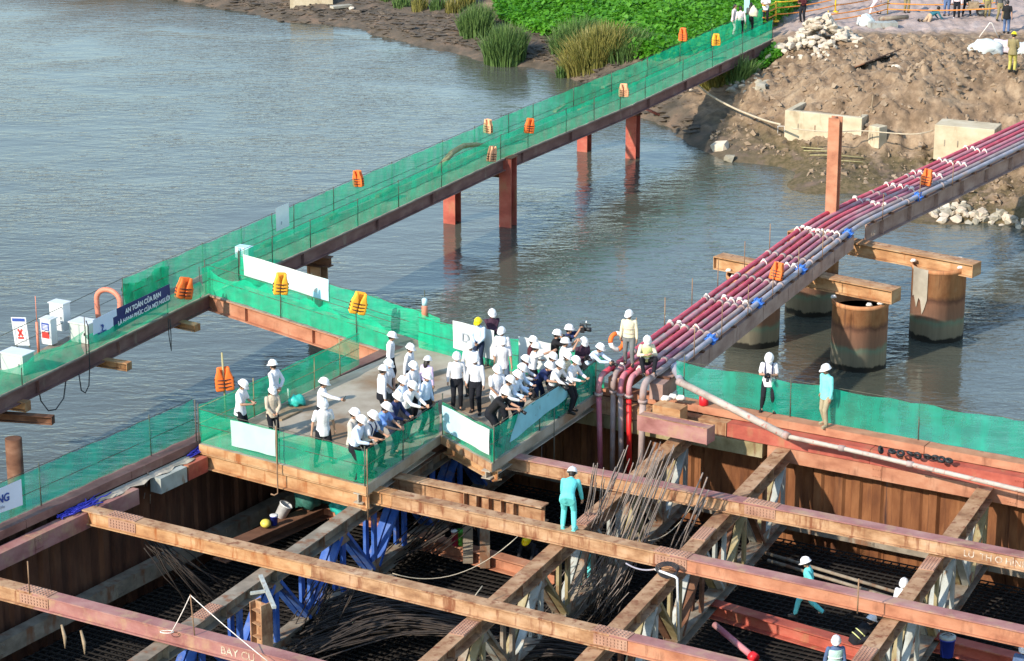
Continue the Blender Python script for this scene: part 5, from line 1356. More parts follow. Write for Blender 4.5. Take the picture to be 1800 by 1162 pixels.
# rods and ropes on the nearest beam
for i, (x, y, h_) in enumerate(((52, 1043, .85), (342, 1117, 1.05), (52 + 1455, 1078, .9))):
    q = P(x, y, ZB); 
    b = MB(); b.tube([q, q + Vector((-.06 if i == 1 else 0, 0, h_))], .018, 6); b.build('rod', M['rod'], label=['rusty rod standing on the left end of the nearest beam', 'rusty rod with white rope tied to its top', 'thin rod standing on the beam near the dark vest worker'][i], cat='rod', group='rods standing on the beams')
t_ = P(342, 1117, ZB) + Vector((-.06, 0, 1.03))
for i, e_ in enumerate((P(301, 1112, ZB), P(470, 1162, ZB))):
    b = MB(); b.tube(sag(t_, e_, .03, 6), .011, 6)
    if i == 0: b.tube([e_ + Vector((math.cos(a_) * .16 - .1, math.sin(a_) * .08, .02)) for a_ in [j * math.pi / 6 for j in range(13)]], .012, 6)
    b.build('rope', M['rope_white'], label=['white rope from the rod top down to a loop on the beam', 'white rope from the rod top down towards the stencilled letters'][i], cat='rope')
b = MB(); b.tube([P(848, 1030, ZB + .02), P(824, 1062, ZB - .3)], .014, 5); b.build('rope', M['rope'], label='short beige rope slung over the long rusty beam', cat='rope')
b = MB()
for x, y, w_ in ((108, 1098, -.35), (142, 1108, -.42)):
    q = P(x, y, ZB - .02); b.tube([q, q + Vector((.08, -.1, -.28)), q + Vector((.05 - w_ * .1, -.15, -.55))], [.03, .05, .015], 6)
b.build('torn_bamboo', M['wood'], label='torn strips of bamboo hanging over the nearest beam at the left', cat='bamboo')
def bucket(px, py, z, r_, h_, m, label, tilt=0, lid=None, cat='bucket', name='bucket', handle=True):
    p = P(px, py, z); root = empty(name, p, label, cat)
    rm = Matrix.Rotation(tilt, 3, 'Y')
    b = MB(); b.lathe(p, [(0, 0), (r_ * .84, 0), (r_ * .98, h_ * .93), (r_ * 1.06, h_ * .93), (r_ * 1.06, h_), (r_ * .95, h_), (r_ * .8, .03), (0, .03)], 16, rm); b.build('body', M[m], root)
    if lid: b = MB(); b.lathe(p + rm @ Vector((0, 0, h_)), [(r_ * 1.07, 0), (r_ * 1.07, h_ * .12), (r_ * .6, h_ * .16), (0, h_ * .16)], 16, rm); b.build('lid', M[lid], root)
    if handle: b = MB(); b.tube([p + rm @ Vector((r_ * math.cos(a_), 0, h_ * (.9 + .35 * math.sin(a_)))) for a_ in [k * math.pi / 8 for k in range(9)]], .012, 5); b.build('handle', M['cable'], root)
    return root
LZ = -1.85
bucket(492, 908, LZ, .19, .42, 'plastic_white', 'white bucket tipped over on the ledge under the platform', R(28))
bucket(482, 922, LZ, .11, .26, 'plastic_blue', 'small dark blue cup beside the tipped white bucket', cat='cup', name='cup', handle=False, lid='plastic_white')
bucket(800, 958, -2.72, .11, .40, 'plastic_pink', 'pink tumbler with a white lid beside the green one', lid='plastic_white', cat='tumbler', name='tumbler')
bucket(811, 958, -2.72, .11, .42, 'plastic_green', 'bright green tumbler on the low orange brown beam', lid='plastic_green', cat='tumbler', name='tumbler')
bucket(1664, 1153, -2.9, .20, .50, 'plastic_blue', 'blue water cooler with a grey lid on the low red beam', lid='pale_steel', cat='cooler', name='water_cooler')
p = P(467, 927, LZ); b = MB(); b.ell(p + Z * .12, (.15, .17, .12)); b.build('yellow_float', M['plastic_yellow'], label='round pale yellow float on the ledge under the platform', cat='float')
b = MB(); a, c = P(385, 965, LZ - .03), P(600, 872, LZ - .03); b.ibeam(a, c, .36, .5); root = empty('ledge_beam', (a + c) / 2 - Z * .4, 'brown ledge beam under the platform holding the bucket', 'beam'); b.build('section', M['rust_dark'], root)
b = MB(); a, c = P(560, 885, LZ - .05), P(668, 905, LZ - .05); b.ibeam(a, c, .34, .4); root = empty('ledge_beam', (a + c) / 2 - Z * .4, 'short brown ledge beam behind the blue strut', 'beam'); b.build('section', M['primer_orange'], root)
def sack(px, py, z, rx, ry, rz_, m, label, seed, cat='sack', name='sack', world=None):
    p = Vector(world) if world is not None else P(px, py, z); rnd = random.Random(seed); bm = bmesh.new(); bmesh.ops.create_icosphere(bm, subdivisions=3, radius=1)
    ph = [rnd.uniform(0, 6) for _ in range(6)]
    for v in bm.verts:
        c = v.co.copy(); k = 1 + .17 * math.sin(4 * c.x + ph[0]) * math.sin(5 * c.y + ph[1]) + .10 * math.sin(7 * c.z + 6 * c.x + ph[2]) + .08 * math.sin(13 * c.y + 9 * c.z + ph[3]) + .05 * math.sin(21 * c.x + 17 * c.y + ph[4])
        v.co = Vector((c.x * rx, c.y * ry, max(-.45, c.z) * rz_)) * k
    lo = min(v.co.z for v in bm.verts)
    for v in bm.verts: v.co.z -= lo
    me = bpy.data.meshes.new(name); bm.to_mesh(me); bm.free(); me.materials.append(M[m])
    me.polygons.foreach_set('use_smooth', [True] * len(me.polygons))
    o = bpy.data.objects.new(name, me); COL.objects.link(o); o.location = p; return tag(o, label, cat)
sack(540, 893, LZ, .34, .30, .55, 'sack_green', 'dark green sack on the ledge, nearest the white bucket', 1)
sack(574, 885, LZ, .30, .28, .42, 'sack_green', 'dark green sack on the ledge, behind the others in the shade', 2)
sack(604, 902, LZ, .36, .28, .36, 'plastic_teal', 'pale teal sack on the ledge, next to the blue strut', 3)
# teal bag with a white neck on the platform edge
o = sack(522, 712, 0, .26, .20, .20, 'plastic_teal', 'crumpled teal plastic bag on the left edge of the platform', 5, 'bag', 'plastic_bag')
b = MB(); q = P(508, 700, .05); b.tube([q, q + Vector((-.02, 0, .3))], .035, 6); b.build('white_tube', M['plastic_white'], label='short white tube beside the teal plastic bag', cat='tube')
b = MB(); q = P(470, 742, 0); b.box(q + Vector((.45, .65, .03)), (1.0, .55, .06), frame((F1 - A0).normalized())); b.build('timber_sheet', M['wood'], label='plywood offcut lying by the left edge of the platform', cat='plywood')

# ------------------------------------------------------------------ life jackets, ring, float
def jacket_parts():
    out = {}
    def panel(side, y0, dep, inner):
        b = MB(); b.sm = True; rings = []
        zs = [0, .03, .12, .22, .32, .42, .50, .58, .63, .65]
        for z in zs:
            o_ = .245 if z < .34 else (.245 - .075 * min(1, (z - .34) / .2))
            i_ = inner if z < .36 else inner + .07 * min(1, (z - .36) / .22)
            if inner < 0: i_ = -o_
            k = 1 if .03 <= z <= .6 else .55
            d_ = dep * k; cx = (o_ + i_) / 2 * side; hx = (o_ - i_) / 2 * (1 if .0 < z < .64 else .8)
            pin = 1 - (.16 if any(abs(z - q) < .021 for q in (.12, .22, .32)) else 0)
            rings.append([Vector((cx + hx * (abs(math.cos(a_)) ** .6) * (1 if math.cos(a_) > 0 else -1), y0 + d_ * pin * (abs(math.sin(a_)) ** .6) * (1 if math.sin(a_) > 0 else -1), z)) for a_ in [k2 * math.pi / 8 for k2 in range(16)]])
        vs = [q for r_ in rings for q in r_]; n = 16
        fs = [(i * n + k2, i * n + (k2 + 1) % n, (i + 1) * n + (k2 + 1) % n, (i + 1) * n + k2) for i in range(len(rings) - 1) for k2 in range(n)]
        fs += [tuple(range(n - 1, -1, -1)), tuple(range((len(rings) - 1) * n, len(rings) * n))]
        b.add(vs, fs); return b.mesh('panel', M['jacket_o'])
    out['front_panel'] = [panel(1, -.075, .06, .012), panel(-1, -.075, .06, .012)]
    out['back_panel'] = [panel(1, .075, .05, -1)]
    st = []
    for z in (.12, .22, .32):
        b = MB(); b.tube([Vector((.262 * math.cos(a_), .142 * (abs(math.sin(a_)) ** .7) * (1 if math.sin(a_) > 0 else -1), z)) for a_ in [k * math.pi / 10 for k in range(21)]], .017, 5); st.append(b.mesh('strap', M['strap']))
    out['strap'] = st
    out['buckle'] = []
    for z in (.12, .22, .32): b = MB(); b.box((0, -.155, z), (.05, .02, .035)); out['buckle'].append(b.mesh('buckle', M['rubber']))
    return out
JP = jacket_parts()
def jacket(loc, yaw, m, label, sc=1.0, tilt=0.0, group='life jackets hung on the rails'):
    root = empty('life_jacket', loc, label, 'life jacket', group)
    root.rotation_euler = (0, tilt, yaw); root.scale = (sc * random.uniform(.88, 1.06), sc * random.uniform(.75, 1.0), sc * random.uniform(.92, 1.06))
    for nm, ms in JP.items():
        for me in ms: inst(nm, me, root, Matrix.Identity(4), M[m] if nm.endswith('panel') else None)
    return root
def hang(pt, py, yaw, m, label, sc=1.0, tilt=0.0, off=Vector((0, 0, 0))):
    """py = picture row of the jacket's foot"""
    q = pt + off; q = Vector((q.x, q.y, zfor(q.x, q.y, py))); return jacket(q, yaw, m, label, sc, tilt)
tow = -fn * 0.14
hang(fpt(316), 525, R(30), 'jacket_o', 'orange life jacket hung beside the right end of the navy slogan banner', 1.15, R(12), tow)
hang(fpt(626, far=True), 328, R(-30), 'jacket_o', 'orange life jacket on the far rail of the footbridge, farthest left there', .95, R(-6), tow)
hang(fpt(853, far=True), 234, R(-40), 'jacket_w', 'faded life jacket on the far rail of the footbridge above the tall red pile', .95, 0, tow)
hang(fpt(858), 284, R(50), 'jacket_w', 'pale life jacket on the near rail just left of the tall red pile', .95, R(10), tow)
hang(fpt(924), 234, R(20), 'jacket_o', 'striped orange life jacket on the near rail right of the tall red pile', .95, R(8), tow)
hang(fpt(1091), 170, R(-10), 'jacket_w', 'orange and white life jacket on the near rail near the bank', .95, 0, tow)
hang(fpt(1195, far=True), 72, R(-20), 'jacket_o', 'orange life jacket on the far rail near the bank end', .95, 0, tow)
hang(fpt(1253), 80, R(10), 'jacket_y', 'amber and orange life jacket on the near rail closest to the bank', .95, 0, tow)
jp = lw(404, 742)
hang(jp, 686, R(10), 'jacket_o', 'bright orange life jacket on a bamboo pole behind the left corner of the platform', 1.12, R(-4))
b = MB(); b.tube([jp + Z * .0, jp + Z * 2.1 + Vector((-.06, 0, 0))], .03, 7); b.build('bamboo_pole', M['bamboo'], label='bamboo pole that holds the life jacket behind the left corner of the platform', cat='pole')
lp = lerp(W0, W1, .42)
hang(lp, 517, R(12), 'jacket_y', 'amber life jacket in front of the long white banner on the link walkway', 1.05, R(5), Vector((.02, -.16, 0)))
lp = lerp(W0, W1, .82)
hang(lp, 551, R(12), 'jacket_y', 'amber life jacket on the tall post where the link walkway meets the platform', 1.15, R(14), Vector((.02, -.16, 0)))
lp = lerp(X0, X1, .93)
root = empty('float_tube', Vector((lp.x, lp.y - .12, zfor(lp.x, lp.y, 557))), 'small orange float with a pale blue top hung on the post behind the platform', 'float')
q = root.location.copy(); b = MB(); b.tube([q, q + Z * .05, q + Z * .38, q + Z * .42], [.05, .10, .10, .08], 12); b.build('body', M['hose_orange'], root)
b = MB(); b.tube([q + Z * .425, q + Z * .62, q + Z * .66], [.085, .09, .04], 12); b.build('cap', M['paleblue_cloth'], root)
for t, o_, lab in ((11.2, .42, 'orange life vest folded round the near pipes below the bend'), (25.6, .5, 'orange life vest folded round the near pipes close to the right edge')):
    q, nn_, dd = on_bridge(t); c = q + nn_ * o_ + Z * .76
    r_ = jacket(c, R(-40), 'jacket_o', lab, .95, R(8), 'life vests on the pipe bridge'); r_.rotation_euler = (R(-16), R(6), R(-30))

# ------------------------------------------------------------------ the far bank
def hull(seed, n=14, sx=1, sy=1, sz=1):
    rnd = random.Random(seed); bm = bmesh.new()
    for _ in range(n):
        v = Vector((rnd.gauss(0, 1), rnd.gauss(0, 1), rnd.gauss(0, 1))).normalized() * rnd.uniform(.82, 1.05); bm.verts.new((v.x * sx, v.y * sy, v.z * sz))
    bmesh.ops.convex_hull(bm, input=bm.verts)
    bmesh.ops.delete(bm, geom=[v for v in bm.verts if not v.link_faces], context='VERTS')
    return bm
def hull_mesh(seed, name, m, **k):
    bm = hull(seed, **k); me = bpy.data.meshes.new(name); bm.to_mesh(me); bm.free(); me.materials.append(m); return me
ST = [hull_mesh(100 + i, 'stone', M['stone'], sx=1, sy=random.uniform(.7, 1), sz=random.uniform(.55, .85)) for i in range(9)]
STG = [hull_mesh(200 + i, 'stone', M['stone_grey'], sx=1, sy=random.uniform(.7, 1), sz=random.uniform(.5, .8)) for i in range(6)]
def place_stone(root, ms, p, r_):
    Mx = Matrix.Translation(Vector(p) - root.location) @ Matrix.Rotation(random.uniform(0, 6.28), 4, 'Z') @ Matrix.Rotation(random.uniform(-.5, .5), 4, 'X') @ Matrix.Diagonal((r_, r_, r_, 1))
    return inst('stone', random.choice(ms), root, Mx)
hc = PG(1452, 72)
root = empty('rubble_heap', hc, 'heap of pale quarry stones beside the end of the footbridge', 'stone heap')
ax = Vector((1, .05, 0)).normalized()
for i in range(210):
    u, v = random.gauss(0, .42), random.gauss(0, .42)
    if abs(u) > 1 or abs(v) > 1: continue
    hgt = max(0, 1 - math.sqrt((u + .18) ** 2 * 1.2 + v * v)) * 1.55
    p = hc + ax * u * 2.3 + Vector((-.1, 1, 0)) * v * 2.0
    zz = gz(p.x, p.y) + hgt * random.uniform(.82, 1.0)
    place_stone(root, ST, (p.x, p.y, zz), random.uniform(.16, .34))
root = empty('rubble_heap', PG(1405, 105), 'loose pale stones spilling down in front of the stone heap', 'stone heap')
for i in range(34):
    p = PG(random.uniform(1392, 1470), random.uniform(78, 108)); place_stone(root, ST, p + Z * .08, random.uniform(.10, .22))
root = empty('riprap', P(1720, 385, -2.8), 'row of pale stones along the water below the pipe bridge', 'stone row')
for i in range(120):
    px = random.uniform(1622, 1830); p = PG(px, 368 + (px - 1640) * .15 + random.gauss(0, 8)); place_stone(root, STG if random.random() < .5 else ST, p + Z * .06, random.uniform(.12, .34))
root = empty('slab_rubble', PG(1320, 150), 'grey broken slabs under the bank end of the footbridge', 'rubble')
for i in range(46):
    p = PG(random.uniform(1275, 1350), random.uniform(118, 165)); place_stone(root, STG, p + Z * .05, random.uniform(.12, .34))
for px, py, r_, lab in ((1266, 262, .56, 'big pale boulder at the water edge in front of the concrete block'), (1283, 282, .32, 'brown boulder beside the big pale one at the water edge'), (1376, 92, .55, 'pale boulder at the foot of the stone heap'), (1352, 100, .5, 'long grey boulder under the end of the footbridge'), (1214, 160, .16, 'small white stone on the mud under the footbridge'), (618, 16, .2, 'small pale stone on the far mud flat'), (1575, 122, .3, 'round clay lump on the dirt mound')):
    p = PG(px, py); o = inst('boulder', random.choice(STG if 'brown' in lab or 'grey' in lab else ST), None, Matrix.Translation(p + Z * r_ * .25) @ Matrix.Rotation(random.uniform(0, 6), 4, 'Z') @ Matrix.Diagonal((r_, r_, r_, 1))); tag(o, lab, 'boulder')
# clods all over the dug earth
bmc = MB(); protos = []
for i in range(8):
    bm = hull(300 + i, 9, 1, .9, .7); bm.verts.index_update(); protos.append(([v.co.copy() for v in bm.verts], [[v.index for v in f.verts] for f in bm.faces])); bm.free()
cnt = 0
while cnt < 5200:
    x, y = random.uniform(8, 32), random.uniform(103, 130)
    if dirtmask(np.array([x]), np.array([y]))[0] < .6: continue
    z = gz(x, y)
    if z < -2.75: continue
    cnt += 1
    r_ = (random.random() ** 4) * .20 + .03; vs, fs = random.choice(protos); rot = Matrix.Rotation(random.uniform(0, 6.28), 3, 'Z') @ Matrix.Rotation(random.uniform(0, 6.28), 3, 'X')
    bmc.add([rot @ v * r_ + Vector((x, y, z + r_ * .2)) for v in vs], fs)
bmc.build('dirt_clods', M['clod'], label='clods of dry clay scattered over the dug bank', cat='clods', kind='stuff')
bmc = MB(); cnt = 0
M['mud_clod'] = mat('wet mud lump', [(0.25, (0.05, 0.042, 0.032)), (0.5, (0.10, 0.08, 0.06)), (0.75, (0.19, 0.14, 0.10))], (1.2, 1.2, 1.2), 6, 0.85, 0.3, 14)
while cnt < 3600:
    px = random.uniform(280, 1230); py = random.uniform(-5, 235) if px > 1000 else random.uniform(-5, 150)
    p = P(px, py, -2.7); z = gz(p.x, p.y); t = (CAM_H - z) / (CAM_H + 2.7); x, y = p.x * t, p.y * t; z = gz(x, y)
    if z < -3.02 or z > -1.7: continue
    cnt += 1; r_ = (random.random() ** 3) * .24 + .04; vs, fs = random.choice(protos); rot = Matrix.Rotation(random.uniform(0, 6.28), 3, 'Z')
    bmc.add([Vector(((rot @ v).x * r_ * 1.7, (rot @ v).y * r_, v.z * r_ * .55)) + Vector((x, y, z + r_ * .1)) for v in vs], fs)
bmc.build('mud_lumps', M['mud_clod'], label='lumps of wet mud and debris along the far shore', cat='mud lumps', kind='stuff')
# concrete blocks
def cblock(x0, y0, x1, y1, z, h, dep, label, open_top=True):
    a, c = P(x0, y0, z), P(x1, y1, z); d = (c - a).normalized(); nb = Vector((-d.y, d.x, 0)); nb = nb if nb.y > 0 else -nb
    root = empty('concrete_block', (a + c) / 2 + nb * dep / 2, label, 'concrete block', 'cast concrete blocks on the bank'); L = (c - a).length; th = .28
    def wbox(cen, size, nm):
        b = MB(); b.box(cen, size, frame(d)); o = b.build(nm, M['block'], root)
        bv = o.modifiers.new('bevel', 'BEVEL'); bv.width = .03; bv.segments = 2
    m_ = (a + c) / 2
    if open_top:
        wbox(m_ + nb * th / 2 + Z * h / 2, (L, th, h), 'front_wall')
        wbox(a + d * th / 2 + nb * (dep / 2 + th / 2 + .002) + Z * h / 2, (th, dep - th, h), 'side_wall')
        wbox(c - d * th / 2 + nb * (dep / 2 + th / 2 + .002) + Z * h / 2, (th, dep - th, h), 'side_wall')
        b = MB(); b.box(m_ + nb * (dep / 2 + th / 2) + Z * (h / 2 - .12), (L - 2 * th - .004, dep - th, h - .24), frame(d)); b.build('fill', M['clod'], root)
    else: wbox(m_ + nb * dep / 2 + Z * h / 2, (L, dep, h), 'body')
    for t in (.18, .4, .62, .85):
        b = MB(); b.box(lerp(a, c, t) - nb * .006 + Z * h * .5, (.05, .012, .3), frame(d)); 
        if t < .6: b.build('cast_mark', M['grey_steel'], root)
    return root
cblock(1378, 247, 1513, 262, -2.25, 1.45, 2.6, 'long cream concrete block with earth heaped on it behind the tall red pile')
cblock(1640, 280, 1745, 290, -2.1, 1.6, 1.4, 'cream concrete block partly behind the pipes at the right', False)
cblock(1525, 258, 1544, 262, -2.0, 1.0, .6, 'small upright concrete block beside the long cream one', False)
a = PG(508, 14); b = MB(); b.box(a + Vector((1.3, 1.0, .3)), (2.6, 1.8, 1.3), Matrix.Rotation(R(4), 3, 'Z')); b.build('concrete_outfall', M['block'], label='old concrete outfall at the far shore near the top of the picture', cat='concrete block')
b = MB(); a = PG(600, 14); b.box(a + Vector((0, 0, .1)), (1.3, .5, .14), Matrix.Rotation(R(30), 3, 'Z')); b.build('stone_slab', M['stone_grey'], label='flat pale slab beside the old concrete outfall', cat='slab')
for i, (x, y, h_, t_) in enumerate(((1523, 250, 2.2, .08), (1517, 255, 1.6, -.05), (1530, 245, 1.5, .12))):
    q = P(x, y, -2.1); b = MB(); b.tube([q, q + Vector((t_ * 2, .1, h_ * .5)), q + Vector((t_ * 3, .2, h_))], [.05, .045, .02], 6); b.build('broken_stake', M['wood'], label=['tallest splintered stake between the concrete blocks', 'short splintered stake next to the long block', 'thin splintered stake behind the small block'][i], cat='stake', group='splintered stakes')
b = MB(); q = P(1367, 240, -2.2); b.tube([q, q + Z * .5, q + Vector((.3, 0, .5)), q + Vector((.3, 0, .05))], .02, 6); b.build('white_hook', M['plastic_white'], label='white bent tube at the left end of the long concrete block', cat='tube')
rp = [P(1196, 118, -.4), P(1216, 138, -1.0), P(1245, 165, -1.2), P(1290, 190, -1.4), P(1340, 210, -1.3), P(1372, 219, -1.2)]
b = MB(); b.tube(smooth_path(rp), .05, 7); b.tube(smooth_path([P(1392, 226, -1.05), P(1460, 232, -1.05), P(1515, 230, -1.1), P(1600, 236, -1.0), P(1640, 230, -.9)]), .03, 6); b.build('pale_hose', M['rope'], label='long pale hose from the footbridge across the mud and along the concrete block', cat='hose')
for i, (x, y, l) in enumerate(((1470, 275, 2.4), (1455, 268, 2.2), (1490, 278, 1.8), (1440, 262, 1.6))):
    q = PG(x, y); b = MB(); b.tube([q + Vector((-l / 2, .1 * i, .06)), q + Vector((0, -.15, .1)), q + Vector((l / 2, -.5 + .1 * i, .06))], .03, 5); b.build('cane', M['bamboo'], label='dry cane lying on the mud in front of the long concrete block', cat='cane', group='dry canes below the concrete block')
b = MB(); a, c = PG(1505, 122), PG(1570, 100); b.box((a + c) / 2 + Z * .14, ((c - a).length, .9, .05), frame(c - a) @ Matrix.Rotation(R(-25), 3, 'X')); b.build('dark_plank', M['rust_dark'], label='dark plank half buried across the dirt mound', cat='plank')
b = MB(); q = PG(1265, 100); b.tube([P(1133, 190, -1.2), P(1158, 202, -1.3)], .07, 8); b.build('red_tube', M['primer_red'], label='red tube sticking out over the mud beside the last red pile', cat='tube')

# white sacks, sheeting, post, barrier, wheel on the bank
for i, (x, y, rx, rz_, m, lab) in enumerate(((1732, 97, .85, .50, 'white_cloth', 'large white sack on the dirt mound, leftmost of the row'), (1762, 94, .75, .42, 'c_pinkw', 'dusty white sack in the middle of the row on the dirt mound'), (1800, 94, .6, .42, 'white_cloth', 'white sack at the right edge of the picture on the dirt mound'))):
    sack(0, 0, 0, rx, .55, rz_, m, lab, 20 + i, world=PG(x, y))
q = PG(1740, 66); b = MB(); b.tube([q + Vector((-.55, 0, 0)), q + Vector((-.05, 0, .75)), q + Vector((.05, 0, .75)), q + Vector((.45, 0, -.05))], .03, 6); b.build('small_frame', M['rope_white'], label='small white triangular frame behind the white sacks', cat='frame')
q = PG(1528, 48); b = MB()
b.box(q + Vector((.7, 0, .14)), (1.5, .6, .30), Matrix.Rotation(R(8), 3, 'Z')); b.build('grey_bale', M['pale_steel'], label='grey wrapped bale lying beside the stone heap', cat='bale')
sack(0, 0, 0, .45, .3, .42, 'white_cloth', 'small white bag leaning on the grey wrapped bale', 31, world=PG(1522, 46))
q = PG(1545, 38); b = MB(); b.tube([q + Z * .15, q + Vector((1.6, .3, .2))], .12, 8); b.build('grey_roll', M['grey_steel'], label='long grey roll lying behind the grey wrapped bale', cat='roll')
q = P(1312, 38, -.2); b = MB(); b.box(q + Z * 1.9, (.28, .2, 3.8)); b.build('grey_post', M['paleblue_cloth'], label='pale grey blue post behind the women at the end of the footbridge', cat='post')
pl = [P(1365, 45, 0), P(1372, 42, 0), P(1425, 28, 0), P(1470, 16, 0), P(1560, 2, 0)]
root = empty('rope_barrier', pl[0], 'orange and yellow rope barrier between the track and the green plants', 'barrier')
for q in (P(1363, 38, 0), P(1468, 22, 0), P(1570, 0, 0)):
    b = MB(); b.tube([q, q + Z * 1.1], .05, 7); b.lathe(q, [(.2, 0), (.2, .06), (.06, .1)], 12); b.build('post', M['barrier_y'], root)
for z0, m in ((1.05, 'barrier_y'), (.75, 'barrier'), (.4, 'barrier')):
    for a, c in ((P(1363, 38, 0), P(1468, 22, 0)), (P(1468, 22, 0), P(1570, 0, 0)), (P(1340, 44, 0), P(1363, 38, 0))):
        b = MB(); b.tube(sag(a + Z * z0, c + Z * z0, .10, 8), .035, 6); b.build('rope', M[m], root)
root = empty('rope_barrier', P(1480, 45, 0), 'low orange tape barrier running along the track behind the stone heap', 'barrier')
for y_ in (40, 30):
    b = MB(); b.tube(sag(P(1455, y_ - 4, .6), P(1560, y_ - 24, .6), .08) + sag(P(1560, y_ - 24, .6), P(1760, y_ - 26, .6), .1), .035, 6); b.build('tape', M['barrier'], root)
for x, y in ((1455, 45), (1560, 25), (1660, 22)):
    q = P(x, y, 0); b = MB(); b.tube([q, q + Z * .8], .03, 6); b.build('stake', M['barrier_y'], root)
q = PG(1722, 28); root = empty('hand_cart', q, 'small cart with a dark wheel on the track among the standing people', 'cart')
b = MB(); b.tube([q + Vector((.1 + math.cos(a_) * .26, 0, .28 + math.sin(a_) * .26)) for a_ in [k * math.pi / 9 for k in range(19)]], .06, 8); b.build('wheel', M['rubber'], root)
b = MB(); b.lathe(q + Vector((.1, 0, .28)), [(.2, -.02), (.2, .02)], 16, Matrix.Rotation(R(90), 3, 'X')); b.build('rim', M['pale_steel'], root)
b = MB(); b.box(q + Vector((-.35, 0, .42)), (.7, .45, .08)); b.box(q + Vector((-.35, 0, .62)), (.5, .4, .3)); b.build('tray', M['wood'], root)
b = MB(); b.tube([q + Vector((.1, .2, .3)), q + Vector((-.7, .2, .55)), q + Vector((-.8, .2, 1.0))], .025, 6); b.build('handle', M['post'], root)
for i, (x, y) in enumerate(((1500, 22), (1510, 20))): pass

# vegetation
def leaf_mat(name, a, c, tr=0.35):
    m, nt, b = new_mat(name)
    oi = N(nt, 'ShaderNodeTexNoise', Detail=4.0, Scale=1.0); nt.links.new(vecscale(nt, (3.5, 3.5, 3.5)), oi.inputs['Vector'])
    n2 = N(nt, 'ShaderNodeTexNoise', Detail=3.0, Scale=1.0); nt.links.new(vecscale(nt, (.35, .35, .35)), n2.inputs['Vector'])
    ad = N(nt, 'ShaderNodeMath', operation='MULTIPLY_ADD'); nt.links.new(n2.outputs[0], ad.inputs[0]); ad.inputs[1].default_value = .8; nt.links.new(oi.outputs[0], ad.inputs[2])
    dv = N(nt, 'ShaderNodeMath', operation='DIVIDE'); nt.links.new(ad.outputs[0], dv.inputs[0]); dv.inputs[1].default_value = 1.8
    col = ramp(nt, dv.outputs[0], [(0.3, a), (0.7, c)]).outputs[0]
    out = nt.nodes['Material Output']; nt.links.new(col, b.inputs['Base Color']); b.inputs['Roughness'].default_value = .55
    tl = N(nt, 'ShaderNodeBsdfTranslucent'); nt.links.new(col, tl.inputs[0]); mx = N(nt, 'ShaderNodeMixShader', Fac=tr)
    nt.links.new(b.outputs[0], mx.inputs[1]); nt.links.new(tl.outputs[0], mx.inputs[2]); nt.links.new(mx.outputs[0], out.inputs[0]); return m
M['leaf'] = leaf_mat('bright green leaves', (0.05, 0.22, 0.012), (0.17, 0.46, 0.03), .45)
M['reed'] = leaf_mat('green reeds', (0.055, 0.12, 0.03), (0.15, 0.24, 0.06), .25)
M['reed_dry'] = leaf_mat('yellowing grass', (0.15, 0.16, 0.03), (0.34, 0.28, 0.08), .25)
def leaf_field(name, n, inside, hfun, size, m, label, cat, up=.5):
    pts = []
    while len(pts) < n:
        px, py = random.uniform(*inside[0]), random.uniform(*inside[1])
        if inside[2](px, py): pts.append((px, py))
    pw = np.array([list(P(a, c, -.6)) for a, c in pts]); z = ground(pw[:, 0], pw[:, 1])
    # slide to the true ground along the view ray
    for _ in range(6):
        t = (CAM_H - z) / (CAM_H + .6); x, y = pw[:, 0] * t, pw[:, 1] * t; z = .5 * z + .5 * ground(x, y)
    H_ = hfun(x, y); z = z + H_ * np.sqrt(RNG.random(n))
    yaw = RNG.random(n) * 6.283; tl = RNG.normal(0, up, n); s = size * (.6 + .8 * RNG.random(n))
    dx, dy = np.cos(yaw), np.sin(yaw)
    d = np.c_[dx * np.cos(tl), dy * np.cos(tl), np.sin(tl)] * s[:, None]; e = np.c_[-dy, dx, RNG.normal(0, .35, n)] * (s * .42)[:, None]
    c = np.c_[x, y, z]
    v = np.stack([c, c + d * .5 + e, c + d - np.c_[0 * x, 0 * x, s * .15], c + d * .5 - e], 1).reshape(-1, 3)
    me = bpy.data.meshes.new(name); me.from_pydata(v.tolist(), [], np.arange(4 * n).reshape(n, 4).tolist()); me.materials.append(M[m])
    o = bpy.data.objects.new(name, me); COL.objects.link(o); return tag(o, label, cat, kind='stuff')
def poly_in(poly):
    def f(x, y):
        r_ = False; n = len(poly)
        for i in range(n):
            (x0, y0), (x1, y1) = poly[i], poly[(i + 1) % n]
            if (y0 > y) != (y1 > y) and x < (x1 - x0) * (y - y0) / (y1 - y0) + x0: r_ = not r_
        return r_
    return f
gp = [(868, -40), (1480, -40), (1400, 20), (1375, 38), (1340, 60), (1290, 80), (1200, 100), (1140, 110), (1060, 78), (1000, 68), (960, 66), (905, 52), (872, 30)]
leaf_field('green_plants', 60000, ((860, 1480), (-40, 112), poly_in(gp)), lambda x, y: .30 + .85 * fbm(x * .45, y * .3, 71, 3), .27, 'leaf', 'dense bright green leafy plants covering the far bank', 'plants')
gp2 = [(1296, 92), (1350, 78), (1372, 98), (1345, 122), (1300, 126)]
leaf_field('green_plants', 2600, ((1290, 1375), (76, 128), poly_in(gp2)), lambda x, y: .25 + 0 * x, .24, 'leaf', 'patch of green leaves under the bank end of the footbridge', 'plants')
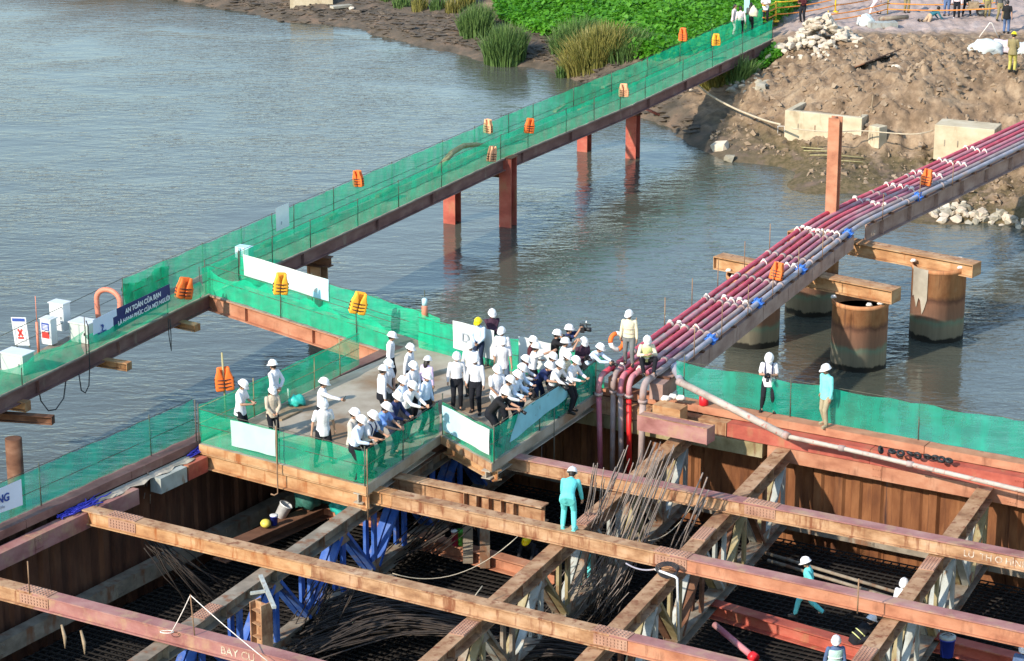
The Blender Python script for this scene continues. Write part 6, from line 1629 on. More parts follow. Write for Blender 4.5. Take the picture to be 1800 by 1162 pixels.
def reeds(px, py, rx, ry, h_, n, m, label, seed, name='reed_clump', cat='reeds', wd=.022, lean=.35, z=None):
    c = P(px, py, z) if z is not None else PG(px, py); rnd = np.random.default_rng(seed)
    a_, r_ = rnd.random(n) * 6.283, np.sqrt(rnd.random(n)); x, y = c.x + np.cos(a_) * r_ * rx, c.y + np.sin(a_) * r_ * ry
    z0 = np.maximum(ground(x, y) - .05, WATER_Z - .1); hh = h_ * (.5 + .5 * rnd.random(n)) * (1.05 - .35 * r_)
    ou = np.c_[np.cos(a_), np.sin(a_)] * (lean * r_ * rnd.random(n))[:, None] + rnd.normal(0, .12, (n, 2))
    ya = rnd.random(n) * 3.14; sx, sy = np.cos(ya) * wd, np.sin(ya) * wd; vs = []
    for k, (t, w_) in enumerate(((0, 1), (.4, 1.1), (.75, .8), (1, .12))):
        bx, by = x + ou[:, 0] * t * t * hh, y + ou[:, 1] * t * t * hh; bz = z0 + hh * (t - .12 * t * t * np.hypot(ou[:, 0], ou[:, 1]) * 2)
        vs.append(np.c_[bx - sx * w_, by - sy * w_, bz]); vs.append(np.c_[bx + sx * w_, by + sy * w_, bz])
    v = np.stack(vs, 1).reshape(-1, 3); i0 = np.arange(n)[:, None] * 8
    f = np.concatenate([i0 + np.array([[0, 1, 3, 2]]) + 2 * k for k in range(3)], 0)
    me = bpy.data.meshes.new(name); me.from_pydata((v - np.array([c.x, c.y, c.z])).tolist(), [], f.tolist()); me.materials.append(M[m])
    o = bpy.data.objects.new(name, me); COL.objects.link(o); o.location = c; return tag(o, label, cat, 'clumps of reeds and grass on the far shore')
reeds(888, 106, 1.15, 1.0, 2.5, 1500, 'reed', 'tall green reed clump standing at the water edge', 1)
reeds(838, 58, .95, .9, 2.2, 1100, 'reed', 'green reed clump up the mud beside the leafy plants', 2)
reeds(1045, 108, 1.7, 1.4, 2.4, 1500, 'reed_dry', 'big yellowing grass clump beside the footbridge', 3, lean=.7)
reeds(1010, 85, 1.3, 1.0, 2.2, 800, 'reed', 'olive grass clump left of the yellowing one', 4, lean=.6)
reeds(1105, 95, 1.2, 1.2, 1.7, 700, 'reed', 'dark green grass clump behind the footbridge net', 5, lean=.6)
reeds(986, 142, .25, .25, 1.1, 120, 'reed', 'small thin tuft at the water edge beside the footbridge net', 6)
reeds(1258, 150, .75, .8, 1.5, 600, 'reed_dry', 'yellow dry grass under the footbridge girder', 7, lean=.8)
reeds(1296, 140, .9, .8, 1.5, 500, 'reed', 'olive grass under the footbridge near the green leaves', 8, lean=.8)
for i, (x, y, h_) in enumerate(((706, 10, 1.0), (737, 16, 1.2), (770, 14, 1.1), (797, 22, 1.3), (680, -2, 1.0), (820, 8, 1.4))):
    reeds(x, y, .5, .5, h_, 170, 'reed_dry' if i % 2 else 'reed', ['yellow green tuft, leftmost but one along the top edge of the mud', 'dry tuft second in the row above the red brown mud', 'green tuft in the middle of the row above the mud', 'dry tuft nearest the reed clumps', 'dim tuft at the left end of the row along the top edge', 'tuft tucked behind the smaller reed clump'][i], 20 + i)

# ------------------------------------------------------------------ people
def ring_tube(b, rings):
    """rings: [(centre, side vec, front vec, rx, ry)] closed by rounded ends"""
    n = 12; vs = []
    for c, s_, f_, rx, ry in rings:
        vs += [c + s_ * rx * math.cos(2 * math.pi * k / n) + f_ * ry * math.sin(2 * math.pi * k / n) for k in range(n)]
    m_ = len(rings)
    fs = [(i * n + k, i * n + (k + 1) % n, (i + 1) * n + (k + 1) % n, (i + 1) * n + k) for i in range(m_ - 1) for k in range(n)]
    fs += [tuple(range(n - 1, -1, -1)), tuple(range((m_ - 1) * n, m_ * n))]
    b.add(vs, fs)
def limb(b, pts, rad):
    """tapered limb with round ends"""
    pts = [Vector(p) for p in pts]
    P2, R2 = [], []
    d0 = (pts[0] - pts[1]).normalized(); d1 = (pts[-1] - pts[-2]).normalized()
    P2 += [pts[0] + d0 * rad[0] * .9, pts[0] + d0 * rad[0] * .55]; R2 += [rad[0] * .35, rad[0] * .82]
    P2 += pts; R2 += list(rad)
    P2 += [pts[-1] + d1 * rad[-1] * .55, pts[-1] + d1 * rad[-1] * .9]; R2 += [rad[-1] * .82, rad[-1] * .35]
    b.tube(P2, R2, 10)
def ik(a, c, l1, l2, hint):
    a, c = Vector(a), Vector(c); d = c - a; L = d.length
    if L > (l1 + l2) * .995: c = a + d.normalized() * (l1 + l2) * .995; d = c - a; L = d.length
    u = d.normalized(); x = (l1 * l1 - l2 * l2 + L * L) / (2 * L); h_ = math.sqrt(max(0, l1 * l1 - x * x))
    hv = Vector(hint); hv = (hv - u * hv.dot(u)).normalized()
    return a + u * x + hv * h_, c

# pose: pelvis offset, torso lean/side, head pitch/yaw, hands and feet targets (x right, y forward, z up)
D_ = dict(pel=(0, 0, .92), lean=3, side=0, hp=12, hy=0, hl=(-.26, .02, .80), hr=(.26, .02, .80), fl=(-.11, 0, .08), fr=(.11, .02, .08), el=(-.5, -.6, -.2), er=(.5, -.6, -.2), kl=(0, 1, 0), kr=(0, 1, 0))
POSES = dict(
    stand=dict(),
    stand2=dict(fl=(-.13, .10, .08), fr=(.12, -.08, .08), hl=(-.25, .10, .82), hr=(.27, -.03, .80), hy=15),
    wide=dict(fl=(-.20, -.05, .08), fr=(.22, .08, .08), hl=(-.30, -.04, .84), hr=(.30, .06, .82), lean=8, hp=22),
    phone=dict(hl=(-.08, .34, 1.10), hr=(.08, .36, 1.10), lean=5, hp=32),
    reach=dict(hl=(-.25, .05, .82), hr=(.22, .55, 1.22), lean=4, hp=15, fr=(.12, .1, .08)),
    back=dict(hl=(-.07, -.16, .96), hr=(.07, -.17, .95), el=(-1, -.3, 0), er=(1, -.3, 0), lean=0, hp=8),
    front=dict(hl=(-.07, .20, .92), hr=(.07, .20, .92), el=(-1, -.2, -.2), er=(1, -.2, -.2), hp=20),
    rail=dict(pel=(0, -.12, .90), lean=15, hl=(-.16, .33, 1.04), hr=(.16, .33, 1.04), hp=22, fl=(-.12, -.10, .08), fr=(.12, -.02, .08)),
    rail2=dict(pel=(0, -.12, .90), lean=22, side=5, hl=(-.20, .40, .98), hr=(.10, .44, 1.02), hp=20, hy=-12, fl=(-.12, -.18, .08), fr=(.13, 0, .08)),
    cross=dict(hl=(.16, .20, 1.14), hr=(-.16, .23, 1.10), el=(-1, -.1, -.5), er=(1, -.1, -.5), hp=18),
    shoot=dict(hl=(-.05, .24, 1.50), hr=(.09, .22, 1.50), lean=6, hp=8, el=(-.6, 0, -1), er=(.6, 0, -1)),
    shootlow=dict(hl=(-.07, .28, 1.14), hr=(.08, .27, 1.14), lean=8, hp=30, fl=(-.17, .02, .08), fr=(.17, -.04, .08)),
    shootlean=dict(pel=(0, -.20, .88), lean=40, hl=(-.08, .56, 1.04), hr=(.10, .55, 1.05), hp=5, fl=(-.14, -.22, .08), fr=(.14, .0, .08)),
    point=dict(hl=(-.2, .3, 1.12), hr=(.20, .58, 1.52), lean=8, hp=8),
    overhead=dict(hl=(-.06, .40, 1.62), hr=(.12, .42, 1.64), lean=5, hp=0, el=(-.8, .2, -.6), er=(.8, .2, -.6)),
    walk=dict(fl=(-.09, .36, .12), fr=(.10, -.34, .16), lean=10, hl=(-.26, -.18, .88), hr=(.26, .26, .92), hp=18, pel=(0, 0, .88)),
    bent=dict(pel=(0, -.14, .90), lean=62, hl=(-.24, .50, .62), hr=(.26, .46, .50), hp=10, fl=(-.14, .0, .08), fr=(.15, -.08, .08)),
    sit=dict(pel=(0, -.05, .34), lean=14, fl=(-.16, .40, .06), fr=(.15, .42, .06), hl=(-.10, .36, .62), hr=(.12, .36, .60), hp=26, kl=(-.3, .4, 1), kr=(.3, .4, 1)),
    crouch=dict(pel=(0, -.15, .34), lean=48, fl=(-.14, .02, .08), fr=(.15, .06, .08), hl=(-.18, .52, .22), hr=(.2, .5, .2), hp=6, kl=(-.4, 1, .3), kr=(.4, 1, .3)),
    lie=dict(pel=(0, -.30, .30), lean=66, fl=(-.12, -.92, .10), fr=(.14, -.88, .10), hl=(-.25, .42, .06), hr=(.25, .40, .06), hp=-20, kl=(-.2, 0, -1), kr=(.2, 0, -1)),
)
def solve(name):
    p = dict(D_); p.update(POSES[name]); J = {}
    ln, sd = R(p['lean']), R(p['side'])
    up = Vector((math.sin(sd), math.sin(ln) * math.cos(sd), math.cos(ln) * math.cos(sd))); rt = Vector((1, 0, 0)); rt = (rt - up * rt.dot(up)).normalized(); fw_ = up.cross(rt)
    J['pel'] = Vector(p['pel']); J['up'], J['rt'], J['fw'] = up, rt, fw_
    J['sh'] = J['pel'] + up * .47
    for s_, k in ((-1, 'l'), (1, 'r')):
        J['s' + k] = J['sh'] + rt * .175 * s_ - up * .02
        J['e' + k], J['w' + k] = ik(J['s' + k], p['h' + k], .285, .25, p['e' + k])
        tilt = .35
        J['h' + k] = J['pel'] + rt * .095 * s_ - Z * .04
        J['k' + k], J['a' + k] = ik(J['h' + k], p['f' + k], .425, .405, p['k' + k])
    nb = J['pel'] + up * .53; J['nb'] = nb
    hl = ln * .55 ; hpv = hl + R(p['hp']) * .6
    hu = Vector((math.sin(sd) * .5, math.sin(hl + R(p['hp']) * .35), math.cos(hl + R(p['hp']) * .35))).normalized()
    hpit = R(p['hp']) + ln * .35
    hf = Matrix.Rotation(R(-p['hy']), 3, 'Z') @ Vector((0, math.cos(hpit), -math.sin(hpit)))
    hz = Matrix.Rotation(R(-p['hy']), 3, 'Z') @ Vector((0, math.sin(hpit), math.cos(hpit)))
    J['hd'] = nb + hu * .135 + hf * .02
    J['hf'], J['hz'], J['hx'] = hf, hz, hf.cross(hz)
    J['top'] = J['hd'] + hz * .165
    return J
def rings_torso(J, g, lo, hi, scale=1.0):
    prof = [(-.16, .150, .110), (-.10, .158, .115), (-.03, .160, .112), (.08, .142, .102), (.18, .138, .100), (.30, .155, .112), (.40, .170, .112), (.455, .150, .090), (.50, .085, .070), (.535, .056, .056)]
    pts = [(t, a, c) for t, a, c in prof if lo <= t <= hi]
    r_ = []
    for t, a, c in pts:
        u = J['up'] if t > 0 else (J['up'] * .4 + Z * .6).normalized()
        r_.append((J['pel'] + u * t, J['rt'], J['fw'], a * scale + g, c * scale + g))
    return r_
def remesh(b, name, m, vox, sm=4, fac=.5):
    me = b.mesh(name, m); o = bpy.data.objects.new('tmp', me); COL.objects.link(o)
    r_ = o.modifiers.new('r', 'REMESH'); r_.mode = 'VOXEL'; r_.voxel_size = vox; r_.use_smooth_shade = True
    s_ = o.modifiers.new('s', 'SMOOTH'); s_.iterations = sm; s_.factor = fac
    dg = bpy.context.evaluated_depsgraph_get()
    out = bpy.data.meshes.new_from_object(o.evaluated_get(dg)); out.name = name
    bpy.data.objects.remove(o); bpy.data.meshes.remove(me)
    out.materials.clear(); out.materials.append(m)
    out.polygons.foreach_set('use_smooth', [True] * len(out.polygons))
    return out
def body_mesh(J):
    b = MB()
    ring_tube(b, rings_torso(J, -.012, -.12, .54))
    b.tube([J['nb'] - J['up'] * .04, J['nb'] + (J['hd'] - J['nb']) * .6], [.055, .050], 10)
    Mh = Matrix((J['hx'], J['hf'], J['hz'])).transposed(); hd = J['hd']
    b.ell(hd + J['hz'] * .02, (.075, .093, .100), Mh, 16, 12)
    b.ell(hd - J['hz'] * .055 + J['hf'] * .022, (.056, .066, .062), Mh, 12, 8)
    b.ell(hd - J['hz'] * .015 + J['hf'] * .096, (.014, .020, .024), Mh, 8, 6)
    for s_ in (-1, 1): b.ell(hd + J['hx'] * .076 * s_ - J['hf'] * .005, (.012, .022, .032), Mh, 8, 6)
    for k, s_ in (('l', -1), ('r', 1)):
        limb(b, [J['s' + k], lerp(J['s' + k], J['e' + k], .4), J['e' + k]], [.048, .046, .036])
        limb(b, [J['e' + k], lerp(J['e' + k], J['w' + k], .3), J['w' + k]], [.037, .038, .026])
        # hand: palm, four curled fingers, thumb from the side of the palm
        d = (J['w' + k] - J['e' + k]).normalized(); inn = J['rt'] * -s_
        th = (J['fw'] + J['up'] * .3); th = (th - d * th.dot(d)).normalized(); nrm = th.cross(d) if s_ > 0 else d.cross(th)
        if nrm.dot(inn) < 0: nrm = -nrm
        w_ = J['w' + k]
        limb(b, [w_, w_ + d * .04, w_ + d * .08], [.024, .030, .028]); limb(b, [w_ + d * .03 + th * .018, w_ + d * .085 + th * .022], [.017, .015]); limb(b, [w_ + d * .03 - th * .018, w_ + d * .08 - th * .024], [.017, .014])
        for q, L in ((-.031, .050), (-.011, .064), (.011, .070), (.031, .062)):
            a = w_ + d * .085 + th * q; c = a + (d * .9 + nrm * .35).normalized() * L * .55; e = c + (d * .55 + nrm * .8).normalized() * L * .5
            limb(b, [a, c, e], [.0105, .010, .0085])
        a = w_ + d * .03 + th * .03; c = a + (d * .6 + th * .75).normalized() * .04; limb(b, [a, c, c + (d * .9 + nrm * .3).normalized() * .03], [.014, .012, .010])
        limb(b, [J['h' + k], lerp(J['h' + k], J['k' + k], .5), J['k' + k]], [.082, .068, .050])
        limb(b, [J['k' + k], lerp(J['k' + k], J['a' + k], .3), J['a' + k]], [.049, .051, .036])
        b.ell(J['a' + k] + Vector((0, .05, -.03)), (.038, .10, .035))
    return remesh(b, 'body', M['skin'], .0125, 3, .4)
def shirt_mesh(J, sleeve, tuck):
    b = MB()
    lo = -.05 if tuck else -.17
    rg = rings_torso(J, .020, lo, .51)
    if not tuck: rg = [(c, s_, f_, rx + max(0, .028 * (1 - i / 3)), ry + max(0, .030 * (1 - i / 3))) for i, (c, s_, f_, rx, ry) in enumerate(rg)]
    ring_tube(b, rg)
    b.tube([J['nb'] - J['up'] * .05, J['nb'] + J['up'] * .015], [.082, .066], 12)
    for k in 'lr':
        if sleeve == 'long':
            limb(b, [J['s' + k], lerp(J['s' + k], J['e' + k], .5), J['e' + k]], [.068, .061, .052]); limb(b, [J['e' + k], lerp(J['e' + k], J['w' + k], .5), lerp(J['e' + k], J['w' + k], .93)], [.052, .050, .040])
        else: limb(b, [J['s' + k], lerp(J['s' + k], J['e' + k], .35), lerp(J['s' + k], J['e' + k], .72)], [.068, .066, .064])
    return remesh(b, 'shirt', M['c_white'], .0155, 3, .45)
def trouser_mesh(J, tuck):
    b = MB()
    ring_tube(b, [(c, s_, f_, rx + .008, ry + .008) for c, s_, f_, rx, ry in rings_torso(J, .018, -.16, .0)] + [(J['pel'] + J['up'] * .05, J['rt'], J['fw'], .168, .128)])
    for k in 'lr':
        limb(b, [J['h' + k] - Z * .02, lerp(J['h' + k], J['k' + k], .5), J['k' + k]], [.102, .090, .074]); limb(b, [J['k' + k], lerp(J['k' + k], J['a' + k], .5), J['a' + k] + (J['k' + k] - J['a' + k]).normalized() * .02], [.073, .068, .060])
    return remesh(b, 'trousers', M['c_tblack'], .0165, 3, .45)
def helmet_mesh():
    b = MB(); b.sm = True
    prof = [(.0, .118), (.035, .114), (.075, .098), (.108, .068), (.126, .030), (.134, -.005), (.136, -.018)]
    n = 24; vs = []; rings = []
    for r_, z_ in prof: rings.append([Vector((r_ * math.cos(2 * math.pi * k / n) * .90, r_ * math.sin(2 * math.pi * k / n) * 1.06, z_)) for k in range(n)])
    br = []
    for k in range(n):
        a_ = 2 * math.pi * k / n; ext = .018 + .045 * max(0, math.sin(a_)) ** 2
        br.append(Vector(((.134 + ext * .5) * math.cos(a_) * .92, (.134 + ext) * math.sin(a_) * 1.06, -.026 - .014 * max(0, math.sin(a_)))))
    rings.append(br); rings.append([v * .96 - Z * .004 for v in br]); rings.append([Vector((.118 * math.cos(2 * math.pi * k / n) * .9, .118 * math.sin(2 * math.pi * k / n) * 1.06, -.018)) for k in range(n)])
    vs = [v for r_ in rings for v in r_]
    fs = [(i * n + k, i * n + (k + 1) % n, (i + 1) * n + (k + 1) % n, (i + 1) * n + k) for i in range(len(rings) - 1) for k in range(n)]
    b.add(vs, fs)
    b.tube([Vector((0, y, z + .004)) for y, z in ((-.128, .01), (-.10, .075), (-.04, .112), (.04, .112), (.10, .075), (.128, .01))], .013, 6)
    for s_ in (-1, 1): b.tube([Vector((s_ * .055, y, z)) for y, z in ((-.11, .03), (-.075, .078), (0, .101), (.075, .078), (.11, .03))], .007, 5)
    return b.mesh('helmet', M['helmet_w'])
HELM = helmet_mesh()
def strap_mesh():
    b = MB(); b.tube([Vector((s * .078, y, z)) for s, y, z in ((-1, 0, .0), (-.9, .02, -.08), (-.4, .06, -.118), (.4, .06, -.118), (.9, .02, -.08), (1, 0, 0))], .006, 5); return b.mesh('chin_strap', M['rubber'])
CHIN = strap_mesh()
def hair_mesh(long_):
    b = MB(); b.ell(Vector((0, -.014, .024)), (.088, .098, .108), None, 14, 9)
    if long_: b.ell(Vector((0, -.072, -.10)), (.085, .045, .16), None, 12, 8)
    else: b.ell(Vector((0, -.045, -.03)), (.074, .062, .062), None, 12, 8)
    # cut the face free
    b2 = MB(); b2.v, b2.f, b2.m, b2.smooth = b.v, b.f, b.m, b.smooth
    keep = [i for i, f in enumerate(b.f) if not (sum(b.v[q][1] for q in f) / len(f) > .038 and sum(b.v[q][2] for q in f) / len(f) < .062)]
    b2.f = [b.f[i] for i in keep]; b2.m = [0] * len(keep); b2.smooth = [True] * len(keep)
    return b2.mesh('hair', M['hair'])
HAIR, HAIRL = hair_mesh(False), hair_mesh(True)
def small(name, c, r_, m):
    b = MB(); b.ell(Vector(c), r_, None, 8, 6); return b.mesh(name, M[m])
EYE = [small('eye', (s_ * .030, .087, .012), (.013, .008, .007), 'eye') for s_ in (-1, 1)]
BROW = [small('eyebrow', (s_ * .032, .088, .031), (.018, .007, .005), 'hair') for s_ in (-1, 1)]
MOUTH = small('mouth', (0, .084, -.062), (.022, .008, .006), 'lip')
def shoe_mesh():
    b = MB(); b.ell(Vector((0, .055, -.040)), (.050, .140, .042), None, 14, 8); b.ell(Vector((0, -.02, .0)), (.050, .062, .055), None, 12, 8); b.box((0, .05, -.074), (.088, .25, .018)); return b.mesh('shoe', M['shoe'])
SHOE = shoe_mesh()
PC = {}
def pose(name):
    if name not in PC:
        J = solve(name); PC[name] = dict(J=J, body=body_mesh(J), trousers=trouser_mesh(J, True), shirts={})
    return PC[name]
def person(px, py, z0, pz, face, shirt, trou, label, sleeve='long', tuck=True, hat='helmet_w', long_hair=False, sc=1.0, group='people on the viewing platform', detail=True, world=None, shoes='shoe', grid=None):
    """px,py = picture position of the top of the head; face = clockwise angle from straight away"""
    if group == 'people on the viewing platform' and sc == 1.0: sc = 1.01 + .11 * min(1, max(0, (py - 600) / 100))
    D = pose(pz); J = D['J']; key = (sleeve, tuck)
    if key not in D['shirts']: D['shirts'][key] = shirt_mesh(J, sleeve, tuck)
    a = -R(face); rot = Matrix.Rotation(a, 3, 'Z')
    if world is None:
        t = J['top'] * sc; p = P(px, py, z0 + t.z); q = rot @ Vector((t.x, t.y, 0)); loc = Vector((p.x - q.x, p.y - q.y, z0))
    else: loc = Vector(world)
    root = empty('person', loc, label, 'person', group, a); root.scale = (sc,) * 3
    I = Matrix.Identity(4)
    inst('body', D['body'], root, I)
    inst('shirt', D['shirts'][key], root, I, M['c_' + shirt]); inst('trousers', D['trousers'], root, I, M['c_' + trou])
    Mh = Matrix((J['hx'], J['hf'], J['hz'])).transposed().to_4x4(); Mh.translation = J['hd']
    inst('hair', HAIRL if long_hair else HAIR, root, Mh)
    if hat:
        Hm = Mh.copy(); Hm.translation = J['hd'] + J['hz'] * .050 - J['hf'] * .004
        inst('helmet', HELM, root, Hm, M[hat])
        if detail: inst('chin_strap', CHIN, root, Mh)
    if detail:
        for e_ in EYE + BROW: inst(e_.name.split('.')[0], e_, root, Mh)
        inst('mouth', MOUTH, root, Mh)
    for k, s_ in (('l', -1), ('r', 1)):
        Ms = Matrix.Rotation(-s_ * R(10), 4, 'Z'); sh = (J['k' + k] - J['a' + k]).normalized()
        if sh.z < .5: Ms = Ms @ Matrix.Rotation(R(-50), 4, 'X')
        Ms.translation = J['a' + k]
        inst('shoe', SHOE, root, Ms, M[shoes] if shoes != 'shoe' else None)
    root['_hand'] = 0
    del root['_hand']
    W = lambda v: loc + rot @ (Vector(v) * sc)
    return dict(root=root, J=J, W=W, rot=rot, sc=sc, shirt=shirt)
def device(pp, kind, label, at=None, pitch=0):
    J, W, rot = pp['J'], pp['W'], pp['rot']
    c = (J['wl'] + J['wr']) / 2 + J['fw'] * .07 if at is None else Vector(at)
    p = W(c); root = empty(kind, p, label, 'phone' if kind == 'phone' else 'camera', 'cameras and phones held by people')
    rm = rot @ Matrix.Rotation(R(-pitch), 3, 'X')
    def part(nm, m, fn_):
        b = MB(); fn_(b); return b.build(nm, M[m], root)
    if kind == 'phone':
        part('body', 'camera_black', lambda b: b.box(p, (.08, .016, .16), rm @ Matrix.Rotation(R(-35), 3, 'X'))); return
    s_ = 1.35 if kind == 'video_camera' else 1.0
    q = lambda x, y, z: p + rm @ (Vector((x, y, z)) * s_)
    part('body', 'camera_black', lambda b: b.box(q(0, 0, 0), (.15 * s_, .085 * s_, .115 * s_), rm))
    part('grip', 'camera_black', lambda b: b.box(q(.085, .01, -.01), (.03 * s_, .09 * s_, .10 * s_), rm))
    part('viewfinder', 'camera_black', lambda b: b.box(q(0, -.01, .075), (.06 * s_, .07 * s_, .04 * s_), rm))
    ln = part('lens', 'camera_black', lambda b: b.tube([q(0, .04, 0), q(0, .10, 0), q(0, .105, 0), q(0, .20, 0)], [.042 * s_, .042 * s_, .050 * s_, .050 * s_], 12))
    b = MB(); b.tube([q(0, .196, 0), q(0, .203, 0)], .044 * s_, 12); b.build('glass', M['lens_glass'], ln)
    if kind == 'video_camera':
        part('handle', 'camera_black', lambda b: b.tube([q(0, -.06, .06), q(0, -.05, .14), q(0, .09, .14), q(0, .10, .05)], .014, 6))
        part('microphone', 'camera_black', lambda b: b.tube([q(.07, -.02, .13), q(.07, .2, .13)], .02, 8))
        part('light', 'plastic_white', lambda b: b.box(q(-.02, .08, .17), (.07, .03, .05), rm))
def backpack(pp, label, m='c_navy'):
    J, W = pp['J'], pp['W']; rot = pp['rot']
    c = J['pel'] + J['up'] * .26 - J['fw'] * .21; root = empty('backpack', W(c), label, 'backpack', 'backpacks')
    R3 = rot @ Matrix((J['rt'], J['fw'], J['up'])).transposed()
    b = MB(); b.ell(W(c), (.15, .09, .22), R3, 14, 10); b.build('bag', M[m], root)
    for s_ in (-1, 1):
        b = MB(); b.tube([W(J['pel'] + J['rt'] * .10 * s_ + J['up'] * t + J['fw'] * f_) for t, f_ in ((.40, -.14), (.485, -.06), (.485, .06), (.40, .142), (.28, .142), (.18, .13), (.12, .0), (.10, -.14))], .020, 6); b.build('strap', M[m], root)
def vest(pp, m, band='c_white'):
    """hi-vis waistcoat worn over the shirt"""
    J = pp['J']; b = MB()
    rg = [(c, s_, f_, rx + .004, ry + .004) for c, s_, f_, rx, ry in rings_torso(J, .032, -.05, .46)]
    n = 12; vs = []
    for c, s_, f_, rx, ry in rg: vs += [c + s_ * rx * math.cos(2 * math.pi * k / n) + f_ * ry * math.sin(2 * math.pi * k / n) for k in range(n)]
    b.sm = True; b.add(vs, [(i * n + k, i * n + (k + 1) % n, (i + 1) * n + (k + 1) % n, (i + 1) * n + k) for i in range(len(rg) - 1) for k in range(n)])
    me = b.mesh('vest', M[m]); inst('vest', me, pp['root'], Matrix.Identity(4))
    for t in (.10, .24):
        b = MB(); b.tube([J['pel'] + J['up'] * t + J['rt'] * .182 * math.cos(a_) + J['fw'] * .146 * math.sin(a_) for a_ in [k * math.pi / 8 for k in range(17)]], .017, 5)
        inst('reflective_band', b.mesh('reflective_band', M[band]), pp['root'], Matrix.Identity(4))

pe = person
# left side of the platform
a = pe(432, 669, 0, 'phone', 110, 'white', 'tblack', 'person in a white T shirt reading a phone by the left platform corner', 'short', False); device(a, 'phone', 'phone held by the person at the left corner of the platform')
pe(478, 632, 0, 'back', 300, 'white', 'tan', 'person with hands behind the back looking left over the river')
pe(480, 680, 0, 'front', 150, 'beige', 'tblack', 'woman in a beige patterned blouse standing behind the mint banner', long_hair=True, sc=.95, tuck=False)
a = pe(572, 664, 0, 'reach', 95, 'white', 'tblack', 'person in white holding a phone out at arm length, alone on the deck'); device(a, 'phone', 'phone held out at arm length on the middle of the deck', at=a['J']['wr'] + Vector((0, .1, .04)))
pe(569, 703, 0, 'wide', 165, 'white', 'tblack', 'person in an untucked white shirt standing with legs apart behind the front net', 'short', False)
pe(627, 718, 0, 'front', 112, 'greybeige', 'jeansgrey', 'person in a grey beige long sleeved shirt next to the row leaning on the net', tuck=False)
# row leaning on the front right net
pe(640, 731, 0, 'rail', 108, 'paleblue', 'tblack', 'person in a pale blue shirt at the corner end of the leaning row')
a = pe(660, 723, 0, 'rail', 115, 'white', 'tblack', 'person in a white T shirt with a dark shoulder strap, second in the leaning row', 'short')
backpack(a, 'dark backpack worn by the second person in the leaning row')
pe(684, 708, 0, 'rail2', 112, 'blue', 'tblack', 'person in a bright blue shirt leaning on the front net', 'short')
pe(703, 690, 0, 'rail', 118, 'navy', 'tnavy', 'person in a dark navy jacket leaning between the blue and the white shirts')
pe(729, 671, 0, 'rail2', 122, 'white', 'tblack', 'person in white bending over the net at the far end of the leaning row')
pe(752, 653, 0, 'stand2', 118, 'paleblue', 'tblack', 'person in a white blue shirt standing upright at the far end of the leaning row')
# knot of people behind them
pe(691, 583, 0, 'stand', 95, 'white', 'tblack', 'tall person in white and black farthest back by the rusty girder end')
pe(723, 604, 0, 'stand2', 110, 'white', 'tblack', 'person in white farthest back in the knot, right of the tall one')
pe(686, 632, 0, 'front', 120, 'white', 'tgrey', 'person in a white polo shirt with dark sleeve bands at the left of the knot', 'short', False)
pe(676, 641, 0, 'stand', 70, 'white', 'tblack', 'person in white half hidden behind the white polo shirt')
pe(729, 636, 0, 'front', 128, 'white', 'tblack', 'person in white in the middle of the knot looking down')
pe(753, 625, 0, 'stand', 40, 'lilac', 'tblack', 'woman in a pale lilac shirt with long dark hair under the helmet', long_hair=True, sc=.95)
# middle group
pe(803, 619, 0, 'stand', 172, 'white', 'tblack', 'person in a white long sleeved shirt and black trousers, leftmost of the middle group')
pe(826, 600, 0, 'stand2', 188, 'white', 'tgrey', 'person in white standing behind the two men in black trousers')
pe(834, 624, 0, 'stand2', 192, 'white', 'tblack', 'person in white and black with hanging arms above the white and blue banner')
pe(839, 559, 0, 'front', 205, 'paleblue', 'tnavy', 'person in a yellow helmet and pale blue shirt at the back of the platform', hat='helmet_y', sc=.97)
pe(866, 544, 0, 'cross', 165, 'plaid', 'tgrey', 'tall person in a dark checked shirt with crossed arms at the back of the platform', sc=1.04)
pe(881, 575, 0, 'stand', 200, 'white', 'jeansgrey', 'person in white half hidden in front of the dark checked shirt')
pe(884, 593, 0, 'stand2', 172, 'white', 'jeans', 'person in a white T shirt and jeans with hanging bare arms', 'short', False)
pe(876, 642, 0, 'front', 150, 'white', 'jeansgrey', 'person in a loose white shirt just behind the stooping photographer in black', 'short', False)
# photographers and people along the right net
a = pe(892, 682, 0, 'shootlean', 108, 'black', 'tblack', 'photographer in a black T shirt bent over the corner of the net with a camera', 'short'); device(a, 'camera', 'black camera of the photographer in black at the corner of the net', pitch=25)
b = MB(); q = a['W'](a['J']['wl'] + a['J']['fw'] * .1)
pe(901, 661, 0, 'rail2', 112, 'white', 'tblack', 'person in white right behind the photographer in black')
pe(914, 652, 0, 'rail', 115, 'paleblue', 'tnavy', 'person in a blue white shirt leaning between the black and the navy photographers')
a = pe(968, 636, 0, 'shootlean', 125, 'navy', 'tnavy', 'photographer in a navy T shirt aiming down over the aqua sheet', 'short'); device(a, 'video_camera', 'large dark camera of the photographer in navy above the aqua sheet', pitch=30)
pe(939, 591, 0, 'stand2', 100, 'darkred', 'tblack', 'person in dark red mostly hidden beside the white sheet on the back net')
a = pe(944, 602, 0, 'point', 80, 'white', 'tblack', 'person in a white T shirt with a strap raising an arm to the right', 'short')
pe(928, 625, 0, 'rail', 105, 'white', 'jeansgrey', 'person in white stooping below the raised arm')
pe(989, 634, 0, 'rail2', 120, 'white', 'tblack', 'person in white leaning on the net right of the navy photographer')
pe(1001, 619, 0, 'rail', 122, 'cream', 'tblack', 'person in a cream white shirt leaning on the far part of the right net')
a = pe(981, 579, 0, 'shoot', 88, 'black', 'tblack', 'photographer in a black T shirt with both hands at the face', 'short'); device(a, 'camera', 'camera at the eye of the standing photographer in black')
pe(994, 593, 0, 'overhead', 85, 'white', 'tblack', 'person reaching up both bare arms beside the standing photographers', 'short')
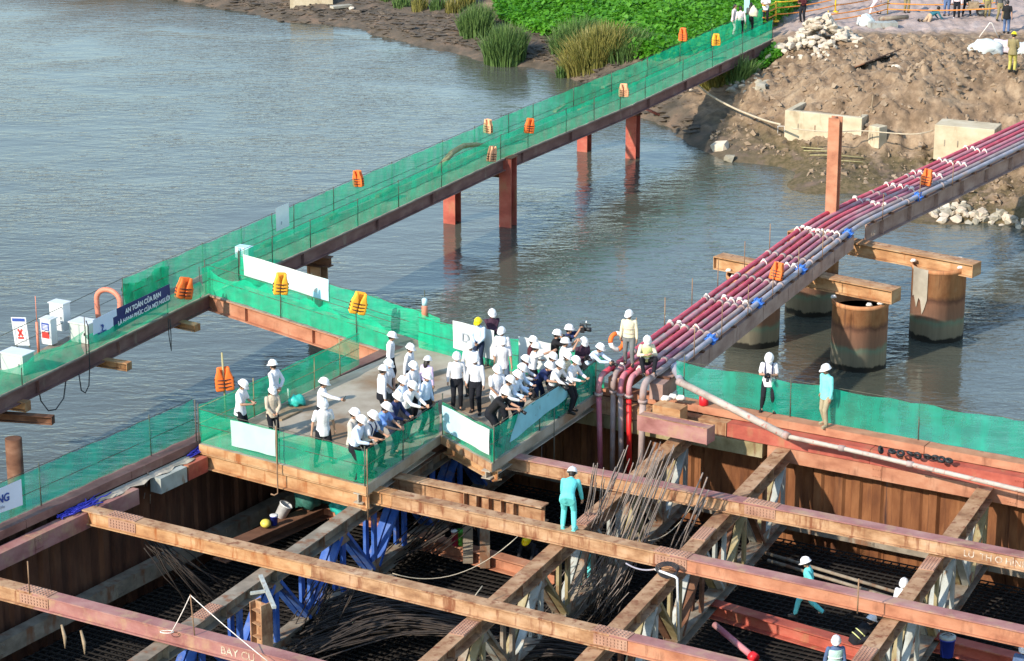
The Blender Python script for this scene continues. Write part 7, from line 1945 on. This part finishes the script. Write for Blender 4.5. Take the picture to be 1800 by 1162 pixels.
a = pe(1001, 570, 0, 'overhead', 100, 'navy', 'tnavy', 'person in dark blue holding a video camera high', 'short'); device(a, 'video_camera', 'video camera held high above the photographers')
a = pe(1029, 595, 0, 'shootlow', 150, 'plaid', 'tblack', 'person in a checked shirt holding a camera at the chest near the far corner'); device(a, 'camera', 'camera held at the chest near the far corner of the platform')
a = pe(1058, 604, 0, 'shootlean', 118, 'paleblue', 'tblack', 'person in pale blue leaning out over the far corner of the net'); device(a, 'camera', 'small camera held out over the far corner of the net', pitch=10)
pe(922, 640, 0, 'rail', 110, 'paleblue', 'tnavy', 'person in pale blue leaning just left of the navy photographer')
pe(1016, 627, 0, 'rail', 120, 'white', 'tblack', 'person in white leaning on the far part of the right net, nearest the pipes')
pe(975, 620, 0, 'front', 110, 'white', 'tblack', 'person in white standing between the raised arm and the navy photographer')
pe(711, 662, 0, 'front', 120, 'paleblue', 'tblack', 'person in pale blue standing just behind the dark navy jacket')
# pipes and right wall
a = pe(1105, 545, .76, 'stand2', 192, 'cream', 'jeansgrey', 'worker in a cream shirt and rubber boots standing on the pipes', group='workers on the pipes and walls')
vest(a, 'c_cream', 'c_beige')
q = a['W']((.36, .05, .72)); root = empty('life_ring', q, 'orange and white life ring beside the worker standing on the pipes', 'life ring')
for k in range(4):
    b = MB(); rm = Matrix.Rotation(R(35), 3, 'Z') @ Matrix.Rotation(R(75), 3, 'X'); b.tube([q + rm @ Vector((math.cos(t) * .24, math.sin(t) * .24, 0)) for t in [(k + j / 6) * math.pi / 2 for j in range(7)]], .07, 10); b.build('segment', M['jacket_o' if k % 2 else 'float_white'], root)
a = pe(1139, 592, .70, 'sit', 172, 'cream', 'tblack', 'worker in a yellow vest sitting on the pipes', group='workers on the pipes and walls'); vest(a, 'c_vest')
a = pe(1352, 623, 0, 'shootlow', 190, 'white', 'tblack', 'photographer in white and black with a backpack standing on the right wall', 'short', False, group='workers on the pipes and walls', sc=1.08); device(a, 'camera', 'black camera held by the photographer on the right wall', pitch=30)
backpack(a, 'navy backpack of the photographer on the right wall')
pe(1450, 640, 0, 'stand2', 235, 'turq2', 'khaki', 'worker in a turquoise shirt and khaki trousers standing on the right wall', tuck=False, group='workers on the pipes and walls', shoes='c_khaki', sc=1.08)
# in the pit
pe(1007, 820, ZB, 'bent', 12, 'turq', 'turq', 'worker in turquoise overalls bent over on the long beam with the back to the camera', tuck=False, group='workers in the pit', shoes='c_turq2', sc=1.1)
pe(1413, 979, -2.95, 'walk', 285, 'turq', 'turq', 'worker in turquoise overalls striding along the red beam in the pit', tuck=False, group='workers in the pit', sc=1.03)
pe(1589, 1017, -3.2, 'stand', 200, 'white', 'jeans', 'person in white almost hidden behind the strut at the right', group='workers in the pit')
a = pe(1536, 1080, -3.2, 'crouch', 70, 'black', 'tblack', 'crouching worker in black with a yellow vest band beside the strut', group='workers in the pit'); vest(a, 'c_black', 'c_vest')
a = pe(1470, 1118, -3.2, 'stand2', 175, 'steelblue', 'tnavy', 'worker in a blue shirt and pale green vest at the bottom of the picture', group='workers in the pit'); vest(a, 'c_vestg', 'c_white')
pe(924, 944, -3.2, 'crouch', 200, 'black', 'tblack', 'crouching worker in a yellow helmet in the shade below the long beam', hat='helmet_y', group='workers in the pit')
pe(1010, 965, -3.2, 'bent', 220, 'turq', 'turq', 'worker in turquoise seen through the gap under the long beam', tuck=False, group='workers in the pit')
pe(850, 872, -3.2, 'stand', 170, 'navy', 'tgrey', 'person in dark clothes whose legs show under the long beam', group='workers in the pit')
pe(1800, 1132, -3.2, 'stand', 200, 'steelblue', 'jeans', 'helmeted worker cut off by the lower right corner', group='workers in the pit')
# the far bank
FG = 'people on the far bank'
far_ = lambda px, py, pz, face, sh, tr, lab, **k: pe(0, 0, 0, pz, face, sh, tr, lab, group=FG, world=k.pop('at', None) or (lambda p: Vector((p.x, p.y, p.z)))(PG(px, py)), **k)
onb = lambda px, py: P(px, py, 0)
far_(0, 0, 'stand', 110, 'pinkw', 'pinkw', 'woman in a pale pink dress at the bank end of the footbridge', at=onb(1289, 62), hat=None, long_hair=True, sc=.96, tuck=False)
far_(0, 0, 'stand2', 350, 'pinkw', 'tblack', 'person in pink white with short black hair seen from behind on the footbridge', at=onb(1301, 66), hat=None, sc=.95)
far_(0, 0, 'phone', 20, 'tgrey', 'tblack', 'long haired woman in dark grey on the footbridge', at=onb(1318, 60), hat=None, long_hair=True, sc=.97)
sack(0, 0, 0, .22, .14, .34, 'c_cream', 'cream bag carried by the long haired woman on the footbridge', 41, 'bag', 'shoulder_bag', world=onb(1321, 62) + Vector((.05, -.25, 1.0)))
far_(0, 0, 'phone', 185, 'white', 'tblack', 'person in a white T shirt facing the camera at the end of the footbridge', at=onb(1345, 42), hat=None, sleeve='short', tuck=False)
far_(1411, 40, 'phone', 215, 'darkred', 'tblack', 'person in dark red behind the stone heap', hat=None)
far_(1538, 28, 'walk', 250, 'white', 'pinkw', 'person in pale trousers walking along the track', hat=None)
far_(1593, 22, 'stand', 170, 'camo', 'camo', 'person in patterned trousers standing on the track, feet just inside the picture', hat=None)
far_(1642, 36, 'lie', 62, 'teal', 'tan', 'person in a teal shirt stretched out on hands and toes on the ground', hat=None)
far_(1664, 27, 'stand', 200, 'navy', 'steelblue', 'person in blue jeans left of the standing group on the track', hat=None)
far_(1681, 33, 'stand2', 190, 'pinkw', 'tblack', 'person in black trousers and white shoes in the standing group', hat=None, shoes='c_white')
far_(1699, 28, 'wide', 185, 'black', 'tblack', 'person in black with legs apart in the standing group', hat=None)
far_(1735, 28, 'stand', 170, 'olive', 'camo', 'person in khaki camouflage at the right of the cart', hat=None)
far_(1757, 36, 'stand2', 160, 'tgrey', 'camo', 'person in dark camouflage left of the man in the black T shirt', hat=None)
far_(1768, 60, 'stand', 20, 'black', 'steelblue', 'man in a black T shirt and blue jeans near the white sacks', hat=None, sleeve='short', tuck=False, sc=1.02)
far_(1778, 128, 'front', 25, 'camo', 'olive', 'worker in a yellow hat and khaki clothes on the dirt mound', hat='helmet_y', tuck=False, sc=1.1)

# tidy: colour of surfaces and last settings
SC.render.film_transparent = False
SC.cycles.max_bounces = 8
SC.cycles.transparent_max_bounces = 16
SC.cycles.caustics_reflective = False
SC.cycles.caustics_refractive = False
